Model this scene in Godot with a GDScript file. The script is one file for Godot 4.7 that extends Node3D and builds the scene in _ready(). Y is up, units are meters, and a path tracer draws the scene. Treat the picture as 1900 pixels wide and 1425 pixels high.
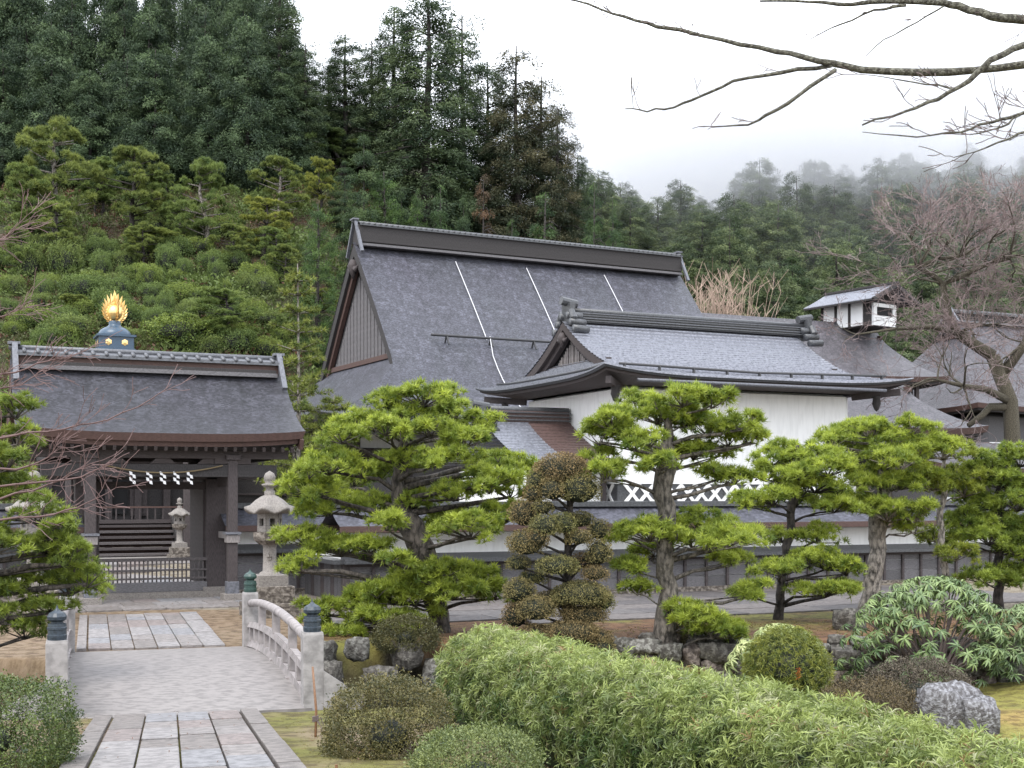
extends Node3D
# A temple garden on an overcast day. World: x right, y up, -z away from the camera. Metres.

var rng := RandomNumberGenerator.new()
var taken := {}
var M := {}
var tpl := {}

# ------------------------------------------------------------------ mesh builder
class MB:
	var v := PackedVector3Array()
	var n := PackedVector3Array()
	var c := PackedColorArray()
	var uv := PackedVector2Array()
	var col := Color.WHITE
	var has_uv := false
	func tri(p: Vector3, q: Vector3, r: Vector3) -> void:
		var f := (r - p).cross(q - p).normalized()
		v.append(p); v.append(q); v.append(r)
		n.append(f); n.append(f); n.append(f)
		c.append(col); c.append(col); c.append(col)
	func quad(p: Vector3, q: Vector3, r: Vector3, s: Vector3) -> void:
		tri(p, q, r)
		tri(p, r, s)
	func quv(p: Vector3, q: Vector3, r: Vector3, s: Vector3, a: Vector2, b: Vector2, d: Vector2, e: Vector2) -> void:
		quad(p, q, r, s)
		has_uv = true
		uv.append(a); uv.append(b); uv.append(d); uv.append(a); uv.append(d); uv.append(e)
	func box(ctr: Vector3, size: Vector3, b := Basis.IDENTITY) -> void:
		var x := b.x * size.x * 0.5
		var y := b.y * size.y * 0.5
		var z := b.z * size.z * 0.5
		var p := []
		for i in 8:
			p.append(ctr + x * (1 if i & 1 else -1) + y * (1 if i & 2 else -1) + z * (1 if i & 4 else -1))
		hexa(p)
	func hexa(p: Array) -> void:   # corner i: bit0 = +x, bit1 = +y, bit2 = +z
		quad(p[6], p[7], p[5], p[4])
		quad(p[3], p[2], p[0], p[1])
		quad(p[7], p[3], p[1], p[5])
		quad(p[2], p[6], p[4], p[0])
		quad(p[2], p[3], p[7], p[6])
		quad(p[4], p[5], p[1], p[0])
	func bar(a: Vector3, b: Vector3, w: float, h: float) -> void:   # a squared timber from a to b
		var z := (b - a).normalized()
		var x := Vector3.UP.cross(z)
		if x.length() < 0.01:
			x = Vector3.RIGHT
		x = x.normalized()
		var y := z.cross(x)
		box((a + b) * 0.5, Vector3(w, h, (b - a).length()), Basis(x, y, z))
	func tube(pts: Array, radii: Array, sides := 6, squash := 1.0) -> void:
		var rings := []
		var ref := Vector3(0.31, 0.2, 0.93).normalized()
		for i in pts.size():
			var t: Vector3 = (pts[mini(i + 1, pts.size() - 1)] - pts[maxi(i - 1, 0)])
			t = t.normalized()
			var x := ref.cross(t)
			if x.length() < 0.05:
				x = Vector3.RIGHT.cross(t)
			x = x.normalized()
			var y := t.cross(x)
			var ring := []
			for k in sides:
				var a := TAU * k / sides
				ring.append(pts[i] + (x * cos(a) + y * sin(a) * squash) * radii[i])
			rings.append(ring)
		for i in rings.size() - 1:
			for k in sides:
				var k2 := (k + 1) % sides
				quad(rings[i][k], rings[i + 1][k], rings[i + 1][k2], rings[i][k2])
		var e: Array = rings[-1]
		var s: Array = rings[0]
		for k in range(1, sides - 1):
			tri(e[0], e[k + 1], e[k])
			tri(s[0], s[k], s[k + 1])
	func lathe(prof: Array, sides: int, at := Vector3.ZERO, turn := 0.0) -> void:
		for i in prof.size() - 1:
			for k in sides:
				var a := TAU * k / sides + turn
				var b := TAU * (k + 1) / sides + turn
				var p0: Vector2 = prof[i]
				var p1: Vector2 = prof[i + 1]
				var A := at + Vector3(cos(a) * p0.x, p0.y, sin(a) * p0.x)
				var B := at + Vector3(cos(b) * p0.x, p0.y, sin(b) * p0.x)
				var C := at + Vector3(cos(b) * p1.x, p1.y, sin(b) * p1.x)
				var D := at + Vector3(cos(a) * p1.x, p1.y, sin(a) * p1.x)
				if p0.x < 0.0005:
					tri(A, D, C)
				elif p1.x < 0.0005:
					tri(A, D, B)
				else:
					quad(A, D, C, B)
	func stamp(t: Array, xf: Transform3D, k: Color) -> void:   # t = [positions, normals, tones]
		v.append_array(xf * (t[0] as PackedVector3Array))
		n.append_array(Transform3D(xf.basis.orthonormalized(), Vector3.ZERO) * (t[1] as PackedVector3Array))
		var cc := PackedColorArray()
		cc.resize(t[0].size())
		cc.fill(k)
		c.append_array(cc)
	func done(smooth := false) -> ArrayMesh:
		var a := []
		a.resize(Mesh.ARRAY_MAX)
		a[Mesh.ARRAY_VERTEX] = v
		a[Mesh.ARRAY_NORMAL] = n
		a[Mesh.ARRAY_COLOR] = c
		if has_uv:
			a[Mesh.ARRAY_TEX_UV] = uv
		var m := ArrayMesh.new()
		if smooth:
			var st := SurfaceTool.new()
			st.create_from_arrays(a)
			st.generate_normals()
			return st.commit()
		m.add_surface_from_arrays(Mesh.PRIMITIVE_TRIANGLES, a)
		return m

# ------------------------------------------------------------------ nodes
func numbered(called: String) -> String:
	var k: int = taken.get(called, 0)
	taken[called] = k + 1
	return called if k == 0 else "%s_%03d" % [called, k]

func tag(o: Node, label := "", category := "", group := "", kind := "") -> Node:
	for p in [["label", label], ["category", category], ["group", group], ["kind", kind]]:
		if p[1] != "":
			o.set_meta(p[0], p[1])
	return o

func thing(called: String, label: String, category: String, at := Vector3.ZERO, turn := 0.0, group := "") -> Node3D:
	var o := Node3D.new()
	o.name = numbered(called)
	add_child(o)
	o.position = at
	o.rotation_degrees.y = turn
	tag(o, label, category, group)
	return o

func setting(called: String, at := Vector3.ZERO, turn := 0.0) -> Node3D:
	var o := Node3D.new()
	o.name = numbered(called)
	add_child(o)
	o.position = at
	o.rotation_degrees.y = turn
	o.set_meta("kind", "structure")
	return o

func part(called: String, mesh: Mesh, m: Material, under: Node, at := Transform3D.IDENTITY) -> MeshInstance3D:
	var o := MeshInstance3D.new()
	o.name = called if under != self else numbered(called)
	o.mesh = mesh
	o.material_override = m
	o.transform = at
	under.add_child(o, true)
	return o

func pb(called: String, mb: MB, m: Material, under: Node, smooth := false) -> MeshInstance3D:
	return part(called, mb.done(smooth), m, under)

func boxp(called: String, ctr: Vector3, size: Vector3, m: Material, under: Node, b := Basis.IDENTITY) -> MeshInstance3D:
	return part(called, tpl.box, m, under, Transform3D(b * Basis.from_scale(size), ctr))

func sub(child: Node3D, under: Node3D) -> Node3D:   # hangs a piece on the part it belongs to, where it stands
	var at := child.transform
	var base := String(child.name).rstrip("0123456789")
	child.get_parent().remove_child(child)
	child.name = base
	under.add_child(child, true)
	child.transform = under.transform.affine_inverse() * at
	return child

func copy(o: Node3D, at: Vector3, turn: float, size := 1.0, label := "", group := "") -> Node3D:
	var r: Node3D = o.duplicate()
	var base: String = String(o.name)
	if base.length() > 4 and base[-4] == "_" and base.right(3).is_valid_int():
		base = base.left(-4)
	r.name = numbered(base)
	add_child(r)
	r.position = at
	r.rotation_degrees = Vector3(0, turn, 0)
	r.scale = Vector3.ONE * size
	if label != "":
		r.set_meta("label", label)
	if group != "":
		r.set_meta("group", group)
	return r

func W(cx: float, h: float, d: float) -> Vector3:
	return Vector3(cx, h, -d)

func rf(a: float, b: float) -> float:
	return rng.randf_range(a, b)

# ------------------------------------------------------------------ materials
func lin(r: float, g: float, b: float) -> Color:
	return Color(r, g, b).linear_to_srgb()

func noise(freq: float, oct: int, kind := FastNoiseLite.TYPE_SIMPLEX_SMOOTH, sd := 1) -> FastNoiseLite:
	var f := FastNoiseLite.new()
	f.noise_type = kind
	f.frequency = freq
	f.fractal_octaves = oct
	f.seed = sd
	f.fractal_gain = 0.55
	return f

func tex(f: FastNoiseLite, stops: Array, size := 512) -> NoiseTexture2D:   # stops: [offset, grey or Color]
	var t := NoiseTexture2D.new()
	t.width = size
	t.height = size
	t.seamless = true
	t.noise = f
	var g := Gradient.new()
	g.offsets = PackedFloat32Array(stops.map(func(s): return s[0]))
	g.colors = PackedColorArray(stops.map(func(s): return s[1] if s[1] is Color else Color(s[1], s[1], s[1])))
	t.color_ramp = g
	return t

func mat(called: String, c: Color, rough := 0.8, t: Texture2D = null, scale := Vector3.ONE, world := true, bump: Texture2D = null, bump_cm := 0.5) -> StandardMaterial3D:
	var m := StandardMaterial3D.new()
	m.resource_name = called
	m.albedo_color = lin(c.r, c.g, c.b)
	m.roughness = rough
	m.cull_mode = BaseMaterial3D.CULL_DISABLED
	if t:
		m.albedo_texture = t
	if bump:
		m.heightmap_enabled = true
		m.heightmap_texture = bump
		m.heightmap_scale = bump_cm
	if t or bump:
		m.uv1_triplanar = true
		m.uv1_world_triplanar = world
		m.uv1_scale = scale
	M[called] = m
	return m

func leafmat(called: String, rough := 0.55, back := 0.25) -> StandardMaterial3D:
	var m := mat(called, Color.WHITE, rough)
	m.vertex_color_use_as_albedo = true
	m.backlight_enabled = true
	m.backlight = Color(back, back, back).linear_to_srgb()
	return m

func materials() -> void:
	var fine := tex(noise(0.03, 5, FastNoiseLite.TYPE_SIMPLEX_SMOOTH, 3), [[0.0, 0.62], [0.45, 0.85], [0.6, 0.95], [1.0, 1.0]])
	var blot := tex(noise(0.008, 5, FastNoiseLite.TYPE_SIMPLEX_SMOOTH, 9), [[0.0, 0.6], [0.4, 0.8], [0.6, 0.97], [1.0, 1.0]])
	var faint := tex(noise(0.008, 5, FastNoiseLite.TYPE_SIMPLEX_SMOOTH, 19), [[0.0, 0.88], [0.5, 0.96], [1.0, 1.0]])
	var grime := tex(noise(0.012, 6, FastNoiseLite.TYPE_SIMPLEX, 29), [[0.0, 0.72], [0.4, 0.85], [0.6, 0.95], [1.0, 1.0]])
	var damp := tex(noise(0.009, 7, FastNoiseLite.TYPE_SIMPLEX, 41), [[0.0, 0.68], [0.35, 0.84], [0.5, 0.94], [0.62, 1.0], [1.0, 1.0]], 1024)
	var worn := tex(noise(0.010, 7, FastNoiseLite.TYPE_SIMPLEX, 47), [[0.0, 0.74], [0.4, 0.88], [0.55, 0.96], [1.0, 1.0]], 1024)
	var streak := tex(noise(0.03, 4, FastNoiseLite.TYPE_SIMPLEX_SMOOTH, 43), [[0.0, 0.93], [0.35, 0.965], [0.55, 0.99], [1.0, 1.0]])
	var speck := tex(noise(0.12, 3, FastNoiseLite.TYPE_VALUE, 5), [[0.0, 0.55], [0.4, 0.85], [0.55, 0.95], [1.0, 1.0]])
	var grain := tex(noise(0.05, 4, FastNoiseLite.TYPE_SIMPLEX_SMOOTH, 21), [[0.0, 0.5], [0.4, 0.78], [0.6, 0.95], [1.0, 1.0]])
	var relief := tex(noise(0.04, 5, FastNoiseLite.TYPE_SIMPLEX, 31), [[0.0, 0.0], [1.0, 1.0]])
	var bark := tex(noise(0.016, 4, FastNoiseLite.TYPE_CELLULAR, 8), [[0.0, 1.0], [0.35, 0.9], [0.6, 0.55], [0.8, 0.28], [1.0, 0.2]])
	var lichen := tex(noise(0.02, 5, FastNoiseLite.TYPE_SIMPLEX, 12), [[0.0, Color(0.42, 0.4, 0.38)], [0.47, Color(0.62, 0.6, 0.58)], [0.56, Color(0.8, 0.8, 0.76)], [0.66, Color(1, 1, 0.98)], [1.0, Color(1, 1, 1)]])
	var mossy := tex(noise(0.01, 6, FastNoiseLite.TYPE_SIMPLEX, 14), [[0.0, Color(0.6, 0.55, 0.5)], [0.42, Color(0.8, 0.78, 0.7)], [0.52, Color(0.92, 0.92, 0.86)], [1.0, Color(1, 1, 1)]])
	# timber: uv grain runs along y for posts, along x for beams
	mat("wood_post", Color(0.075, 0.06, 0.06), 0.75, grain, Vector3(3.0, 0.35, 3.0), true, grain, 0.4)
	mat("wood_beam", Color(0.06, 0.046, 0.044), 0.75, grain, Vector3(0.4, 3.5, 0.4), true, grain, 0.4)
	mat("wood_dark", Color(0.045, 0.04, 0.04), 0.8, grain, Vector3(2.0, 0.5, 2.0))
	mat("wood_red", Color(0.105, 0.058, 0.048), 0.7, grain, Vector3(0.4, 4.0, 0.4))
	mat("wood_pale", Color(0.30, 0.27, 0.26), 0.8, grain, Vector3(3.5, 0.25, 3.5), true, grain, 0.5)
	mat("wood_grey", Color(0.125, 0.108, 0.108), 0.75, grain, Vector3(2.0, 0.5, 2.0))
	mat("board_grey", Color(0.17, 0.162, 0.17), 0.7, grain, Vector3(0.5, 2.5, 0.5), true, grain, 0.3)
	mat("board_grey_dark", Color(0.12, 0.115, 0.12), 0.7, grain, Vector3(0.5, 2.5, 0.5), true, grain, 0.3)
	mat("gable_wood", Color(0.155, 0.145, 0.15), 0.8, grain, Vector3(3.0, 0.18, 3.0), true, grain, 0.5)
	mat("plaster", Color(0.85, 0.85, 0.84), 0.85, streak, Vector3(0.5, 0.07, 0.5))
	mat("plaster_far", Color(0.84, 0.84, 0.84), 0.85, faint, Vector3(0.25, 0.25, 0.25))
	mat("tile", Color(0.085, 0.088, 0.095), 0.38, fine, Vector3(1, 1, 1), true, relief, 0.15)
	mat("tile_pale", Color(0.13, 0.135, 0.15), 0.4, fine, Vector3(1, 1, 1))
	var cpl := mat("copper_plate", Color(0.34, 0.35, 0.40), 0.38, fine, Vector3(0.7, 0.7, 0.7), true, relief, 0.2)
	cpl.metallic = 0.6
	mat("copper_brown", Color(0.125, 0.078, 0.07), 0.5, fine, Vector3(0.7, 0.7, 0.7))
	mat("metal_grey", Color(0.16, 0.165, 0.19), 0.5, fine)
	mat("iron", Color(0.04, 0.04, 0.042), 0.5)
	mat("bronze", Color(0.035, 0.05, 0.068), 0.4, fine, Vector3(2, 2, 2))
	mat("bronze_blue", Color(0.05, 0.095, 0.15), 0.35, fine, Vector3(2, 2, 2))
	mat("bronze_green", Color(0.03, 0.07, 0.06), 0.4, fine, Vector3(3, 3, 3))
	mat("rope_white", Color(0.6, 0.6, 0.62), 0.7)
	mat("rope_straw", Color(0.16, 0.12, 0.065), 0.9)
	mat("paper", Color(0.62, 0.62, 0.63), 0.8)
	mat("dark_room", Color(0.012, 0.012, 0.013), 0.9)
	mat("granite", Color(0.25, 0.226, 0.206), 0.75, speck, Vector3(1.2, 1.2, 1.2), true, relief, 0.3)
	mat("granite_dark", Color(0.24, 0.21, 0.19), 0.8, lichen, Vector3(0.8, 0.8, 0.8), true, relief, 0.6)
	mat("concrete", Color(0.33, 0.312, 0.305), 0.75, grime, Vector3(0.9, 0.9, 0.9), true, relief, 0.15)
	mat("rail_stone", Color(0.32, 0.29, 0.285), 0.75, grime, Vector3(0.7, 0.7, 0.7), true, relief, 0.2)
	mat("deck", Color(0.235, 0.215, 0.205), 0.55, worn, Vector3(0.45, 0.45, 0.8), true, relief, 0.3)
	var tones := [[0.245, 0.222, 0.212], [0.235, 0.198, 0.186], [0.24, 0.236, 0.245], [0.20, 0.178, 0.166], [0.28, 0.262, 0.258]]
	for i in tones.size():
		mat("slab%d" % i, Color(tones[i][0], tones[i][1], tones[i][2]), 0.58, grime, Vector3(1.1, 1.1, 1.1), true, relief, 0.6)
	mat("alley0", Color(0.13, 0.118, 0.115), 0.75, grime, Vector3(0.8, 0.8, 0.8), true, relief, 0.6)
	mat("alley1", Color(0.10, 0.09, 0.09), 0.75, grime, Vector3(0.8, 0.8, 0.8), true, relief, 0.6)
	mat("alley2", Color(0.15, 0.132, 0.125), 0.75, grime, Vector3(0.8, 0.8, 0.8), true, relief, 0.6)
	var rt := [[0.17, 0.165, 0.155], [0.24, 0.235, 0.225], [0.13, 0.12, 0.11], [0.19, 0.155, 0.14]]
	for i in rt.size():
		mat("rock%d" % i, Color(rt[i][0], rt[i][1], rt[i][2]), 0.75, lichen, Vector3(0.9, 0.9, 0.9), true, relief, 1.5)
	mat("boulder", Color(0.25, 0.25, 0.28), 0.75, lichen, Vector3(1.3, 1.3, 1.3), true, relief, 1.5)
	mat("bark_mid", Color(0.20, 0.175, 0.15), 0.9, bark, Vector3(2.0, 0.8, 2.0), true, bark, 3.0)
	mat("bark", Color(0.13, 0.11, 0.095), 0.9, bark, Vector3(2.0, 0.8, 2.0), true, bark, 3.0)
	mat("bark_pale", Color(0.36, 0.32, 0.28), 0.9, bark, Vector3(2.2, 0.9, 2.2), true, bark, 3.0)
	mat("bark_dark", Color(0.06, 0.05, 0.045), 0.9, bark, Vector3(2.2, 1.1, 2.2))
	mat("bark_lichen", Color(0.17, 0.165, 0.135), 0.9, lichen, Vector3(3, 3, 3), true, relief, 1.0)
	mat("twig", Color(0.13, 0.10, 0.095), 0.8)
	mat("twig_red", Color(0.20, 0.135, 0.125), 0.8)
	mat("bark_moss", Color(0.13, 0.115, 0.085), 0.9, lichen, Vector3(3, 3, 3), true, relief, 1.0)
	mat("twig_grey", Color(0.18, 0.135, 0.13), 0.8)
	mat("twig_bud", Color(0.12, 0.07, 0.065), 0.7)
	mat("bamboo", Color(0.27, 0.14, 0.07), 0.5, grain, Vector3(6, 1, 6))
	var gold := mat("gold", Color(0.85, 0.60, 0.26), 0.36)
	gold.metallic = 0.9
	leafmat("pine_leaf", 0.5, 0.75)
	leafmat("leaf", 0.5, 0.5)
	leafmat("leaf_gloss", 0.42, 0.3)
	leafmat("far_leaf", 0.7, 0.5)
	leafmat("dry_leaf", 0.8, 0.2)
	var gm := mat("ground", Color.WHITE, 0.95, mossy, Vector3(0.6, 0.6, 0.6), true, relief, 2.0)
	gm.vertex_color_use_as_albedo = true
	var wt := mat("water", Color(0.02, 0.025, 0.02), 0.08)
	wt.metallic_specular = 0.5
	# bark shingle: fine courses of slivers far too small to tell apart
	var im := Image.create(512, 512, false, Image.FORMAT_RGB8)
	var hm := Image.create(512, 512, false, Image.FORMAT_RGB8)
	var rr := RandomNumberGenerator.new()
	rr.seed = 77
	var nz := noise(0.012, 4, FastNoiseLite.TYPE_SIMPLEX_SMOOTH, 5)
	for row in 64:
		var x := 0
		var off := rr.randi_range(0, 512)
		while x < 512:
			var wd := rr.randi_range(5, 16)
			var g := rr.randf_range(0.62, 1.0)
			for xx in range(x, mini(x + wd, 512)):
				var px := (xx + off) % 512
				for yy in 8:
					var py := row * 8 + yy
					var wgt := absf(px - 256.0) / 256.0
					var k := g * (0.86 + 0.22 * nz.get_noise_2d(px * (1.0 - wgt) , py) ) * (0.62 if yy == 7 else 1.0)
					im.set_pixel(px, py, Color(k, k, k * 1.0))
					var hh := (0.25 + 0.75 * yy / 7.0) * (0.7 + 0.3 * g)
					hm.set_pixel(px, py, Color(hh, hh, hh))
			x += wd
	var sh := StandardMaterial3D.new()
	sh.albedo_texture = ImageTexture.create_from_image(im)
	sh.albedo_color = lin(0.135, 0.136, 0.172)
	sh.roughness = 0.5
	sh.vertex_color_use_as_albedo = true
	sh.cull_mode = BaseMaterial3D.CULL_DISABLED
	sh.heightmap_enabled = true
	sh.heightmap_texture = ImageTexture.create_from_image(hm)
	sh.heightmap_scale = 1.2
	sh.uv1_scale = Vector3(0.42, 0.42, 1)
	M["shingle"] = sh
	var sm := sh.duplicate()
	sm.albedo_color = lin(0.17, 0.155, 0.175)
	M["shingle_old"] = sm
	var sg := sh.duplicate()
	sg.albedo_color = lin(0.082, 0.081, 0.102)
	M["shingle_gate"] = sg

# ------------------------------------------------------------------ small shared meshes
func templates() -> void:
	rng.seed = 4242
	var b := MB.new()   # a box of unit size with its edges taken off
	var e := 0.5
	var q := 0.47
	for s in [-1.0, 1.0]:
		for ax in 3:
			var f := func(u: float, w: float, h: float) -> Vector3:
				return Vector3(h, u, w) if ax == 0 else (Vector3(w, h, u) if ax == 1 else Vector3(u, w, h))
			var P: Array = [f.call(-q, -q, e * s), f.call(q, -q, e * s), f.call(q, q, e * s), f.call(-q, q, e * s)]
			if s > 0:
				b.quad(P[3], P[2], P[1], P[0])
			else:
				b.quad(P[0], P[1], P[2], P[3])
			for t in [-1.0, 1.0]:   # bevels
				var A: Vector3 = f.call(-q, q * t, e * s)
				var B: Vector3 = f.call(q, q * t, e * s)
				var C: Vector3 = f.call(q, e * t, q * s)
				var D: Vector3 = f.call(-q, e * t, q * s)
				if s * t > 0:
					b.quad(D, C, B, A)
				else:
					b.quad(A, B, C, D)
	for i in 8:
		var s := Vector3(1 if i & 1 else -1, 1 if i & 2 else -1, 1 if i & 4 else -1)
		var A := Vector3(e, q, q) * s
		var B := Vector3(q, e, q) * s
		var C := Vector3(q, q, e) * s
		if s.x * s.y * s.z > 0:
			b.tri(A, C, B)
		else:
			b.tri(A, B, C)
	tpl.box = b.done()
	tpl.rock = []
	for i in 7:
		tpl.rock.append(rock_mesh(i))
	# foliage sprigs: [positions, normals]
	tpl.pine = []
	for k in 5:
		var t := MB.new()
		for i in 12:
			var a := rf(0, TAU)
			var up := rf(0.0, 1.0)
			var dir := Vector3(cos(a) * sqrt(1 - up * up), up, sin(a) * sqrt(1 - up * up))
			var side := dir.cross(Vector3(rf(-1, 1), rf(-1, 1), rf(-1, 1))).normalized()
			var L := rf(0.75, 1.1)
			t.tri(side * 0.075, dir * L, -side * 0.075)
		tpl.pine.append([t.v, t.n])
	tpl.leafy = []
	for k in 5:
		var t := MB.new()
		for i in 9:
			var o := Vector3(rf(-1, 1), rf(-0.7, 0.9), rf(-1, 1)) * 0.75
			var dir := (o.normalized() + Vector3(rf(-0.5, 0.5), rf(-0.2, 0.7), rf(-0.5, 0.5))).normalized()
			var side := dir.cross(Vector3(rf(-1, 1), rf(-1, 1), rf(-1, 1))).normalized()
			var L := rf(0.4, 0.62)
			t.quad(o, o + dir * L * 0.55 + side * L * 0.28, o + dir * L, o + dir * L * 0.5 - side * L * 0.28)
		tpl.leafy.append([t.v, t.n])
	tpl.blade = []
	for k in 5:
		var t := MB.new()
		for i in 7:
			var a := rf(0, TAU)
			var up := rf(0.1, 0.95)
			var dir := Vector3(cos(a) * sqrt(1 - up * up), up, sin(a) * sqrt(1 - up * up))
			var side := dir.cross(Vector3(rf(-1, 1), rf(-1, 1), rf(-1, 1))).normalized() * 0.046
			var L := rf(0.7, 1.15)
			var mid := dir * L * 0.55 + Vector3(0, 0.05, 0)
			var tip := dir * L + Vector3(0, -0.16 * L, 0)
			t.quad(-side * 0.4, mid - side, mid + side, side * 0.4)
			t.tri(mid - side, tip, mid + side)
		tpl.blade.append([t.v, t.n])
	tpl.spray = []
	for k in 5:
		var t := MB.new()
		for i in 22:
			var o := Vector3(rf(-1, 1), rf(-0.6, 0.6), rf(-1, 1))
			o = o.normalized() * pow(rf(0.05, 1.0), 0.6)
			o.y *= 0.7
			var dir := (o.normalized() + Vector3(rf(-0.7, 0.7), rf(-0.6, 0.4), rf(-0.7, 0.7))).normalized()
			var side := dir.cross(Vector3(rf(-1, 1), rf(-1, 1), rf(-1, 1))).normalized()
			var L := rf(0.3, 0.6)
			t.tri(o + side * L * 0.2, o + dir * L, o - side * L * 0.2)
		tpl.spray.append([t.v, t.n])
	tpl.leaf = []   # one long leathery leaf, folded along its middle and drooping
	for k in 3:
		var t := MB.new()
		var w := 0.088
		var pts := [Vector3(0, 0, 0), Vector3(0, 0.05, 0.35), Vector3(0, 0.0, 0.7), Vector3(0, -0.14 - 0.05 * k, 1.0)]
		var wd := [0.03, w, w * 0.85, 0.0]
		for i in 3:
			for s in [-1.0, 1.0]:
				var A: Vector3 = pts[i]
				var B: Vector3 = pts[i + 1]
				var C: Vector3 = B + Vector3(s * wd[i + 1], wd[i + 1] * 0.35, 0)
				var D: Vector3 = A + Vector3(s * wd[i], wd[i] * 0.35, 0)
				if s > 0:
					t.quad(A, B, C, D)
				else:
					t.quad(D, C, B, A)
		tpl.leaf.append([t.v, t.n])

func rock_mesh(sd: int) -> ArrayMesh:
	var f := noise(0.55, 3, FastNoiseLite.TYPE_SIMPLEX, 100 + sd)
	var b := MB.new()
	var N := 5
	for ax in 3:
		for s in [-1.0, 1.0]:
			for i in N:
				for j in N:
					var P := []
					for o in [[0, 0], [1, 0], [1, 1], [0, 1]]:
						var u: float = -1.0 + 2.0 * (i + o[0]) / N
						var w: float = -1.0 + 2.0 * (j + o[1]) / N
						var p := Vector3(s, u, w) if ax == 0 else (Vector3(w, s, u) if ax == 1 else Vector3(u, w, s))
						var r := p.normalized()
						p = p.lerp(r * 1.15, 0.5)
						var k := 1.0 + 0.32 * f.get_noise_3dv(r * 1.6) + 0.10 * f.get_noise_3dv(r * 5.0)
						P.append(p * 0.5 * k)
					if s > 0:
						b.quad(P[3], P[2], P[1], P[0])
					else:
						b.quad(P[0], P[1], P[2], P[3])
	return b.done(true)

# ------------------------------------------------------------------ the lie of the land: height at (x, distance)
func lerps(x: float, pts: Array) -> float:
	if x <= pts[0][0]:
		return pts[0][1]
	for i in pts.size() - 1:
		if x < pts[i + 1][0]:
			return lerpf(pts[i][1], pts[i + 1][1], (x - pts[i][0]) / (pts[i + 1][0] - pts[i][0]))
	return pts[-1][1]

func far_bank(x: float) -> float:
	return lerps(x, [[-12, 17.2], [-6, 17.4], [-3.6, 18.7], [-2.5, 19.1], [2, 19.55], [7, 19.25], [14, 19.0]])

func hedge_x(d: float) -> float:
	return -0.45 + (12.9 - d) * 0.482

func ground(x: float, d: float) -> float:
	if d > 30.0:
		return hill(x, d)
	var up := smoothstep(-0.12, 0.12, d - far_bank(x))
	var near_edge := lerps(x, [[-10, 12.6], [-4.6, 12.7], [-2.0, 13.4], [0.5, 14.0]])
	var near_h := 0.083 * maxf(0.0, 12.9 - d) * (1.0 - smoothstep(-1.5, -0.3, x - hedge_x(d)))
	var near := 1.0 - smoothstep(-0.1, 0.25, d - near_edge)
	near *= 1.0 - smoothstep(0.45, 0.9, x - hedge_x(d))
	var low := lerpf(-1.0, -0.6, smoothstep(-0.4, 1.4, x))
	if x > 0.5:
		low += 0.05 * sin(x * 1.3) * sin(d * 0.9) + 0.10 * smoothstep(5.0, 8.0, x)
	return maxf(maxf(lerpf(low, near_h, near), lerpf(low, 0.0, up)), low)

func hill(x: float, d: float) -> float:
	var court := 0.45 * smoothstep(30.5, 36.0, d)
	var d0 := lerps(x, [[-12, 46], [-3, 63], [8, 68], [24, 78], [80, 84]])
	var sl := lerps(x, [[0, 0.52], [25, 0.56]])
	var t := d - d0
	if t <= 0.0:
		return court
	var h := 1.6 * smoothstep(0.0, 4.0, t) + sl * t * smoothstep(0.0, 8.0, t)
	var top := lerps(x, [[-40, 50], [-12, 44], [-3, 34], [5, 27], [13, 25], [25, 29], [45, 33], [75, 34], [110, 33]])
	var k := top * 0.7
	if h > k:
		h = k + (top - k) * (1.0 - exp(-(h - k) / (top - k)))
	return court + h

# ------------------------------------------------------------------ roofs
# p: A, B half sizes of the eaves; Lv half length at the verge; ag half length of the gable wall; bg half width where the gable stands
func roof_h(p: Dictionary, b: float) -> float:
	if p.has("tab"):
		return lerps(absf(b), p.tab)
	var t := clampf(1.0 - absf(b) / p.B, 0.0, 1.0)
	return p.he + p.k * p.B * t + (p.hr - p.he - p.k * p.B) * pow(t, p.pw)

func roof_lift(p: Dictionary, a: float, b: float) -> float:
	return p.cu * pow(minf(1.0, absf(a) / p.A) * minf(1.0, absf(b) / p.B), p.get("cp", 4.0))

func roof_pt(p: Dictionary, a: float, b: float) -> Vector3:
	return Vector3(a, roof_h(p, b) + roof_lift(p, a, b), b)

func roof_w(p: Dictionary, b: float) -> float:
	return p.Lv if b <= p.bg else lerpf(p.Lv, p.A, (b - p.bg) / (p.B - p.bg))

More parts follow.
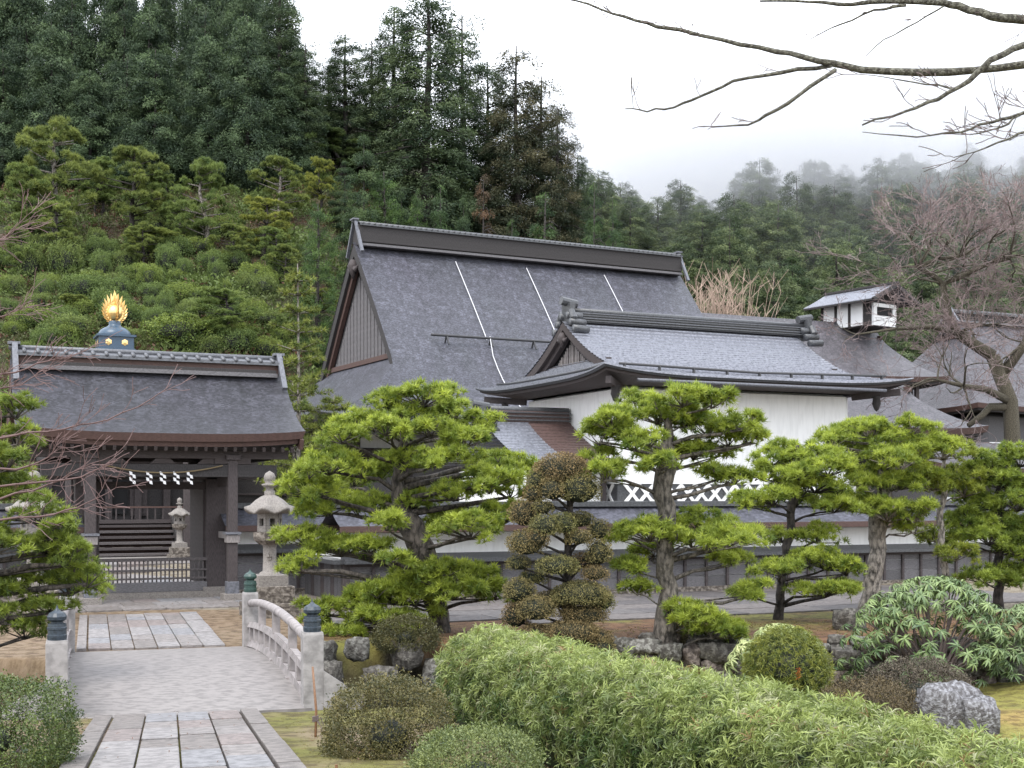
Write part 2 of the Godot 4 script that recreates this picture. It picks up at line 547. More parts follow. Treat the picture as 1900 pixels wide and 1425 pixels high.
func roof(root: Node, p: Dictionary, m_top: Material, m_edge: Material, m_under: Material) -> void:
	var top := MB.new()
	var rows: int = p.rows
	var cols := 40
	var step: float = p.get("step", 0.0)
	var hip: bool = p.bg < p.B - 0.01
	for sz in [1.0, -1.0]:
		var run := 0.0
		for i in rows:
			var b0: float = p.B * i / rows
			var b1: float = p.B * (i + 1) / rows
			var dl := Vector2(b1 - b0, roof_h(p, b0) - roof_h(p, b1)).length()
			for j in cols:
				var w0 := roof_w(p, b0)
				var w1 := roof_w(p, b1)
				var u0 := -1.0 + 2.0 * j / cols
				var u1 := -1.0 + 2.0 * (j + 1) / cols
				var A := roof_pt(p, u0 * w0, b0)
				var B := roof_pt(p, u1 * w0, b0)
				var C := roof_pt(p, u1 * w1, b1)
				var D := roof_pt(p, u0 * w1, b1)
				C.y += step
				D.y += step
				for q in [0]:
					A.z *= sz; B.z *= sz; C.z *= sz; D.z *= sz
				if sz > 0:
					top.quv(A, B, C, D, Vector2(A.x, run), Vector2(B.x, run), Vector2(C.x, run + dl), Vector2(D.x, run + dl))
				else:
					top.quv(D, C, B, A, Vector2(D.x, run + dl), Vector2(C.x, run + dl), Vector2(B.x, run), Vector2(A.x, run))
				if step > 0.0:
					var E := D - Vector3(0, step, 0)
					var F := C - Vector3(0, step, 0)
					top.quv(D, C, F, E, Vector2(D.x, run), Vector2(C.x, run), Vector2(C.x, run + 0.02), Vector2(D.x, run + 0.02))
			run += dl
	if hip:
		for sx in [1.0, -1.0]:
			var n: int = int(rows * 0.6)
			var run := 0.0
			for i in n:
				var a0: float = lerpf(p.ag, p.A, float(i) / n)
				var a1: float = lerpf(p.ag, p.A, float(i + 1) / n)
				var e0: float = p.bg + (a0 - p.Lv) / (p.A - p.Lv) * (p.B - p.bg)
				var e1: float = p.bg + (a1 - p.Lv) / (p.A - p.Lv) * (p.B - p.bg)
				var dl := Vector2(a1 - a0, roof_h(p, e0) - roof_h(p, e1)).length()
				for j in cols:
					var u0 := -1.0 + 2.0 * j / cols
					var u1 := -1.0 + 2.0 * (j + 1) / cols
					var A := Vector3(a0 * sx, roof_h(p, e0) + roof_lift(p, a0, u0 * e0), u0 * e0)
					var B := Vector3(a0 * sx, roof_h(p, e0) + roof_lift(p, a0, u1 * e0), u1 * e0)
					var C := Vector3(a1 * sx, roof_h(p, e1) + roof_lift(p, a1, u1 * e1) + step, u1 * e1)
					var D := Vector3(a1 * sx, roof_h(p, e1) + roof_lift(p, a1, u0 * e1) + step, u0 * e1)
					if sx < 0:
						top.quv(A, B, C, D, Vector2(A.z, run), Vector2(B.z, run), Vector2(C.z, run + dl), Vector2(D.z, run + dl))
					else:
						top.quv(D, C, B, A, Vector2(D.z, run + dl), Vector2(C.z, run + dl), Vector2(B.z, run), Vector2(A.z, run))
					if step > 0.0:
						var E := D - Vector3(0, step, 0)
						var F := C - Vector3(0, step, 0)
						top.quv(D, C, F, E, Vector2(D.z, run), Vector2(C.z, run), Vector2(C.z, run + 0.02), Vector2(D.z, run + 0.02))
				run += dl
	var nz := noise(0.22, 3, FastNoiseLite.TYPE_SIMPLEX_SMOOTH, int(p.A * 10))
	for i in top.v.size():   # roof tone: broad weathered patches, stains running down the slope, darker side slopes
		var q: Vector3 = top.v[i]
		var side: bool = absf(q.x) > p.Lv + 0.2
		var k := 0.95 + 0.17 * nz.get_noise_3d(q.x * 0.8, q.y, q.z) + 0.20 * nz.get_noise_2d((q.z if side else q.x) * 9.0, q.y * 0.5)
		k = clampf(k * (0.86 if side and p.A > 9.0 else 1.0), 0.55, 1.25)  # side slopes of the largest roof are darker throughout
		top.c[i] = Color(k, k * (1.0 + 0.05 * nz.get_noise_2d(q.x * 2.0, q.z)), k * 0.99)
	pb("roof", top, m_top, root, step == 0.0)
	# eave edge: a thick layered rim round the eaves, then the underside
	var loop := []
	var N := 24
	for i in N:
		loop.append(roof_pt(p, lerpf(-p.A, p.A, float(i) / N), p.B))
	for i in N:
		var q := roof_pt(p, p.A, lerpf(p.B, -p.B, float(i) / N)) if hip else roof_pt(p, p.A, lerpf(p.B, -p.B, float(i) / N))
		if hip:
			q.y = p.he + roof_lift(p, p.A, q.z)
		loop.append(q)
	for i in N:
		var q := roof_pt(p, lerpf(p.A, -p.A, float(i) / N), p.B)
		q.z = -p.B
		loop.append(q)
	for i in N:
		var q := roof_pt(p, -p.A, lerpf(-p.B, p.B, float(i) / N))
		if hip:
			q.y = p.he + roof_lift(p, p.A, q.z)
		loop.append(q)
	var t1: float = p.th
	var t2: float = p.get("th2", 0.08)
	var edge := MB.new()
	var board := MB.new()
	var under := MB.new()
	var M4 := loop.size()
	for i in M4:
		var P: Vector3 = loop[i] + Vector3(0, step, 0)
		var Q: Vector3 = loop[(i + 1) % M4] + Vector3(0, step, 0)
		var f := func(v: Vector3, k: float, dy: float) -> Vector3:
			return Vector3(v.x * (1.0 - k / p.A), v.y - dy, v.z * (1.0 - k / p.B))
		edge.quad(P, Q, f.call(Q, 0.05, t1), f.call(P, 0.05, t1))
		edge.quad(f.call(P, 0.05, t1), f.call(Q, 0.05, t1), f.call(Q, 0.12, t1), f.call(P, 0.12, t1))
		board.quad(f.call(P, 0.12, t1), f.call(Q, 0.12, t1), f.call(Q, 0.14, t1 + t2), f.call(P, 0.14, t1 + t2))
		var wy: float = p.wt
		var wi := func(v: Vector3) -> Vector3:
			return Vector3(clampf(v.x, -p.wa, p.wa), wy, clampf(v.z, -p.wb, p.wb))
		under.quad(f.call(P, 0.14, t1 + t2), f.call(Q, 0.14, t1 + t2), wi.call(Q), wi.call(P))
	pb("eave_edge", edge, m_edge, root)
	pb("eave_board", board, p.get("m_board", m_under), root)
	pb("soffit", under, m_under, root)
	if hip:
		for sx in [-1.0, 1.0]:
			gable(root, p, sx)

func gable(root: Node, p: Dictionary, sx: float) -> void:
	var wall := MB.new()
	var n := 24
	var hb: float = roof_h(p, p.bg)
	for i in n:
		var b0: float = lerpf(-p.bg, p.bg, float(i) / n)
		var b1: float = lerpf(-p.bg, p.bg, float(i + 1) / n)
		var x: float = p.ag * sx
		var A := Vector3(x, hb - 0.3, b0)
		var B := Vector3(x, hb - 0.3, b1)
		var C := Vector3(x, roof_h(p, b1) - 0.03, b1)
		var D := Vector3(x, roof_h(p, b0) - 0.03, b0)
		if sx < 0:
			wall.quad(A, D, C, B)
		else:
			wall.quad(B, C, D, A)
	pb("gable_wall", wall, p.get("m_gable", M.gable_wood), root)
	# upright boards with open joints, or bars of a grille
	var slats := MB.new()
	var sw: float = p.slat
	var k := int(p.bg * 2.0 * p.get("slat_span", 0.9) / sw)
	for i in k:
		var b: float = (i - (k - 1) * 0.5) * sw
		var h1: float = roof_h(p, absf(b) + sw * 0.5) - p.get("slat_top", 0.4)
		var h0: float = hb + p.get("slat_low", 0.35)
		if h1 > h0 + 0.05:
			slats.box(Vector3((p.ag + 0.03 + 0.012 * (i % 3)) * sx, (h0 + h1) * 0.5, b), Vector3(0.05, h1 - h0, sw * p.get("slat_fill", 0.86)))
	tag(pb("gable_slats", slats, p.get("m_slat", M.gable_wood), root), "", "", "", "stuff")
	boxp("gable_sill", Vector3((p.ag + 0.07) * sx, hb + p.get("slat_low", 0.35) - 0.1, 0), Vector3(0.14, 0.18, p.bg * 1.75), p.get("m_sill", M.wood_red), root)
	# bargeboards following the curve, outer and inner
	for sz in [-1.0, 1.0]:
		var bb := MB.new()
		var b2 := MB.new()
		var m := 18
		var depth: float = p.get("barge", 0.4)
		for i in m:
			var b0: float = p.bg * 1.06 * i / m
			var b1: float = p.bg * 1.06 * (i + 1) / m
			var x0: float = (p.Lv - 0.02) * sx
			var x1: float = (p.Lv - 0.14) * sx
			var x2: float = (p.Lv - 0.30) * sx
			for q in [[bb, x0, x1, -0.0, depth], [b2, x1, x2, depth * 0.5, depth * 1.6]]:
				var P := []
				for o in [[b0, q[1]], [b1, q[1]], [b0, q[2]], [b1, q[2]]]:
					var hh := roof_h(p, o[0])
					P.append([Vector3(o[1], hh - q[3] - 0.005, o[0] * sz), Vector3(o[1], hh - q[4], o[0] * sz)])
				var s = sx * sz
				if s > 0:
					q[0].quad(P[0][0], P[0][1], P[1][1], P[1][0]); q[0].quad(P[2][0], P[3][0], P[3][1], P[2][1]); q[0].quad(P[0][1], P[2][1], P[3][1], P[1][1])
				else:
					q[0].quad(P[0][0], P[1][0], P[1][1], P[0][1]); q[0].quad(P[2][0], P[2][1], P[3][1], P[3][0]); q[0].quad(P[0][1], P[1][1], P[3][1], P[2][1])
		pb("bargeboard", bb, p.get("m_barge", M.wood_dark), root)
		pb("inner_bargeboard", b2, p.get("m_barge2", M.wood_red), root)
	# carved pendant under the apex
	var gp := MB.new()
	var top_y: float = p.hr - p.get("barge", 0.4) * 1.3
	var s: float = p.get("pend", 1.0)
	gp.tube([Vector3(p.Lv * sx, top_y, 0), Vector3(p.Lv * sx, top_y - 0.25 * s, 0), Vector3(p.Lv * sx, top_y - 0.5 * s, 0), Vector3(p.Lv * sx, top_y - 0.75 * s, 0)], [0.1 * s, 0.24 * s, 0.13 * s, 0.04 * s], 8)
	for sz in [-1.0, 1.0]:
		gp.tube([Vector3(p.Lv * sx, top_y - 0.25 * s, 0), Vector3(p.Lv * sx, top_y - 0.42 * s, 0.3 * sz * s), Vector3(p.Lv * sx, top_y - 0.30 * s, 0.52 * sz * s)], [0.12 * s, 0.10 * s, 0.03 * s], 6)
	pb("gable_pendant", gp, M.wood_post, root, true)

# ridge made of a boarded box under a row of cross tiles, with slanting end boards
func ridge_box(root: Node, L: float, y0: float, y1: float, w: float, m_box: Material, tiles: int, end_low: float, m_tile: Material, cx := 0.0) -> void:
	var rb := boxp("ridge_box", Vector3(cx, (y0 + y1) * 0.5, 0), Vector3(2 * L, y1 - y0, w), m_box, root)
	sub(boxp("ridge_band", Vector3(cx, y0 + (y1 - y0) * 0.22, 0), Vector3(2 * L - 0.06, (y1 - y0) * 0.12, w + 0.14), m_box, root), rb)
	sub(boxp("ridge_foot", Vector3(cx, y0 + 0.02, 0), Vector3(2 * L - 0.1, 0.09, w + 0.3), M.board_grey, root), rb)
	var cap := MB.new()
	var cw := w * 0.5 + 0.08
	for sz in [-1.0, 1.0]:
		var A := Vector3(cx - L, y1 + 0.09, 0)
		var B := Vector3(cx + L, y1 + 0.09, 0)
		var C := Vector3(cx + L, y1 + 0.0, cw * sz)
		var D := Vector3(cx - L, y1 + 0.0, cw * sz)
		if sz > 0:
			cap.quad(A, B, C, D)
		else:
			cap.quad(D, C, B, A)
		var dn := Vector3(0, -0.07, 0)
		if sz > 0:
			cap.quad(D, C, C + dn, D + dn)
		else:
			cap.quad(D + dn, C + dn, C, D)
	sub(pb("ridge_cap", cap, m_tile, root), rb)
	var t := MB.new()
	var r := minf(0.05, L / tiles * 0.3)
	t.tube([Vector3(0, 0.005, -cw - 0.02), Vector3(0, 0.09, 0), Vector3(0, 0.005, cw + 0.02)], [r, r, r], 8)
	var tm := t.done(true)
	for i in tiles:
		sub(part("ridge_tile", tm, m_tile, root, Transform3D(Basis.IDENTITY, Vector3(cx - L + 2 * L * (i + 0.5) / tiles, y1 + 0.005, 0))), rb)
	var tt := MB.new()
	tt.tube([Vector3(cx - L - 0.15, y1 + 0.11, 0), Vector3(cx + L + 0.15, y1 + 0.11, 0)], [0.06, 0.06], 8)
	sub(pb("ridge_pole", tt, m_tile, root, true), rb)
	for sx in [-1.0, 1.0]:
		for sz in [-1.0, 1.0]:
			var e := MB.new()
			e.bar(Vector3(cx + (L + 0.04) * sx, y1 + 0.2, 0.06 * sz), Vector3(cx + (L + 0.04) * sx, end_low, (w * 0.5 + 0.42) * sz), 0.11, 0.09)
			sub(pb("ridge_end_board", e, M.metal_grey, root), rb)
		sub(boxp("ridge_end_cap", Vector3(cx + (L + 0.05) * sx, y1 + 0.2, 0), Vector3(0.24, 0.06, w * 0.5), M.metal_grey, root), rb)

func onigawara(root: Node, at: Vector3, sx: float, s := 1.0) -> void:
	var b := MB.new()
	b.box(at + Vector3(0.05 * sx, 0.12 * s, 0), Vector3(0.16, 0.62 * s, 0.5 * s))
	b.tube([at + Vector3(-0.2 * sx, 0.42 * s, 0), at + Vector3(0.28 * sx, 0.5 * s, 0)], [0.12 * s, 0.12 * s], 10)
	for sz in [-1.0, 1.0]:
		b.tube([at + Vector3(0.1 * sx, 0.2 * s, 0.26 * sz * s), at + Vector3(0.1 * sx, 0.0, 0.4 * sz * s), at + Vector3(0.1 * sx, -0.2 * s, 0.32 * sz * s)], [0.09 * s, 0.11 * s, 0.06 * s], 8)
	pb("ridge_end_tile", b, M.tile, root, false)
	for sz in [-1.0, 1.0]:
		for i in 3:
			var c := MB.new()
			var y := at.y + (0.06 - 0.2 * i) * s
			var z: float = (0.2 + 0.2 * i) * sz * s
			c.tube([Vector3(at.x - 0.25 * sx, y, at.z + z), Vector3(at.x + 0.22 * sx, y + 0.02, at.z + z)], [0.1 * s, 0.1 * s], 9)
			pb("end_roll", c, M.tile, root, true)

func along_roof(p: Dictionary, a: float, b0: float, b1: float, off: float, n := 14) -> Array:
	var r := []
	for i in n + 1:
		var b := lerpf(b0, b1, float(i) / n)
		r.append(roof_pt(p, a, b) + Vector3(0, off, off * 0.6))
	return r

# ------------------------------------------------------------------ the main hall
func main_hall() -> void:
	var t := thing("temple_hall", "great temple hall with steep grey bark roof and dark triangular gable, behind the pines", "temple hall", W(0.57, 0.0, 51.25), 27)
	var p := {A = 11.3, B = 7.6, Lv = 7.25, ag = 6.9, bg = 4.05, hr = 11.6, he = 4.45, tab = [[0, 11.6], [1.0, 10.45], [2.0, 9.27], [3.0, 8.05], [3.6, 7.29], [4.05, 6.72], [4.6, 6.13], [5.2, 5.62], [5.8, 5.22], [6.4, 4.9], [7.0, 4.65], [7.6, 4.45]], k = 0.45, pw = 2.4, cu = 0.35, th = 0.34, th2 = 0.16, rows = 26,
		wt = 4.55, wa = 9.3, wb = 5.6, slat = 0.12, slat_top = 1.15, slat_low = 0.5, barge = 0.5, pend = 0.95, m_barge = M.wood_dark, m_slat = M.gable_wood}
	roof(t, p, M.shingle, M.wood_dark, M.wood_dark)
	ridge_box(t, 7.15, 11.45, 12.25, 0.75, M.wood_dark, 62, 11.15, M.tile)
	# lower walls behind posts
	boxp("wall", Vector3(0, 2.25, 0), Vector3(18.4, 4.5, 11.0), M.wood_dark, t)
	for i in 11:
		boxp("post", Vector3(-9.2 + 1.84 * i, 2.2, 5.6), Vector3(0.24, 4.5, 0.24), M.wood_post, t)
	boxp("lintel", Vector3(0, 3.6, 5.62), Vector3(18.6, 0.28, 0.2), M.wood_beam, t)
	for i in 10:
		boxp("plaster_panel", Vector3(-8.28 + 1.84 * i, 4.1, 5.53), Vector3(1.58, 0.66, 0.06), M.plaster, t)
		boxp("screen_door", Vector3(-8.28 + 1.84 * i, 1.9, 5.53), Vector3(1.58, 3.0, 0.06), M.board_grey, t)
	# snow bar on the front slope
	var bar := MB.new()
	var pts := []
	var rad := []
	for i in 25:
		pts.append(roof_pt(p, -5.6 + 12.2 * i / 24.0, 3.35) + Vector3(0, 0.28, 0.12))
		rad.append(0.05)
	bar.tube(pts, rad, 6)
	var sb := pb("snow_bar", bar, M.iron, t, true)
	for i in 7:
		var q := roof_pt(p, -5.0 + 1.75 * i, 3.35)
		var bk := MB.new()
		bk.bar(q + Vector3(0, -0.05, 0.3), q + Vector3(0, 0.3, 0.1), 0.05, 0.05)
		bk.bar(q + Vector3(0, -0.05, -0.1), q + Vector3(0, 0.3, 0.1), 0.05, 0.05)
		sub(pb("snow_bar_bracket", bk, M.iron, t), sb)
	# pale cables laid down the slope, over the bar
	for a in [-3.3, -0.25, 3.3]:
		var c := MB.new()
		var cp := along_roof(p, a, 0.45, 3.2, 0.05, 10)
		cp.append(roof_pt(p, a, 3.35) + Vector3(0, 0.34, 0.12))
		cp.append_array(along_roof(p, a, 3.7, 7.6, 0.05, 10))
		var rr := []
		for i in cp.size():
			rr.append(0.017)
		c.tube(cp, rr, 5)
		pb("cable", c, M.rope_white, t, true)

# ------------------------------------------------------------------ white storehouse
func storehouse() -> void:
	var t := thing("storehouse", "white plastered storehouse with shining metal hip roof and lattice tile wainscot", "storehouse", W(4.95, 0.0, 37.1), 25)
	var p := {A = 4.85, B = 4.0, Lv = 3.95, ag = 3.6, bg = 2.45, hr = 6.98, he = 5.2, k = 0.2, pw = 2.3, cu = 0.22, th = 0.09, th2 = 0.08, rows = 27, step = 0.034,
		wt = 5.02, wa = 3.75, wb = 2.85, slat = 0.11, slat_fill = 0.5, slat_top = 0.5, slat_low = 0.2, slat_span = 0.62, barge = 0.24, pend = 0.55, m_gable = M.dark_room, m_slat = M.wood_pale, m_sill = M.wood_beam, m_barge = M.wood_beam, m_barge2 = M.wood_post}
	roof(t, p, M.copper_plate, M.tile, M.wood_post)
	# ridge: courses of thin tiles with a round top
	boxp("ridge", Vector3(0.25, 7.10, 0), Vector3(7.7, 0.28, 0.32), M.tile, t)
	for i in 4:
		boxp("ridge_course", Vector3(0.25, 7.01 + 0.07 * i, 0), Vector3(7.74, 0.03, 0.46 - 0.02 * i), M.tile_pale if i % 2 else M.tile, t)
	var rt := MB.new()
	rt.tube([Vector3(-3.7, 7.29, 0), Vector3(4.15, 7.29, 0)], [0.085, 0.085], 10)
	pb("ridge_roll", rt, M.tile, t, true)
	onigawara(t, Vector3(-3.7, 7.05, 0), -1.0)
	onigawara(t, Vector3(4.2, 7.05, 0), 1.0)
	# walls
	boxp("wall", Vector3(0, 3.76, 0), Vector3(7.4, 2.52, 5.6), M.plaster, t)
	boxp("base_wall", Vector3(0, 0.975, 0), Vector3(7.44, 1.95, 5.64), M.board_grey_dark, t)
	boxp("wainscot_cap", Vector3(0, 2.54, 0), Vector3(7.52, 0.07, 5.72), M.plaster, t)
	boxp("wainscot_foot", Vector3(0, 1.99, 0), Vector3(7.52, 0.06, 5.72), M.plaster, t)
	# lattice wainscot: dark square tiles set on their corners, raised white joints between
	var y0 := 2.02
	var y1 := 2.505
	var pitch := 0.42
	var ws := boxp("wainscot", Vector3(0, (y0 + y1) * 0.5, 0), Vector3(7.43, y1 - y0, 5.63), M.tile, t)
	var tilem := MB.new()
	tilem.box(Vector3.ZERO, Vector3(0.235, 0.235, 0.018), Basis(Vector3(0, 0, 1), PI / 4))
	var tm := tilem.done()
	for i in 17:
		sub(part("wall_tile", tm, M.tile, t, Transform3D(Basis.IDENTITY, Vector3(-3.4 + i * pitch + 0.02, (y0 + y1) * 0.5, 2.821))), ws)
	var H := y1 - y0
	for i in 19:
		for s in [-1.0, 1.0]:
			var x := -3.6 + i * pitch
			var a := Vector3(x, y0, 2.833)
			var b := Vector3(x + H * s * 0.9, y1, 2.833)
			if a.x < -3.68 or a.x > 3.68 or b.x < -3.7 or b.x > 3.7:
				continue
			var j := MB.new()
			var dir := (b - a).normalized()
			j.box((a + b) * 0.5, Vector3(0.085, (b - a).length(), 0.036 + 0.004 * s), Basis(Vector3(dir.y, -dir.x, 0), dir, Vector3(0, 0, 1)))
			sub(pb("white_joint", j, M.plaster, t), ws)
	for i in 13:
		for s in [-1.0, 1.0]:
			var z := -2.6 + i * pitch
			var a := Vector3(-3.735, y0, z)
			var b := Vector3(-3.735, y1, z + H * s * 0.9)
			if absf(b.z) > 2.78:
				continue
			var j := MB.new()
			var dir := (b - a).normalized()
			j.box((a + b) * 0.5, Vector3(0.036 + 0.004 * s, (b - a).length(), 0.085), Basis(Vector3(1, 0, 0), dir, Vector3(1, 0, 0).cross(dir)))
			sub(pb("white_joint", j, M.plaster, t), ws)
	# snow bars along the eaves, with stays
	var f := MB.new()
	f.tube([roof_pt(p, -4.15, 3.5) + Vector3(0, 0.12, 0), roof_pt(p, 0, 3.5) + Vector3(0, 0.12, 0), roof_pt(p, 4.3, 3.5) + Vector3(0, 0.12, 0)], [0.035, 0.035, 0.035], 6)
	var fb := pb("snow_bar", f, M.iron, t, true)
	for i in 9:
		var q := roof_pt(p, -4.0 + i * 1.02, 3.5)
		sub(boxp("snow_bar_bracket", q + Vector3(0, 0.06, 0), Vector3(0.04, 0.16, 0.09), M.iron, t), fb)
	var g := MB.new()
	var gp := []
	var gr := []
	for i in 9:
		var z := lerpf(-3.2, 3.2, i / 8.0)
		gp.append(Vector3(-4.45, p.he + 0.22 + roof_lift(p, 4.45, z), z))
		gr.append(0.035)
	g.tube(gp, gr, 6)
	pb("snow_bar", g, M.iron, t, true)
	# gutter under the front eave and corner beams
	var gu := MB.new()
	gu.tube([Vector3(-3.9, 5.06, 3.97), Vector3(3.9, 5.06, 3.97)], [0.045, 0.045], 8)
	pb("gutter", gu, M.metal_grey, t, true)
	for c in [[-1, -1], [-1, 1], [1, 1]]:
		var cb := MB.new()
		cb.bar(Vector3(3.7 * c[0], 4.95, 2.8 * c[1]), Vector3(4.6 * c[0], 5.06, 3.75 * c[1]), 0.14, 0.18)
		pb("corner_beam", cb, M.wood_post, t)
		var kn := MB.new()
		kn.lathe([Vector2(0.001, -0.42), Vector2(0.06, -0.36), Vector2(0.12, -0.2), Vector2(0.1, -0.05), Vector2(0.15, 0.0), Vector2(0.001, 0.02)], 8, Vector3(4.15 * c[0], 4.95, 3.3 * c[1]))
		pb("corner_boss", kn, M.wood_dark, t, true)

# ------------------------------------------------------------------ low corridor left of the storehouse
func corridor() -> void:
	var t := thing("corridor_building", "low corridor with small tiled roof and rust brown ridge, left of the white storehouse", "corridor", W(4.95, 0, 37.1), 25)
	var st := MB.new()
	var sb := MB.new()
	var rows := 18
	for q in [[st, -6.35, -5.05], [sb, -5.05, -3.76]]:
		for i in rows:
			var b0 := 3.0 * i / rows
			var b1 := 3.0 * (i + 1) / rows
			var h := func(b: float) -> float:
				return 3.0 + 1.25 * (0.45 * (1 - b / 3.0) + 0.55 * pow(1 - b / 3.0, 2.0))
			for sz in [1.0, -1.0]:
				for j in 6:
					var x0 := lerpf(q[1], q[2], j / 6.0)
					var x1 := lerpf(q[1], q[2], (j + 1) / 6.0)
					var A := Vector3(x0, h.call(b0), b0 * sz)
					var B := Vector3(x1, h.call(b0), b0 * sz)
					var C := Vector3(x1, h.call(b1) + 0.025, b1 * sz)
					var D := Vector3(x0, h.call(b1) + 0.025, b1 * sz)
					if sz > 0:
						q[0].quad(A, B, C, D); q[0].quad(D, C, C - Vector3(0, 0.025, 0), D - Vector3(0, 0.025, 0))
					else:
						q[0].quad(D, C, B, A)
	pb("tiled_roof", st, M.copper_plate, t)
	pb("copper_roof", sb, M.copper_brown, t)
	boxp("ridge", Vector3(-5.05, 4.33, 0), Vector3(2.5, 0.3, 0.3), M.copper_brown, t)
	for i in 3:
		boxp("ridge_course", Vector3(-5.05, 4.24 + 0.1 * i, 0), Vector3(2.54, 0.035, 0.42), M.tile, t)
	var r := MB.new()
	r.tube([Vector3(-6.3, 4.52, 0), Vector3(-3.76, 4.52, 0)], [0.09, 0.09], 9)
	pb("ridge_roll", r, M.tile, t, true)
	onigawara(t, Vector3(-6.35, 4.2, 0), -1.0, 0.9)
	boxp("wall", Vector3(-5.0, 1.5, 0), Vector3(2.2, 3.0, 4.6), M.plaster, t)
	boxp("eave_board", Vector3(-5.05, 2.97, 2.96), Vector3(2.6, 0.1, 0.06), M.wood_post, t)
	for i in 4:
		boxp("post", Vector3(-6.05 + 0.7 * i, 1.5, 2.32), Vector3(0.14, 3.0, 0.1), M.wood_post, t)

# ------------------------------------------------------------------ bark-roofed wings at the right, with the smoke turret
func wing(called: String, label: String, at: Vector3, turn: float, p: Dictionary, tiles: int) -> Node3D:
	var t := thing(called, label, "temple wing", at, turn)
	roof(t, p, M.shingle_old, M.wood_red, M.wood_dark)
	if tiles > 0:
		ridge_box(t, p.Lv - 0.2, p.hr - 0.2, p.hr + 0.3, 0.5, M.wood_dark, tiles, p.hr - 0.3, M.tile)
	boxp("wall", Vector3(0, p.wt * 0.5, 0), Vector3(p.wa * 2, p.wt, p.wb * 2), M.board_grey_dark, t)
	var n := int(p.wa)
	for i in n:
		var x: float = -p.wa + 2.0 * p.wa * (i + 0.5) / n
		boxp("window_screen", Vector3(x, p.wt * 0.55, p.wb + 0.02), Vector3(1.2, p.wt * 0.45, 0.05), M.plaster_far, t)
		boxp("post", Vector3(x + p.wa / n, p.wt * 0.5, p.wb + 0.05), Vector3(0.18, p.wt, 0.14), M.wood_post, t)
	return t

func right_wings() -> void:
	var base := {slat = 0.3, slat_top = 0.6, barge = 0.3, th = 0.22, th2 = 0.1, cu = 0.15, k = 0.4, pw = 2.0, rows = 16}
	var a := base.duplicate()
	a.merge({A = 7.4, B = 3.6, Lv = 6.1, ag = 5.9, bg = 0.9, hr = 10.2, he = 7.4, wt = 7.2, wa = 6.2, wb = 2.8})
	wing("kitchen_hall", "grey bark-roofed kitchen hall carrying the small white turret, right of the storehouse", W(11.3, 0, 57.9), 25, a, 0)
	var b := base.duplicate()
	b.merge({A = 3.5, B = 2.6, Lv = 2.0, ag = 1.85, bg = 0.7, hr = 6.25, he = 4.4, wt = 4.2, wa = 2.9, wb = 2.0})
	wing("side_hall", "lower bark-roofed hall with rust brown eave, in front of the turret hall", W(11.6, 0, 43.9), 25, b, 0)
	var c := base.duplicate()
	c.merge({A = 8.5, B = 5.6, Lv = 5.0, ag = 4.8, bg = 1.0, hr = 11.0, he = 6.2, wt = 6.0, wa = 7.3, wb = 4.6})
	wing("rear_hall", "tall dark bark-roofed hall behind the bare cherry tree at the right edge", W(26.0, 0, 66.0), 25, c, 30)
	var d := base.duplicate()
	d.merge({A = 3.6, B = 2.3, Lv = 3.6, ag = 3.3, bg = 2.3, hr = 3.75, he = 2.95, wt = 2.8, wa = 3.1, wb = 1.5})
	wing("low_gallery", "low roofed gallery with pale windows behind the right-hand pines", W(13.4, 0, 37.6), 25, d, 0)
	turret()

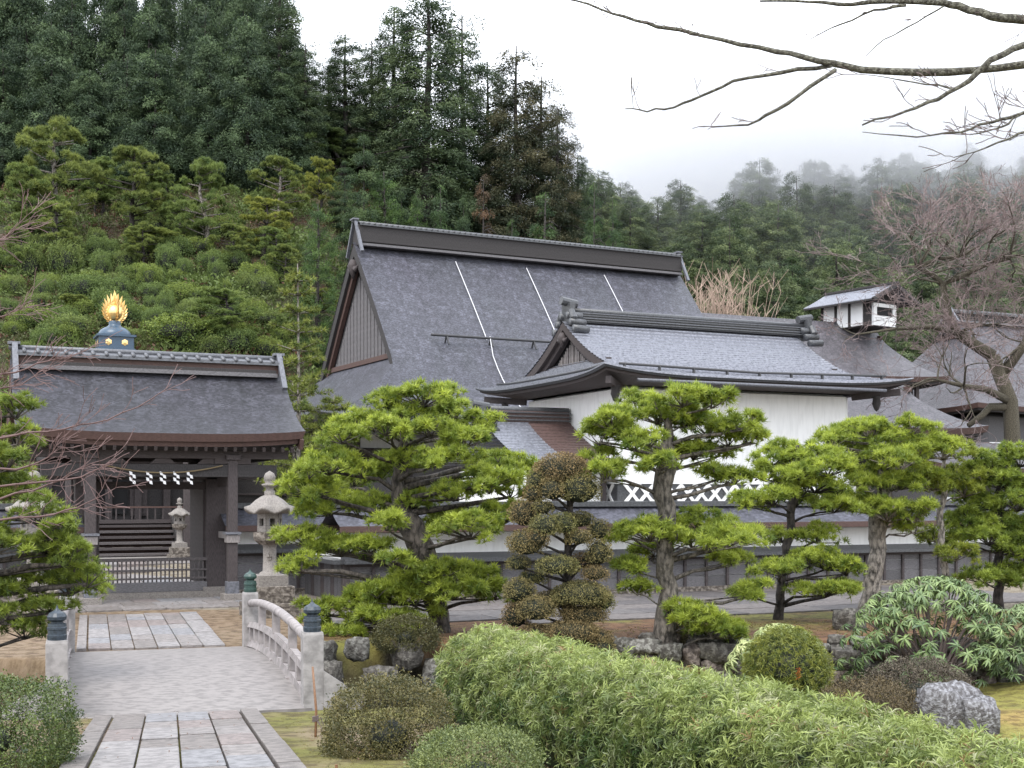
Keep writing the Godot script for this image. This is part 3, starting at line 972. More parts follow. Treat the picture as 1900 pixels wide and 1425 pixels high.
func turret() -> void:
	var t := thing("smoke_turret", "small white walled turret with grey gable roof on the kitchen hall ridge", "turret", W(15.9, 9.85, 59.8), 34)
	t.scale = Vector3(1.13, 0.8, 1.13)
	# a narrow box, its gable towards the front
	boxp("wall", Vector3(0, 0.75, 0.1), Vector3(1.5, 1.5, 2.6), M.wood_dark, t)
	for i in 3:
		boxp("white_board", Vector3(-0.77, 0.72, -0.72 + 0.72 * i), Vector3(0.05, 1.3, 0.6), M.plaster_far, t)
		boxp("post", Vector3(-0.79, 0.72, -0.36 + 0.72 * i - 0.72), Vector3(0.09, 1.4, 0.1), M.wood_dark, t)
	var fr := MB.new()
	fr.box(Vector3(0, 0.30, 1.43), Vector3(1.36, 0.56, 0.13))
	fr.box(Vector3(0, 1.17, 1.43), Vector3(1.36, 0.2, 0.13))
	fr.box(Vector3(-0.58, 0.825, 1.43), Vector3(0.2, 0.49, 0.13))
	fr.box(Vector3(0.58, 0.825, 1.43), Vector3(0.2, 0.49, 0.13))
	var wf := pb("window_frame", fr, M.plaster_far, t)
	sub(boxp("window_opening", Vector3(0, 0.825, 1.41), Vector3(0.96, 0.49, 0.04), M.dark_room, t), wf)
	for i in 3:
		sub(boxp("plaster_relief", Vector3(-0.4 + 0.4 * i, 0.38, 1.51), Vector3(0.26, 0.14, 0.05), M.plaster_far, t), wf)
	for sx in [-1.0, 1.0]:
		var r := MB.new()
		var z0 := -1.6
		var z1 := 2.1
		var rows := 8
		for i in rows:
			var x0 := 1.35 * i / rows
			var x1 := 1.35 * (i + 1) / rows
			var h := func(x: float) -> float:
				return 2.32 - 0.95 * x / 1.35 * (1.12 - 0.12 * x / 1.35)
			var A := Vector3(x0 * sx, h.call(x0), z0)
			var B := Vector3(x0 * sx, h.call(x0), z1)
			var C := Vector3(x1 * sx, h.call(x1) + 0.02, z1)
			var D := Vector3(x1 * sx, h.call(x1) + 0.02, z0)
			if sx < 0:
				r.quad(A, B, C, D); r.quad(D, C, C - Vector3(0, 0.05, 0), D - Vector3(0, 0.05, 0))
			else:
				r.quad(D, C, B, A); r.quad(C, D, D - Vector3(0, 0.05, 0), C - Vector3(0, 0.05, 0))
		pb("roof_slope", r, M.copper_plate, t)
		var bb := MB.new()
		bb.bar(Vector3(0, 2.24, 2.06), Vector3(1.36 * sx, 1.28, 2.06), 0.1, 0.2)
		pb("bargeboard", bb, M.wood_dark, t)
		var ev := MB.new()
		ev.bar(Vector3(1.3 * sx, 1.3, z0), Vector3(1.3 * sx, 1.3, z1), 0.08, 0.1)
		pb("eave_board", ev, M.wood_dark, t)
	var gw := MB.new()
	gw.tri(Vector3(-1.2, 1.4, 1.38), Vector3(0, 2.26, 1.38), Vector3(1.2, 1.4, 1.38))
	pb("gable_wall", gw, M.wood_dark, t)
	boxp("ridge", Vector3(0, 2.36, 0.25), Vector3(0.2, 0.12, 3.8), M.wood_dark, t)

# ------------------------------------------------------------------ perimeter wall
func wall_run(t: Node, x0: float, x1: float, z: float, y_boards: float, y_top: float) -> void:
	var len_ := x1 - x0
	boxp("plaster", Vector3((x0 + x1) * 0.5, y_top * 0.5, z - 0.14), Vector3(len_, y_top, 0.22), M.plaster, t)
	boxp("stone_foot", Vector3((x0 + x1) * 0.5, 0.05, z + 0.03), Vector3(len_, 0.16, 0.2), M.granite_dark, t)
	# horizontal boards in bays between battens
	var bay := 0.56
	var n := int(len_ / bay)
	bay = len_ / n
	var boards := 3
	for i in n:
		var xa := x0 + bay * i
		for k in boards:
			var h := (y_boards - 0.12) / boards
			boxp("board", Vector3(xa + bay * 0.5, 0.12 + h * (k + 0.5), z + 0.008 * ((i * 7 + k * 3) % 3)), Vector3(bay - 0.015, h - 0.014, 0.03), M.board_grey if (i * 5 + k * 2) % 3 else M.board_grey_dark, t)
		boxp("batten", Vector3(xa, y_boards * 0.5 + 0.03, z + 0.045), Vector3(0.065, y_boards - 0.08, 0.05), M.wood_post, t)
	# little sill roof over the boards
	var s := MB.new()
	var a := Vector3(x0 - 0.1, y_boards + 0.13, z - 0.03)
	var b := Vector3(x1 + 0.1, y_boards + 0.13, z - 0.03)
	s.hexa([Vector3(x0 - 0.1, y_boards - 0.02, z - 0.03), Vector3(x1 + 0.1, y_boards - 0.02, z - 0.03), a, b, Vector3(x0 - 0.1, y_boards - 0.06, z + 0.27), Vector3(x1 + 0.1, y_boards - 0.06, z + 0.27), Vector3(x0 - 0.1, y_boards + 0.02, z + 0.27), Vector3(x1 + 0.1, y_boards + 0.02, z + 0.27)])
	pb("sill_roof", s, M.tile, t)
	boxp("sill_beam", Vector3((x0 + x1) * 0.5, y_boards - 0.09, z + 0.05), Vector3(len_, 0.07, 0.09), M.wood_beam, t)
	# roof
	var hr := y_top + 0.52
	var he := y_top + 0.13
	for sz in [1.0, -1.0]:
		var r := MB.new()
		var rows := 8
		var zc := z - 0.14
		for i in rows:
			var b0 := 0.72 * i / rows
			var b1 := 0.72 * (i + 1) / rows
			var h := func(q: float) -> float:
				return he + (hr - he) * (0.6 * (1 - q / 0.72) + 0.4 * pow(1 - q / 0.72, 2.0))
			var A := Vector3(x0 - 0.3, h.call(b0), zc + b0 * sz)
			var B := Vector3(x1 + 0.3, h.call(b0), zc + b0 * sz)
			var C := Vector3(x1 + 0.3, h.call(b1), zc + b1 * sz)
			var D := Vector3(x0 - 0.3, h.call(b1), zc + b1 * sz)
			if sz > 0:
				r.quv(A, B, C, D, Vector2(A.x, b0), Vector2(B.x, b0), Vector2(C.x, b1), Vector2(D.x, b1))
			else:
				r.quv(D, C, B, A, Vector2(D.x, b1), Vector2(C.x, b1), Vector2(B.x, b0), Vector2(A.x, b0))
		pb("roof_slope", r, M.shingle, t, true)
		boxp("eave_edge", Vector3((x0 + x1) * 0.5, he - 0.06, zc + 0.70 * sz), Vector3(len_ + 0.58, 0.13, 0.05), M.wood_red, t)
		boxp("soffit", Vector3((x0 + x1) * 0.5, he - 0.125, zc + 0.41 * sz), Vector3(len_ + 0.5, 0.02, 0.58), M.wood_dark, t)
	boxp("ridge", Vector3((x0 + x1) * 0.5, hr + 0.04, z - 0.14), Vector3(len_ + 0.7, 0.12, 0.26), M.tile, t)

func perimeter() -> void:
	var t := thing("garden_wall", "long board-clad wall with white plaster band and bark roof, right of the gate", "wall", W(-7.77, 0, 27.88), 24)
	wall_run(t, 3.35, 25.0, 3.3, 0.88, 1.46)
	# the end face, boarded upright
	for i in 12:
		boxp("end_board", Vector3(3.33, 0.42, 3.2 - 0.26 * i), Vector3(0.03, 0.84, 0.235), M.board_grey_dark if i % 3 else M.wood_post, t)
	boxp("end_plaster", Vector3(3.44, 0.7, 1.5), Vector3(0.14, 1.4, 3.0), M.plaster, t)
	boxp("corner_post", Vector3(3.34, 0.5, 3.32), Vector3(0.14, 1.0, 0.14), M.wood_post, t)
	boxp("corner_cover", Vector3(3.36, 1.2, 3.2), Vector3(0.1, 0.42, 0.3), M.wood_post, t)
	boxp("end_sill", Vector3(3.2, 0.86, 1.7), Vector3(0.34, 0.09, 3.5), M.tile, t)
	var u := thing("garden_wall", "short set-back stretch of wall between the gate and the stone lantern", "wall", W(-7.77, 0, 27.88), 24)
	wall_run(u, 1.75, 3.9, 0.1, 1.0, 1.42)
	var v := thing("garden_wall", "stretch of wall left of the gate behind the leaning pine", "wall", W(-7.77, 0, 27.88), 24)
	wall_run(v, -9.0, -1.75, 0.1, 1.0, 1.42)

# ------------------------------------------------------------------ the gate
func gate() -> void:
	var t := thing("temple_gate", "wooden temple gate with thick grey bark roof and tiled ridge at the path's end", "gate", W(-7.77, 0, 27.88), 24)
	var p := {A = 2.85, B = 2.05, Lv = 2.85, ag = 2.5, bg = 2.05, hr = 5.02, he = 3.46, k = 0.42, pw = 1.9, cu = 0.10, cp = 3.0, th = 0.16, th2 = 0.1, rows = 16, wt = 3.12, wa = 2.3, wb = 1.5}
	p.m_board = M.wood_red
	roof(t, p, M.shingle_gate, M.wood_red, M.wood_dark)
	ridge_box(t, 2.72, 4.84, 5.16, 0.42, M.wood_red, 20, 4.55, M.tile_pale)
	boxp("ridge_board", Vector3(0, 4.90, 0), Vector3(5.3, 0.16, 0.66), M.wood_dark, t)
	boxp("eave_beam", Vector3(0, 3.07, 1.5), Vector3(5.2, 0.2, 0.16), M.wood_beam, t)
	boxp("eave_beam", Vector3(0, 3.07, -1.5), Vector3(5.2, 0.2, 0.16), M.wood_beam, t)
	# rafters under the eaves
	for sz in [1.0, -1.0]:
		for i in 27:
			var x := -2.6 + 0.2 * i
			var rf_ := MB.new()
			rf_.bar(Vector3(x, 3.15, 1.93 * sz), Vector3(x, 3.44, 1.25 * sz), 0.06, 0.08)
			pb("rafter", rf_, M.wood_beam, t)
	# gables
	for sx in [-1.0, 1.0]:
		var g := MB.new()
		for i in 16:
			var b0 := -1.5 + 3.0 * i / 16.0
			var b1 := -1.5 + 3.0 * (i + 1) / 16.0
			g.quad(Vector3(2.25 * sx, 2.95, b0), Vector3(2.25 * sx, roof_h(p, b0) - 0.1, b0), Vector3(2.25 * sx, roof_h(p, b1) - 0.1, b1), Vector3(2.25 * sx, 2.95, b1))
		pb("gable_wall", g, M.wood_dark, t)
		for sz in [-1.0, 1.0]:
			var bb := MB.new()
			for i in 10:
				var q0 := roof_pt(p, 2.8, 2.0 * i / 10.0)
				var q1 := roof_pt(p, 2.8, 2.0 * (i + 1) / 10.0)
				q0.y -= 0.3
				q1.y -= 0.3
				bb.bar(Vector3(2.78 * sx, q0.y, q0.z * sz), Vector3(2.78 * sx, q1.y, q1.z * sz), 0.08, 0.22)
			pb("bargeboard", bb, M.wood_red, t)
	# stone sills, main pillars, posts
	boxp("stone_sill", Vector3(0, 0.06, 0.0), Vector3(3.7, 0.16, 0.75), M.granite, t)
	for sx in [-1.0, 1.0]:
		boxp("pillar_base", Vector3(1.36 * sx, 0.17, 0), Vector3(0.6, 0.1, 0.5), M.granite, t)
		boxp("main_pillar", Vector3(1.36 * sx, 1.5, 0), Vector3(0.44, 2.76, 0.3), M.wood_post, t)
		boxp("door_panel", Vector3(1.07 * sx, 1.55, -0.45), Vector3(0.07, 2.5, 0.95), M.wood_post, t, Basis(Vector3.UP, 0.12 * sx))
		for z in [1.5, -1.5]:
			var pst := boxp("post", Vector3(1.42 * sx, 1.6, z), Vector3(0.2, 2.9, 0.2), M.wood_post, t)
			boxp("post_base", Vector3(1.42 * sx, 0.06, z), Vector3(0.42, 0.2, 0.42), M.granite, t)
			sub(boxp("post_shoe", Vector3(1.42 * sx, 0.28, z), Vector3(0.25, 0.26, 0.25), M.metal_grey, t), pst)
			sub(boxp("post_band", Vector3(1.42 * sx, 1.3, z), Vector3(0.27, 0.16, 0.27), M.wood_pale, t), pst)
			sub(boxp("post_band_cap", Vector3(1.42 * sx, 1.42, z), Vector3(0.33, 0.05, 0.33), M.metal_grey, t), pst)
			boxp("tie_beam", Vector3(1.42 * sx, 1.36, z * 0.55), Vector3(0.1, 0.14, absf(z) - 0.45), M.wood_pale, t)
			boxp("upper_tie_beam", Vector3(1.42 * sx, 2.5, z * 0.55), Vector3(0.12, 0.2, absf(z) - 0.3), M.wood_post, t)
			boxp("bracket_arm", Vector3(1.42 * sx, 2.93, z), Vector3(0.75, 0.14, 0.18), M.wood_beam, t)
			boxp("bearing_block", Vector3(1.42 * sx, 3.0, z), Vector3(0.3, 0.1, 0.3), M.wood_post, t)
	# beams over the opening; the big front beam runs out beyond the posts
	boxp("main_lintel", Vector3(0, 2.72, 0), Vector3(4.5, 0.34, 0.3), M.wood_beam, t)
	boxp("front_beam", Vector3(0, 2.72, 1.5), Vector3(4.7, 0.26, 0.16), M.wood_dark, t)
	boxp("rear_beam", Vector3(0, 2.72, -1.5), Vector3(4.7, 0.26, 0.16), M.wood_dark, t)
	boxp("door_lintel", Vector3(0, 2.42, 0.02), Vector3(2.4, 0.16, 0.2), M.wood_beam, t)
	for x in [-0.95, 0.0, 0.95]:
		var fl := MB.new()
		fl.hexa([Vector3(x - 0.26, 2.86, 1.45), Vector3(x + 0.26, 2.86, 1.45), Vector3(x - 0.1, 3.0, 1.45), Vector3(x + 0.1, 3.0, 1.45), Vector3(x - 0.26, 2.86, 1.55), Vector3(x + 0.26, 2.86, 1.55), Vector3(x - 0.1, 3.0, 1.55), Vector3(x + 0.1, 3.0, 1.55)])
		pb("strut", fl, M.wood_beam, t)
	# slatted barrier across the opening
	var bs := boxp("slatted_barrier", Vector3(0, 0.24, 0.12), Vector3(2.3, 0.2, 0.16), M.board_grey, t)
	sub(boxp("barrier_rail", Vector3(0, 0.83, 0.12), Vector3(2.3, 0.07, 0.07), M.wood_grey, t), bs)
	sub(boxp("barrier_rail", Vector3(0, 0.6, 0.135), Vector3(2.3, 0.04, 0.04), M.wood_grey, t), bs)
	sub(boxp("barrier_rail", Vector3(0, 0.42, 0.135), Vector3(2.3, 0.04, 0.04), M.wood_grey, t), bs)
	for i in 25:
		sub(boxp("barrier_slat", Vector3(-1.08 + 0.09 * i, 0.58, 0.105), Vector3(0.03, 0.5, 0.025), M.wood_grey, t), bs)
	straw_rope()

func straw_rope() -> void:
	var t := thing("straw_rope", "thin straw rope hung with five white paper zigzags under the gate lintel", "sacred rope", W(-7.77, 0, 27.88), 24)
	var pts := []
	var rad := []
	for i in 17:
		var u := i / 16.0
		pts.append(Vector3(-1.2 + 2.4 * u, 2.83 - 0.16 * 4 * u * (1 - u), 1.62))
		rad.append(0.016)
	var m := MB.new()
	m.tube(pts, rad, 5)
	pb("rope", m, M.rope_straw, t, true)
	for i in 5:
		var x := -0.62 + 0.27 * i + (0.06 if i > 0 else 0.0)
		var z := MB.new()
		var y := 2.70
		var w := 0.029
		for k in 4:   # folded strip, each fold stepping sideways
			var dx := 0.03 * (1 if k % 2 else -1)
			var A := Vector3(x + dx - w, y, 1.63 + 0.012 * (k % 2))
			var B := Vector3(x + dx + w, y - 0.02, 1.63 + 0.012 * (k % 2))
			var dn := Vector3(0.008, -0.07, 0.008)
			z.hexa([A + dn - Vector3(0, 0, 0.004), B + dn - Vector3(0, 0, 0.004), A - Vector3(0, 0, 0.004), B - Vector3(0, 0, 0.004), A + dn, B + dn, A, B])
			y -= 0.06
		pb("paper_streamer", z, M.paper, t)

# ------------------------------------------------------------------ the small hall seen through the gate, with its gilded jewel
func jewel_hall() -> void:
	var t := thing("shrine_hall", "dark wooden shrine hall with broad steps, seen through the gate opening", "hall", W(-12.35, 0.45, 40.2), 24)
	# pyramid roof
	var r := MB.new()
	var B := 3.3
	var rows := 14
	var h := func(b: float) -> float:
		return 3.35 + 3.0 * (0.45 * (1 - b / B) + 0.55 * pow(1 - b / B, 2.0))
	for s in 4:
		var rot := Basis(Vector3.UP, PI / 2 * s)
		for i in rows:
			var b0: float = B * i / rows
			var b1: float = B * (i + 1) / rows
			var A := rot * Vector3(-b0, h.call(b0), b0)
			var C := rot * Vector3(b0, h.call(b0), b0)
			var D := rot * Vector3(b1, h.call(b1), b1)
			var E := rot * Vector3(-b1, h.call(b1), b1)
			r.quv(A, C, D, E, Vector2(-b0, b0 * 1.3), Vector2(b0, b0 * 1.3), Vector2(b1, b1 * 1.3), Vector2(-b1, b1 * 1.3))
	pb("roof", r, M.shingle, t, true)
	boxp("eave_edge", Vector3(0, 3.24, 0), Vector3(2 * B - 0.1, 0.2, 2 * B - 0.1), M.wood_red, t)
	boxp("wall", Vector3(0, 1.8, -0.1), Vector3(4.2, 3.1, 4.0), M.wood_dark, t)
	for i in 6:
		boxp("post", Vector3(-2.1 + 0.84 * i, 1.7, 2.0), Vector3(0.2, 3.4, 0.2), M.wood_post, t)
	boxp("door_opening", Vector3(-0.25, 1.85, 1.93), Vector3(0.75, 1.3, 0.08), M.dark_room, t)
	boxp("door_panel", Vector3(-0.95, 1.85, 1.95), Vector3(0.5, 1.4, 0.06), M.wood_post, t)
	boxp("door_panel", Vector3(0.45, 1.85, 1.95), Vector3(0.5, 1.4, 0.06), M.wood_post, t)
	boxp("lintel", Vector3(0, 2.7, 2.05), Vector3(4.4, 0.22, 0.16), M.wood_beam, t)
	boxp("veranda", Vector3(0, 1.0, 2.5), Vector3(4.8, 0.1, 1.1), M.wood_post, t)
	for i in 22:
		boxp("railing_bar", Vector3(-2.3 + 0.22 * i, 1.24, 2.98), Vector3(0.04, 0.36, 0.04), M.wood_post, t)
	boxp("railing", Vector3(0, 1.42, 2.98), Vector3(4.7, 0.05, 0.06), M.wood_red, t)
	for i in 6:
		boxp("step", Vector3(-0.1, 0.10 + 0.155 * i, 4.25 - 0.24 * i), Vector3(2.7, 0.07, 0.32), M.wood_grey if i % 2 == 0 else M.wood_post, t)
		boxp("riser", Vector3(-0.1, 0.03 + 0.155 * i, 4.13 - 0.24 * i), Vector3(2.6, 0.1, 0.03), M.wood_red, t)
	for sx in [-1.0, 1.0]:
		var st := MB.new()
		st.bar(Vector3(-0.1 + 1.38 * sx, 0.12, 4.4), Vector3(-0.1 + 1.38 * sx, 1.05, 2.95), 0.09, 0.24)
		pb("stringer", st, M.wood_dark, t)
	boxp("canopy_post", Vector3(1.5, 1.7, 4.2), Vector3(0.22, 3.4, 0.22), M.wood_post, t)
	boxp("canopy_post", Vector3(-1.7, 1.7, 4.2), Vector3(0.22, 3.4, 0.22), M.wood_post, t)
	boxp("post_stone", Vector3(1.5, 0.05, 4.2), Vector3(0.6, 0.14, 0.6), M.granite, t)
	boxp("post_stone", Vector3(-1.7, 0.05, 4.2), Vector3(0.6, 0.14, 0.6), M.granite, t)
	boxp("stone_platform", Vector3(0, -0.06, 3.6), Vector3(6.4, 0.2, 3.2), M.granite, t)
	# right-hand side wing wall with white slip of paper window
	boxp("side_wall", Vector3(3.6, 1.5, 1.2), Vector3(3.0, 3.0, 0.3), M.wood_dark, t)
	boxp("paper_window", Vector3(3.3, 2.45, 1.38), Vector3(1.9, 0.2, 0.05), M.plaster, t)
	for i in 3:
		boxp("wall_rail", Vector3(3.6, 0.7 + 0.55 * i, 1.38), Vector3(2.9, 0.07, 0.06), M.wood_post, t)
	jewel(W(-12.35, 6.62, 40.2))
	# courtyard paving beyond the gate
	var c := setting("courtyard_paving", W(-7.77, 0, 27.88), 24)
	for i in 7:
		for j in 9:
			var z := -1.0 - 1.02 * j
			var y := 0.02 + 0.45 * smoothstep(30.5, 36.0, 27.88 + 0.914 * -z) 
			boxp("paving_slab", Vector3(-2.35 + 0.72 * i + (0.2 if j % 2 else 0.0), y - 0.015 * ((i * 3 + j * 5) % 3), z), Vector3(0.69, 0.1, 0.98), M["slab%d" % ((i * 7 + j * 3) % 5)], c, Basis(Vector3.RIGHT, 0.05))

func jewel(at: Vector3) -> void:
	var t := thing("jewel_finial", "gilded flaming jewel on blue bronze dome and square base, above the gate roof", "roof finial", at, 24)
	var sqb := boxp("square_base", Vector3(0, 0.27, 0), Vector3(1.04, 0.46, 1.04), M.bronze_blue, t)
	boxp("base_lip", Vector3(0, 0.06, 0), Vector3(1.12, 0.12, 1.12), M.bronze_blue, t)
	boxp("base_cornice", Vector3(0, 0.51, 0), Vector3(1.16, 0.07, 1.16), M.bronze_blue, t)
	for s in 4:
		var rot := Basis(Vector3.UP, PI / 2 * s)
		for x in [-0.24, 0.24]:
			var c := MB.new()
			for k in 12:   # a round crest of petals
				var a := TAU * k / 12.0
				var b := TAU * (k + 1) / 12.0
				var ra := 0.085 + 0.02 * (k % 2)
				var rb := 0.085 + 0.02 * ((k + 1) % 2)
				c.tri(Vector3(x, 0.3, 0.545), Vector3(x + cos(b) * rb, 0.3 + sin(b) * rb, 0.53), Vector3(x + cos(a) * ra, 0.3 + sin(a) * ra, 0.53))
			sub(part("gold_crest", c.done(), M.gold, t, Transform3D(rot, Vector3.ZERO)), sqb)
	var d := MB.new()
	var prof := [Vector2(0.5, 0.545), Vector2(0.5, 0.6), Vector2(0.44, 0.7), Vector2(0.34, 0.78), Vector2(0.22, 0.83), Vector2(0.17, 0.9), Vector2(0.19, 0.98), Vector2(0.16, 1.01), Vector2(0.001, 1.02)]
	d.lathe(prof, 24)
	pb("bronze_dome", d, M.bronze_blue, t, true)
	var j := MB.new()
	var jp := []
	for i in 13:
		var a := -PI / 2 + PI * i / 12.0
		jp.append(Vector2(maxf(0.0001, cos(a) * 0.24), 1.27 + sin(a) * 0.25))
	j.lathe(jp, 20)
	var gj := pb("gold_jewel", j, M.gold, t, true)
	# four wings of flame round the jewel
	for s in 4:
		var f := MB.new()
		var n := 9
		for i in n:
			var a := lerpf(-1.25, 1.30, float(i) / (n - 1))
			var c0 := Vector3(cos(a) * 0.27, 1.28 + sin(a) * 0.28, 0)
			var len_ := 0.19 + 0.12 * smoothstep(0.2, 1.2, a)
			var dir := Vector3(cos(a) * 0.75, sin(a) * 0.75 + 0.65, 0).normalized()
			var side := Vector3(-dir.y, dir.x, 0) * 0.042
			var zz := Vector3(0, 0, 0.022)
			var tip := c0 + dir * len_ + Vector3(0, 0.03, 0)
			var mid := c0 + dir * len_ * 0.45
			for q in [zz, -zz]:
				f.tri(c0 - side, mid + side * 1.15 + q, c0 + side) 
				f.tri(c0 - side, tip, mid + side * 1.15 + q)
				f.tri(c0 - side * 1.0, mid - side * 0.9 + q, tip)
				f.tri(c0 + side + q, c0 - side + q, c0 - dir * 0.08 + q)
		f.tri(Vector3(-0.02, 1.5, 0.02), Vector3(0.0, 1.98, 0), Vector3(0.11, 1.55, 0.0))
		f.tri(Vector3(-0.02, 1.5, -0.02), Vector3(0.11, 1.55, 0.0), Vector3(0.0, 1.98, 0))
		sub(part("flame", f.done(), M.gold, t, Transform3D(Basis(Vector3.UP, PI / 2 * s + 0.2), Vector3.ZERO)), gj)

# ------------------------------------------------------------------ stone lanterns
func lantern(called: String, label: String, at: Vector3, turn: float, s: float, m: Material, m2: Material) -> Node3D:
	var t := thing(called, label, "stone lantern", at, turn)
	boxp("lower_step", Vector3(0, 0.13, 0) * s, Vector3(0.98, 0.28, 0.98) * s, m2, t)
	boxp("middle_step", Vector3(0, 0.42, 0) * s, Vector3(0.8, 0.34, 0.8) * s, m2, t)
	boxp("upper_step", Vector3(0, 0.69, 0) * s, Vector3(0.6, 0.22, 0.6) * s, m, t)
	var sh := MB.new()
	sh.lathe([Vector2(0.21, 0.8), Vector2(0.19, 0.84), Vector2(0.135, 0.87), Vector2(0.128, 1.1), Vector2(0.128, 1.3), Vector2(0.135, 1.36), Vector2(0.18, 1.39), Vector2(0.001, 1.4)].map(func(v): return v * s), 16)
	pb("shaft", sh, m, t, true)
	var pl := MB.new()
	pl.lathe([Vector2(0.001, 1.37), Vector2(0.2, 1.38), Vector2(0.3, 1.46), Vector2(0.315, 1.5), Vector2(0.315, 1.62), Vector2(0.001, 1.625)].map(func(v): return v * s), 6)
	pb("lamp_platform", pl, m2, t)
	var fb := MB.new()   # six-sided lamp chamber with a square window in every side
	var R := 0.225 * s
	var y0 := 1.625 * s
	var y1 := 1.98 * s
	for k in 6:
		var a := TAU * k / 6.0 + PI / 6
		var rot := Basis(Vector3.UP, -a + PI / 2)
		var ap := R * cos(PI / 6)
		var hw := R * sin(PI / 6)
		var win := 0.055 * s
		var wy0 := 1.74 * s
		var wy1 := 1.88 * s
		var o := rot * Vector3(0, 0, ap)
		fb.box(o + Vector3(0, (y0 + wy0) * 0.5, 0), Vector3(hw * 2, wy0 - y0, 0.035 * s), rot)
		fb.box(o + Vector3(0, (y1 + wy1) * 0.5, 0), Vector3(hw * 2, y1 - wy1, 0.035 * s), rot)
		for sx in [-1.0, 1.0]:
			fb.box(o + rot * Vector3((hw + win) * 0.5 * sx, 0, 0) + Vector3(0, (wy0 + wy1) * 0.5, 0), Vector3(hw - win, wy1 - wy0, 0.035 * s), rot)
	pb("lamp_chamber", fb, m, t)
	var rf_ := MB.new()   # spreading roof with a scalloped rim
	var sides := 36
	var prof := [[0.1, 2.33], [0.17, 2.3], [0.27, 2.23], [0.36, 2.12], [0.45, 2.06]]
	var pt := func(i: int, k: int) -> Vector3:
		var a := TAU * k / sides
		var lob := cos(a * 6.0)
		var e: float = i / 4.0
		var r: float = prof[i][0] * (1.0 + 0.10 * lob * e * e)
		var y: float = prof[i][1] + 0.045 * lob * e * e * e
		return Vector3(cos(a) * r, y, sin(a) * r) * s
	for i in 4:
		for k in sides:
			rf_.quad(pt.call(i, k), pt.call(i + 1, k), pt.call(i + 1, (k + 1) % sides), pt.call(i, (k + 1) % sides))
	for k in sides:
		var A: Vector3 = pt.call(4, k)
		var B: Vector3 = pt.call(4, (k + 1) % sides)
		var dn := Vector3(0, -0.05 * s, 0)
		rf_.quad(A, A + dn, B + dn, B)
		rf_.quad(A + dn, Vector3(A.x * 0.5, 1.98 * s, A.z * 0.5), Vector3(B.x * 0.5, 1.98 * s, B.z * 0.5), B + dn)
	pb("lantern_roof", rf_, m, t, true)
	var jw := MB.new()
	jw.lathe([Vector2(0.1, 2.32), Vector2(0.105, 2.4), Vector2(0.075, 2.42), Vector2(0.075, 2.47), Vector2(0.15, 2.51), Vector2(0.16, 2.54), Vector2(0.08, 2.56), Vector2(0.11, 2.61), Vector2(0.115, 2.68), Vector2(0.085, 2.75), Vector2(0.001, 2.8)].map(func(v): return v * s), 14)
	pb("lantern_jewel", jw, m, t, true)
	return t

func lanterns() -> void:
	var a := lantern("stone_lantern", "tall pale stone lantern with scalloped roof beside the bridge, right of the gate", W(-4.44, 0, 23.7), 24, 0.95, M.granite, M.granite_dark)
	# engraved character strokes on the shaft
	var g := MB.new()
	for q in [[-0.03, 0.0, 0.05, 0.012], [0.02, 0.0, 0.05, 0.012], [0.0, 0.03, 0.012, 0.1], [0.0, -0.05, 0.08, 0.012], [0.035, -0.02, 0.012, 0.07]]:
		g.box(Vector3(-0.03 + q[0], 1.08 + q[1], 0.1205), Vector3(q[2], q[3], 0.006))
	pb("carved_character", g, M.granite_dark, a)
	lantern("stone_lantern", "stone lantern half hidden in the pine at the left of the gate", W(-8.35, 0, 22.6), 24, 0.95, M.granite, M.granite_dark)
	var c := lantern("small_lantern", "small pale stone lantern standing in the court behind the gate barrier", W(-9.15, 0.42, 35.6), 24, 0.62, M.granite, M.granite_dark)
	c.scale = Vector3(1.0, 1.0, 1.0)

# ------------------------------------------------------------------ bridge
const BL := 5.57
const BW := 1.26

func arch(z: float) -> float:
	var u := clampf(-z / BL, 0.0, 1.0)
	return 0.14 * 4.0 * u * (1.0 - u)

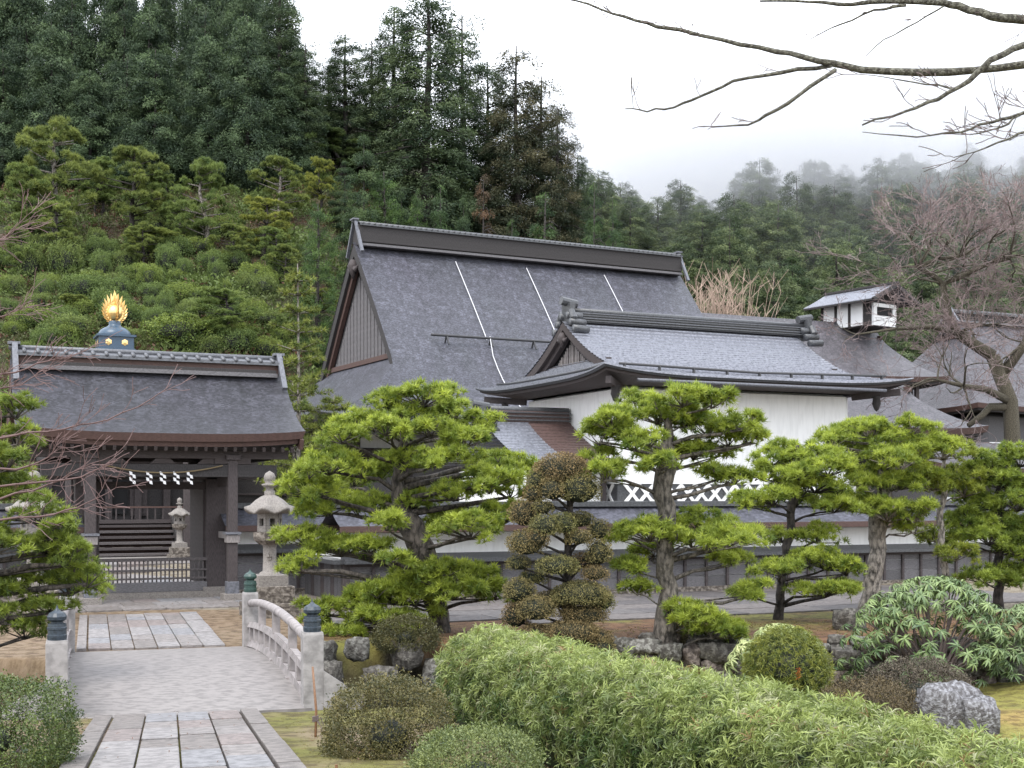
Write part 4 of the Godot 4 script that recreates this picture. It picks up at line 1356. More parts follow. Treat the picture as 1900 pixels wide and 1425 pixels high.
func bridge() -> void:
	var t := thing("stone_bridge", "low arched concrete bridge with stone rails over the garden stream", "bridge", W(-3.29, 0, 13.15), 18)
	var d := MB.new()
	var n := 16
	for i in n:
		var z0 := 0.12 - (BL + 0.24) * i / n
		var z1 := 0.12 - (BL + 0.24) * (i + 1) / n
		var w := BW - 0.02
		d.hexa([Vector3(-w, arch(z1) - 0.3, z1), Vector3(w, arch(z1) - 0.3, z1), Vector3(-w, arch(z1), z1), Vector3(w, arch(z1), z1), Vector3(-w, arch(z0) - 0.3, z0), Vector3(w, arch(z0) - 0.3, z0), Vector3(-w, arch(z0), z0), Vector3(w, arch(z0), z0)])
	pb("deck", d, M.deck, t, false)
	for z in [0.3, -BL - 0.3]:
		boxp("abutment", Vector3(0, -0.65, z), Vector3(2.9, 1.1, 0.5), M.granite_dark, t)
	for sx in [-1.0, 1.0]:
		# newel posts with bronze caps
		for z in [0.0, -BL]:
			var far: bool = z < -1.0
			var h := 0.78 if not far else 0.8
			var np := boxp("newel_post", Vector3(BW * sx, h * 0.5 - 0.1, z), Vector3(0.21, h + 0.2, 0.21), M.concrete, t)
			var cp := MB.new()
			cp.lathe([Vector2(0.09, h), Vector2(0.095, h + 0.03), Vector2(0.095, h + 0.05), Vector2(0.088, h + 0.055), Vector2(0.088, h + 0.1), Vector2(0.095, h + 0.105), Vector2(0.095, h + 0.125), Vector2(0.088, h + 0.13), Vector2(0.086, h + 0.16), Vector2(0.058, h + 0.165), Vector2(0.058, h + 0.18), Vector2(0.09, h + 0.2), Vector2(0.095, h + 0.23), Vector2(0.075, h + 0.265), Vector2(0.03, h + 0.29), Vector2(0.012, h + 0.31), Vector2(0.001, h + 0.345)].map(func(v): return Vector2(v.x, v.y - 0.1)), 16, Vector3(BW * sx, 0.1, z))
			sub(pb("bronze_cap", cp, M.bronze_green if far and sx > 0 else M.bronze, t), np)
		# three arched bars
		for bar in [[0.66, 0.055, true, "top_rail"], [0.33, 0.06, false, "middle_rail"], [0.06, 0.07, false, "bottom_rail"]]:
			var m := MB.new()
			var pts := []
			var rad := []
			for i in 15:
				var z: float = -BL * i / 14.0
				pts.append(Vector3(BW * sx, bar[0] - 0.02 + arch(z) * (0.95 if bar[2] else 1.0), z))
				rad.append(bar[1])
			m.tube(pts, rad, 10 if bar[2] else 4)
			pb(bar[3], m, M.rail_stone, t, bar[2])
		for i in 10:
			var z := -BL * (i + 0.5) / 10.0
			boxp("baluster", Vector3(BW * sx, 0.2 + arch(z), z), Vector3(0.09, 0.22, 0.13), M.rail_stone, t)
		for i in 3:
			var z := -BL * (i + 1) / 4.0
			boxp("rail_post", Vector3(BW * sx, 0.49 + arch(z), z), Vector3(0.09, 0.3, 0.1), M.rail_stone, t)
			boxp("rail_bracket", Vector3(BW * sx, -0.06 + arch(z), z), Vector3(0.16, 0.16, 0.12), M.rail_stone, t)
		# wing blocks at the near end
		var wg := MB.new()
		wg.hexa([Vector3(BW * sx + 0.1 * sx, -0.3, -0.1), Vector3(BW * sx + 0.5 * sx, -0.3, -0.1), Vector3(BW * sx + 0.1 * sx, 0.38, -0.1), Vector3(BW * sx + 0.5 * sx, 0.1, -0.1), Vector3(BW * sx + 0.1 * sx, -0.3, 0.12), Vector3(BW * sx + 0.5 * sx, -0.3, 0.12), Vector3(BW * sx + 0.1 * sx, 0.38, 0.12), Vector3(BW * sx + 0.5 * sx, 0.1, 0.12)])
		pb("wing_block", wg, M.concrete, t)

# ------------------------------------------------------------------ paving
func slab(under: Node, x0: float, x1: float, z0: float, z1: float, y: float, k: int, turn := 0.0, kind := "slab") -> void:
	var g := 0.016
	boxp("paving_slab", Vector3((x0 + x1) * 0.5, y - 0.06 + rf(-0.006, 0.006), (z0 + z1) * 0.5), Vector3(x1 - x0 - g, 0.12, absf(z1 - z0) - g), M["%s%d" % [kind, k]], under, Basis.from_euler(Vector3(rf(-0.005, 0.005), turn, rf(-0.007, 0.007))))

func paving() -> void:
	rng.seed = 55
	# near path, rising gently towards the viewer
	var t := setting("path", W(-3.29, 0, 13.15), 18)
	var ramp := Node3D.new()
	ramp.name = "path_section"
	t.add_child(ramp, true)
	ramp.position = Vector3(-0.12, 0.03, 0.14)
	ramp.rotation.x = -0.083
	ramp.rotation.y = -0.055
	var z := 0.0
	for s in [-1.0, 1.0]:
		z = 0.0
		while z < 9.0:
			var L := rf(1.3, 2.0)
			slab(ramp, 0.7 * s - 0.09, 0.7 * s + 0.09, z, z + L, 0.006, 3)
			z += L
	for c in 4:
		z = 0.0
		var w := 1.2 / 4
		while z < 9.0:
			var L := rf(0.55, 1.15)
			slab(ramp, -0.6 + w * c, -0.6 + w * (c + 1), z, z + L, 0.0, rng.randi_range(0, 4))
			z += L
	# far path between bridge and gate
	var far := Node3D.new()
	far.name = "path_section"
	t.add_child(far, true)
	far.position = Vector3(-0.03, 0.035, -BL - 0.16)
	for c in 6:
		z = 0.0
		var w := 0.32
		while z > -5.4:
			var L := rf(0.5, 1.5)
			L = minf(L, z + 5.55)
			slab(far, -0.96 + w * c, -0.96 + w * (c + 1), z - L, z, 0.0, rng.randi_range(0, 4))
			z -= L
	z = 0.0
	while z > -5.4:
		slab(far, -1.12, -0.97, z - 0.9, z, 0.012, 0)
		z -= 0.9
	# cross strip before the gate and the alley along the wall
	var u := setting("alley", W(-7.77, 0.03, 27.88), 24)
	for row in 3:
		var x := -4.5
		while x < 3.0:
			var L := rf(0.45, 0.85)
			slab(u, x, x + L, 0.55 + 0.85 * row, 1.4 + 0.85 * row, 0.0, rng.randi_range(0, 4), 0.0)
			x += L
	for row in 6:
		var x := 1.6 if row > 1 else 3.1
		x += rf(0, 0.4)
		while x < 17.0:
			var L := rf(0.9, 1.9)
			if row == 5 and x < 4.0:
				x += L
				continue
			slab(u, x, x + L, 3.62 + 0.9 * row - 0.45, 4.52 + 0.9 * row - 0.45, 0.0, rng.randi_range(0, 2), 0.0, "alley")
			x += L

# ------------------------------------------------------------------ ground sheets
func ground_col(x: float, d: float, h: float) -> Color:
	var f: FastNoiseLite = tpl.gn
	var k := f.get_noise_2d(x * 3.0, d * 3.0) * 0.5 + 0.5
	var k2 := f.get_noise_2d(x * 9.0 + 50, d * 9.0) * 0.5 + 0.5
	var sand := Color(0.215, 0.16, 0.115)
	var red := Color(0.145, 0.072, 0.038)
	var moss := Color(0.14, 0.135, 0.028)
	var lawn := Color(0.22, 0.20, 0.045).lerp(Color(0.27, 0.19, 0.06), smoothstep(0.45, 0.75, k))
	var mud := Color(0.05, 0.04, 0.03)
	if d > far_bank(x) - 0.15:
		if h < -0.08:
			return mud
		if x < -3.0 and d < 25.5:
			return sand.lerp(red, 0.35 * k)
		return red.lerp(moss, smoothstep(0.45, 0.7, k * 0.7 + k2 * 0.3)).lerp(sand, smoothstep(0.3, 0.1, k) * 0.4)
	if h < -0.3 and x > 0.6:
		return lawn.lerp(moss, smoothstep(0.5, 0.8, k2) * 0.6)
	if h < -0.12:
		return mud
	return sand.lerp(moss, smoothstep(0.35, 0.6, k)).lerp(Color(0.1, 0.06, 0.035), smoothstep(-1.2, 0.3, x) * 0.7)

func sheet(called: String, xs: Array, ds: Array, colf: Callable) -> void:
	var m := MB.new()
	var P := []
	var C := []
	for d in ds:
		var r := PackedVector3Array()
		var rc := PackedColorArray()
		for x in xs:
			var h := ground(x, d)
			r.append(W(x, h, d))
			rc.append(colf.call(x, d, h))
		P.append(r)
		C.append(rc)
	var v := PackedVector3Array()
	var c := PackedColorArray()
	var idx := PackedInt32Array()
	var nx := xs.size()
	for i in ds.size():
		v.append_array(P[i])
		c.append_array(C[i])
	for i in ds.size() - 1:
		for j in nx - 1:
			var a := i * nx + j
			idx.append_array(PackedInt32Array([a, a + nx, a + nx + 1, a, a + nx + 1, a + 1]))
	var arr := []
	arr.resize(Mesh.ARRAY_MAX)
	arr[Mesh.ARRAY_VERTEX] = v
	arr[Mesh.ARRAY_COLOR] = c
	arr[Mesh.ARRAY_INDEX] = idx
	var st := SurfaceTool.new()
	st.create_from_arrays(arr)
	st.generate_normals()
	var o := part(called, st.commit(), M.ground, self)
	o.set_meta("kind", "structure")

func span(a: float, b: float, step: float) -> Array:
	var r := []
	var n := int(round((b - a) / step))
	for i in n + 1:
		r.append(lerpf(a, b, float(i) / n))
	return r

func land() -> void:
	tpl.gn = noise(0.1, 4, FastNoiseLite.TYPE_SIMPLEX_SMOOTH, 63)
	sheet("ground", span(-14, 15, 0.16), span(-3, 25, 0.16), ground_col)
	var rest := func(x: float, d: float, h: float) -> Color:
		var k: float = tpl.gn.get_noise_2d(x, d) * 0.5 + 0.5
		if d < 46:
			return Color(0.22, 0.19, 0.16)
		return Color(0.075, 0.05, 0.03).lerp(Color(0.05, 0.055, 0.02), smoothstep(0.35, 0.65, k))
	sheet("hillside", span(-70, 120, 1.6), span(25, 230, 1.6), rest)
	sheet("ground_left", span(-70, -14, 4.0), span(-3, 25, 2.0), ground_col)
	sheet("ground_right", span(15, 120, 4.0), span(-3, 25, 2.0), ground_col)
	var w := MB.new()
	w.quad(W(-14, -0.86, 18.4), W(0.6, -0.86, 20), W(0.6, -0.86, 13), W(-14, -0.86, 12))
	var o := pb("stream", w, M.water, self)
	o.set_meta("kind", "structure")

# ------------------------------------------------------------------ foliage helpers
func rbasis(up: Vector3, s: float) -> Basis:   # a frame whose y points along up, turned at random about it
	up = up.normalized()
	var x := up.cross(Vector3(rf(-1, 1), rf(-1, 1), rf(-1, 1))).normalized()
	if x.length() < 0.5:
		x = up.cross(Vector3.RIGHT).normalized()
	return Basis(x * s, up * s, x.cross(up) * s)

func mixc(a: Color, b: Color, t: float) -> Color:
	return a.lerp(b, clampf(t, 0.0, 1.0))

# a pine pad: a cloud of lumps, each clothed with needle tufts on its upper side
func pine_pad(m: MB, tw: MB, c: Vector3, rx: float, ry: float, rz: float, tuft: float, dark: Color, light: Color, dens: float) -> void:
	var sp := tuft * 1.95
	var lumps := clampi(int(dens * 1.9 * PI * rx * rz / (sp * sp)), 4, 42)
	for k in lumps:
		var a := rf(0, TAU)
		var q := sqrt(rf(0, 1)) * (0.86 + 0.2 * sin(a * 3.0 + c.x * 9.0))
		var o := Vector3(cos(a) * q * rx, ry * (1.1 * (1.0 - q * q) + rf(-0.75, 0.2)), sin(a) * q * rz)
		var lr := tuft * rf(0.5, 1.0)
		var tone := rf(0, 1)
		var n := rng.randi_range(7, 13)
		for i in n:
			var dir := Vector3(rf(-1, 1), rf(-0.35, 1.0), rf(-1, 1)).normalized()
			var p := c + o + Vector3(dir.x * lr, dir.y * lr * 0.7, dir.z * lr)
			var up := (dir + Vector3(0, 0.65, 0)).normalized()
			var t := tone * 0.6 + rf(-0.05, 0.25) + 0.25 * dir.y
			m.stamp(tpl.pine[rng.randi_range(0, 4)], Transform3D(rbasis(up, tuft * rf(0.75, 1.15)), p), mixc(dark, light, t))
		if tw and k % 2 == 0:
			tw.tube([c - Vector3(0, ry * 0.6, 0), c + o * 0.55 - Vector3(0, ry * 0.4 - 0.02, 0), c + o], [0.010 + rx * 0.010, 0.008 + rx * 0.005, 0.004], 3)

func poly_at(pts: Array, y: float) -> Vector3:
	for i in pts.size() - 1:
		if y <= pts[i + 1].y:
			var t: float = clampf((y - pts[i].y) / maxf(0.001, pts[i + 1].y - pts[i].y), 0, 1)
			return pts[i].lerp(pts[i + 1], t)
	return pts[-1]

# trunk: [x, y, z, radius] and pads: [x, y, rx, ry], both measured in units of u metres from the foot
func pine(called: String, label: String, at: Vector3, u: float, trunk: Array, pads: Array, sd: int, m_bark: Material, tuft := 0.115, dark := Color(0.085, 0.14, 0.022), light := Color(0.46, 0.53, 0.075), depth := 1.0) -> Node3D:
	rng.seed = sd
	var t := thing(called, label, "pine tree", at, 0, "")
	var tp := []
	var tr := []
	var wob := noise(0.6, 2, FastNoiseLite.TYPE_SIMPLEX, sd)
	for i in trunk.size() - 1:
		for k in 4:
			var f := k / 4.0
			var q: Array = trunk[i]
			var w: Array = trunk[i + 1]
			var p := Vector3(lerpf(q[0], w[0], f), lerpf(q[1], w[1], f), lerpf(q[2], w[2], f)) * u
			p += Vector3(wob.get_noise_2d(p.y * 2.0, 0), 0, wob.get_noise_2d(p.y * 2.0, 9)) * 0.07 * smoothstep(0, 0.4, p.y)
			tp.append(p)
			tr.append(lerpf(q[3], w[3], f) * u * (1.0 + 0.10 * wob.get_noise_2d(p.y * 9.0, 30)))
	tp[0].y -= 0.15
	tr[0] *= 1.25
	var tm := MB.new()
	tm.tube(tp, tr, 11)
	pb("trunk", tm, m_bark, t, true)
	var br := MB.new()
	var span_x := 0.0
	for q in pads:
		span_x = maxf(span_x, absf(q[0]))
	var low: float = 1e9
	var high := 0.0
	for q in pads:
		low = minf(low, q[1])
		high = maxf(high, q[1])
	var k := 0
	for q0 in pads:
		var q: Array = q0.duplicate()
		q[1] = q[1] * 0.955 - 9.0
		q[0] *= 0.95
		var zr: float = span_x * 0.75 * depth * (1.0 - 0.5 * (q[1] - low) / maxf(1.0, high - low))
		var z: float = rf(-1, 1) * zr * sqrt(maxf(0.1, 1.0 - pow(q[0] / (span_x * 1.1), 2.0)))
		if q.size() > 4:
			z = q[4]
		var c := Vector3(q[0], q[1], z) * u
		var from := poly_at(tp, c.y - 0.16 - 0.22 * Vector2(c.x, c.z).length() * 0.6)
		var out := c - from
		var mid1 := from + out * 0.35 + Vector3(rf(-0.06, 0.06), rf(-0.06, 0.08), rf(-0.06, 0.06))
		var mid2 := from + out * 0.7 + Vector3(rf(-0.06, 0.06), rf(-0.08, 0.06), rf(-0.06, 0.06))
		var r0 := clampf(out.length() * 0.026, 0.012, 0.05)
		for s in 2:
			br.tube([mid1 if s == 0 else mid2, c + Vector3(rf(-0.5, 0.5) * q[2] * u, -q[3] * u * 0.5, rf(-0.4, 0.4) * q[2] * u)], [r0 * 0.6, r0 * 0.25], 4)
		br.tube([from, mid1, mid2, c - Vector3(0, q[3] * u * 0.4, 0)], [r0 * 1.3, r0, r0 * 0.8, r0 * 0.45], 6)
		var m := MB.new()
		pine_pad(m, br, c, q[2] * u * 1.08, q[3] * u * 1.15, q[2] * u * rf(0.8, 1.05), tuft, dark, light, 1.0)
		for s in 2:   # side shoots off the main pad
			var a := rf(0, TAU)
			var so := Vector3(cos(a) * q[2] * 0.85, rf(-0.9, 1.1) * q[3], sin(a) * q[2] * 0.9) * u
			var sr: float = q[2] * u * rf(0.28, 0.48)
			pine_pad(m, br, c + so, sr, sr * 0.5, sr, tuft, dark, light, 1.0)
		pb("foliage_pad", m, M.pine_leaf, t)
		k += 1
	pb("branches", br, m_bark, t, true)
	return t

func front_pines() -> void:
	pine("garden_pine", "largest garden pine with leaning dark trunk, left of the brown clipped tree", W(-1.175, 0, 20.9), 0.00871,
		[[0, 0, 0, 21], [-8, 60, 0, 19], [-25, 140, 5, 23], [-50, 195, 8, 24], [-70, 225, 8, 17], [-78, 280, 5, 12], [-70, 340, 0, 9], [-55, 400, 0, 6], [-45, 440, 0, 3]],
		[[-25, 456, 62, 20], [-93, 450, 40, 16], [28, 438, 46, 20], [-153, 415, 48, 15], [-63, 430, 45, 16], [66, 407, 46, 19], [-176, 381, 45, 14], [-93, 396, 45, 15], [-9, 396, 48, 15], [59, 377, 45, 17],
		[-203, 328, 66, 20], [-123, 316, 48, 17], [-55, 339, 50, 15], [6, 339, 40, 14], [82, 339, 46, 16], [138, 324, 58, 19], [-244, 286, 58, 20], [-184, 298, 44, 16], [100, 301, 58, 17], [138, 278, 44, 15],
		[-221, 248, 70, 18], [-138, 252, 48, 17], [-55, 256, 58, 20], [29, 275, 52, 16], [66, 210, 66, 22], [6, 218, 44, 17], [127, 233, 52, 19], [-93, 218, 40, 13],
		[-259, 184, 58, 18], [-191, 169, 58, 18], [-131, 173, 44, 13], [-259, 140, 30, 18], [-78, 157, 30, 9],
		[6, 114, 76, 24, 40], [66, 112, 62, 22, 20], [-40, 100, 60, 20, 30], [30, 88, 60, 16, 60], [-110, 84, 56, 18, 30], [112, 85, 44, 15, 30], [-70, 78, 68, 18, 40], [-153, 66, 58, 18, 30], [-214, 51, 44, 16, 20], [-244, 36, 25, 12, 20], [-108, 40, 58, 15, 60], [-47, 32, 48, 12, 55], [-172, 17, 38, 9, 60]], 11, M.bark, 0.112)
	pine("garden_pine", "tall straight-trunked garden pine in front of the white storehouse wall", W(2.32, 0, 19.55), 0.00815,
		[[0, 0, 0, 21], [2, 100, 0, 17], [0, 200, 0, 16], [-2, 300, 0, 19], [4, 345, 0, 17], [12, 370, 0, 10], [8, 410, 0, 7], [15, 460, 0, 3]],
		[[26, 475, 55, 20], [-47, 467, 50, 20], [82, 471, 40, 18], [-13, 445, 58, 18], [52, 441, 50, 18], [-103, 432, 46, 22], [-129, 406, 30, 24], [-86, 411, 50, 16], [87, 419, 52, 18], [143, 428, 40, 16], [164, 402, 30, 16], [125, 398, 40, 14],
		[-39, 393, 42, 15], [18, 368, 56, 20], [56, 376, 46, 18], [-17, 350, 36, 14], [-129, 372, 30, 16], [112, 376, 30, 10], [-121, 329, 46, 17], [138, 324, 44, 13], [104, 329, 32, 12],
		[-35, 217, 60, 18], [-77, 212, 36, 15], [-13, 178, 40, 15], [74, 234, 60, 20], [113, 208, 58, 18], [164, 208, 42, 18], [52, 200, 50, 15], [138, 165, 46, 13], [-69, 152, 36, 11], [-56, 109, 32, 12],
		[61, 53, 54, 18, 40], [87, 31, 50, 16, 45], [35, 75, 32, 11, 30], [156, 105, 32, 13, 20]], 12, M.bark_mid, 0.108)
	pine("garden_pine", "slender young garden pine with thin dark trunk between two larger pines", W(4.72, 0, 23.0), 0.00958,
		[[0, 0, 0, 9], [8, 60, 0, 8], [22, 160, 0, 8], [30, 230, 0, 8], [38, 300, 0, 6], [42, 330, 0, 3]],
		[[25, 332, 45, 16], [69, 328, 50, 16], [107, 315, 40, 15], [-5, 319, 40, 15], [-18, 289, 36, 16], [34, 289, 40, 14], [86, 297, 42, 15], [69, 267, 54, 16], [34, 267, 40, 14], [-18, 241, 44, 14], [-65, 237, 36, 13], [103, 228, 44, 15], [51, 237, 40, 14],
		[86, 168, 46, 16], [12, 168, 36, 14], [51, 125, 40, 14], [99, 116, 54, 16], [125, 107, 36, 14], [-9, 107, 50, 14], [77, 69, 50, 13], [129, 69, 32, 12], [-61, 64, 32, 14]], 13, M.bark_dark, 0.112)
	pine("garden_pine", "garden pine with thick pale leaning trunk behind the rhododendrons", W(6.6, 0, 24.1), 0.01004,
		[[0, 0, 0, 17], [10, 60, 0, 16], [22, 140, 0, 15], [28, 190, 0, 20], [30, 240, 0, 12], [40, 290, 0, 9], [50, 345, 0, 5]],
		[[72, 369, 40, 18], [7, 362, 50, 18], [-45, 356, 40, 16], [-70, 343, 30, 14], [-19, 330, 50, 15], [37, 343, 40, 15], [93, 326, 56, 17], [145, 321, 46, 18], [29, 308, 56, 17], [106, 269, 60, 20], [-2, 269, 50, 17], [59, 261, 46, 15], [-28, 222, 50, 18], [24, 205, 50, 20], [76, 201, 46, 18], [89, 175, 36, 14]], 14, M.bark_pale, 0.108)
	pine("garden_pine", "small yellowish garden pine on a thin pole-like pale trunk", W(8.2, 0, 24.65), 0.01027,
		[[0, 0, 0, 7], [2, 80, 0, 7], [0, 170, 0, 6], [4, 240, 0, 5], [10, 310, 0, 3]],
		[[27, 320, 36, 20], [5, 260, 46, 17], [40, 269, 40, 18], [48, 243, 44, 17], [-3, 152, 32, 13], [14, 118, 36, 14], [-25, 255, 36, 15]], 15, M.bark_pale, 0.105, Color(0.06, 0.10, 0.015), Color(0.38, 0.42, 0.06))
	pine("garden_pine", "dense garden pine at the right edge, its thin dark trunk behind the rhododendron", W(9.45, 0, 25.1), 0.01046,
		[[0, 0, 0, 9], [-2, 100, 0, 8], [4, 200, 0, 7], [0, 280, 0, 4]],
		[[-12, 290, 42, 18], [31, 298, 46, 18], [-30, 272, 42, 16], [18, 251, 52, 17], [-38, 212, 50, 17], [22, 212, 50, 16], [-56, 177, 46, 17], [5, 173, 60, 18], [-38, 147, 46, 15], [31, 152, 42, 15], [-73, 143, 36, 14], [22, 125, 46, 16], [-47, 74, 40, 14], [26, 70, 52, 20], [60, 240, 50, 18], [75, 170, 50, 18], [60, 110, 50, 16]], 16, M.bark_dark, 0.108, Color(0.07, 0.12, 0.02), Color(0.38, 0.46, 0.07))
	pine("garden_pine", "bright green pine reaching in from the left edge before the gate", W(-6.3, 0, 14.3), 0.00596,
		[[0, 0, 0, 26], [10, 120, 0, 24], [0, 260, 0, 22], [20, 380, 0, 18], [10, 500, 0, 12], [30, 580, 0, 6]],
		[[130, 563, 40, 22], [141, 505, 42, 24], [146, 458, 46, 22], [152, 406, 50, 22], [204, 359, 54, 28], [141, 302, 54, 22], [214, 296, 54, 22], [256, 275, 44, 24], [277, 234, 38, 26], [188, 249, 60, 24], [230, 213, 54, 22], [204, 176, 44, 14], [130, 223, 46, 18], [130, 124, 44, 22], [141, 166, 36, 18], [60, 420, 80, 30], [60, 300, 90, 30], [70, 200, 90, 30], [50, 520, 70, 30], [-60, 350, 90, 34], [-60, 480, 80, 34], [-90, 240, 90, 30], [230, 320, 36, 16]], 17, M.bark, 0.078, Color(0.06, 0.10, 0.018), Color(0.34, 0.41, 0.06), 0.6)

# ------------------------------------------------------------------ clipped shapes
func leaf_ball(m: MB, c: Vector3, r: Vector3, n: int, s: float, kind: Array, dark: Color, light: Color, low := -0.35, rough := 0.07, lean := 0.35) -> void:
	for i in n:
		var dir := Vector3(rf(-1, 1), rf(-1, 1), rf(-1, 1))
		if dir.length() > 1.0 or dir.length() < 0.1:
			continue
		dir = dir.normalized()
		if dir.y < low:
			continue
		var k := 1.0 + rf(-rough * 1.6, rough)
		var p := c + Vector3(dir.x * r.x, dir.y * r.y, dir.z * r.z) * k
		var nn := Vector3(dir.x / r.x, dir.y / r.y, dir.z / r.z).normalized()
		m.stamp(kind[rng.randi_range(0, 4)], Transform3D(rbasis(nn + Vector3(0, lean, 0) + Vector3(rf(-1, 1), rf(-1, 1), rf(-1, 1)) * 0.4, s * rf(0.7, 1.25)), p), mixc(dark, light, rf(0, 1) * 0.75 + 0.25 * (k - 1.0 + rough) / rough * 0.5))

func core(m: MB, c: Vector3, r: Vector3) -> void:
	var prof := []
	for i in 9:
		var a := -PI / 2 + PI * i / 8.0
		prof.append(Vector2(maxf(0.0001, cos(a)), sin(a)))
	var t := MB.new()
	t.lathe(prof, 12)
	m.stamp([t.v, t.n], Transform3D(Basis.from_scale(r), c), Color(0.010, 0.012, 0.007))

func brown_tree() -> void:
	rng.seed = 71
	var u := 19.3 / 2400.0
	var t := thing("clipped_tree", "brown leaved cloud-clipped tree of many rounded balls between two green pines", "topiary tree", W(0.87, 0, 19.3), 0)
	var tr := MB.new()
	tr.tube([Vector3(0, -0.1, 0), Vector3(-6, 90, 0) * u, Vector3(-4, 180, 0) * u, Vector3(0, 270, 0) * u, Vector3(-8, 330, 0) * u], [0.085, 0.07, 0.06, 0.05, 0.03], 8)
	pb("trunk", tr, M.bark_dark, t, true)
	var br := MB.new()
	# x, y, rx, ry, z
	var balls := [[-10, 322, 52, 30, 0], [-52, 300, 22, 26, 8], [22, 285, 40, 30, 25], [-28, 284, 26, 22, 30], [-60, 276, 20, 18, 10], [-2, 300, 40, 26, -20], [-45, 252, 18, 14, 25], [-80, 240, 28, 28, 5], [-40, 218, 32, 20, 35], [-10, 222, 26, 20, 30], [22, 228, 30, 16, -10], [58, 210, 20, 20, 10], [20, 196, 26, 14, 25], [-75, 186, 36, 26, 20], [-55, 196, 20, 16, 40], [58, 168, 24, 26, 15], [-90, 148, 22, 14, 10], [-20, 145, 40, 18, 35], [30, 150, 30, 15, -15], [50, 130, 26, 14, 20], [-88, 98, 30, 24, 20], [-62, 120, 26, 12, -10], [24, 92, 54, 24, 25], [62, 78, 26, 20, 10], [-58, 66, 38, 24, 40], [30, 55, 46, 20, 15], [-95, 52, 26, 26, 10], [-22, 78, 36, 18, -20], [5, 26, 50, 20, 45], [-60, 18, 34, 20, 40], [-102, 14, 26, 18, 30], [50, 10, 34, 18, 25], [-22, 6, 40, 18, 50], [60, -4, 26, 16, 48]]
	var i := 0
	for q in balls:
		var c := Vector3(q[0] - 6, q[1], q[4]) * u
		var r := Vector3(q[2], q[3], q[2] * 0.9) * u * 0.93
		var m := MB.new()
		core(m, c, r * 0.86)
		var g := rf(0, 1)
		leaf_ball(m, c, r, int(1000 * r.x * (r.x + r.y) / 0.12), 0.042, tpl.leafy, mixc(Color(0.055, 0.045, 0.02), Color(0.05, 0.065, 0.02), g), mixc(Color(0.32, 0.21, 0.10), Color(0.27, 0.25, 0.085), g), -0.6, 0.08)
		pb("foliage_ball", m, M.dry_leaf, t)
		var from := Vector3(-4, maxf(4.0, q[1] - 34.0), 0) * u
		br.tube([from, from.lerp(c, 0.5) + Vector3(0, -0.03, 0), c - Vector3(0, r.y * 0.5, 0)], [0.028, 0.02, 0.012], 5)
		i += 1
	pb("branches", br, M.bark_dark, t, true)

func azalea(called: String, label: String, at: Vector3, r: Vector3, sd: int, dark: Color, light: Color, s := 0.03, dens := 1.0, square := 0.0, m_leaf: Material = null) -> void:
	rng.seed = sd
	var t := thing(called, label, "shrub", at, 0)
	var m := MB.new()
	var c := Vector3(0, r.y * 0.45, 0)
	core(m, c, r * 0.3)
	var n := int(dens * 11.0 * (r.x + r.y) * (r.z + r.y) / (s * s))
	var f := noise(1.0, 3, FastNoiseLite.TYPE_SIMPLEX, sd)
	for i in n:
		var dir := Vector3(rf(-1, 1), rf(-0.75, 1), rf(-1, 1))
		if dir.length() > 1.0 or dir.length() < 0.1:
			continue
		dir = dir.normalized()
		var p := dir
		if square > 0.0:   # clipped square: push towards a rounded box
			var q := maxf(absf(dir.x), maxf(absf(dir.y), absf(dir.z)))
			p = dir.lerp(dir / q * 0.88, square)
		var k := 1.0 + 0.09 * f.get_noise_3dv(dir * 2.2) + 0.07 * f.get_noise_3dv(dir * 7.0) + rf(-0.18, 0.03)
		var pos := c + Vector3(p.x * r.x, p.y * r.y * (1.0 if p.y > 0 else 0.6), p.z * r.z) * k
		var tone := rf(0, 0.65) + 0.5 * (f.get_noise_3dv(dir * 6.0 + Vector3(7, 0, 0)) + 0.35)
		m.stamp(tpl.leafy[rng.randi_range(0, 4)], Transform3D(rbasis(dir + Vector3(0, 0.5, 0) + Vector3(rf(-1, 1), rf(-1, 1), rf(-1, 1)) * 0.6, s * rf(0.7, 1.2)), pos), mixc(dark, light, tone))
	pb("foliage", m, m_leaf if m_leaf else M.leaf, t)
	var st := MB.new()
	for i in 9:
		var a := TAU * i / 9.0
		st.tube([Vector3(cos(a) * 0.08, -0.05, sin(a) * 0.08), Vector3(cos(a) * r.x * 0.45, r.y * 0.35, sin(a) * r.z * 0.45)], [0.014, 0.008], 5)
	pb("stems", st, M.twig, t)

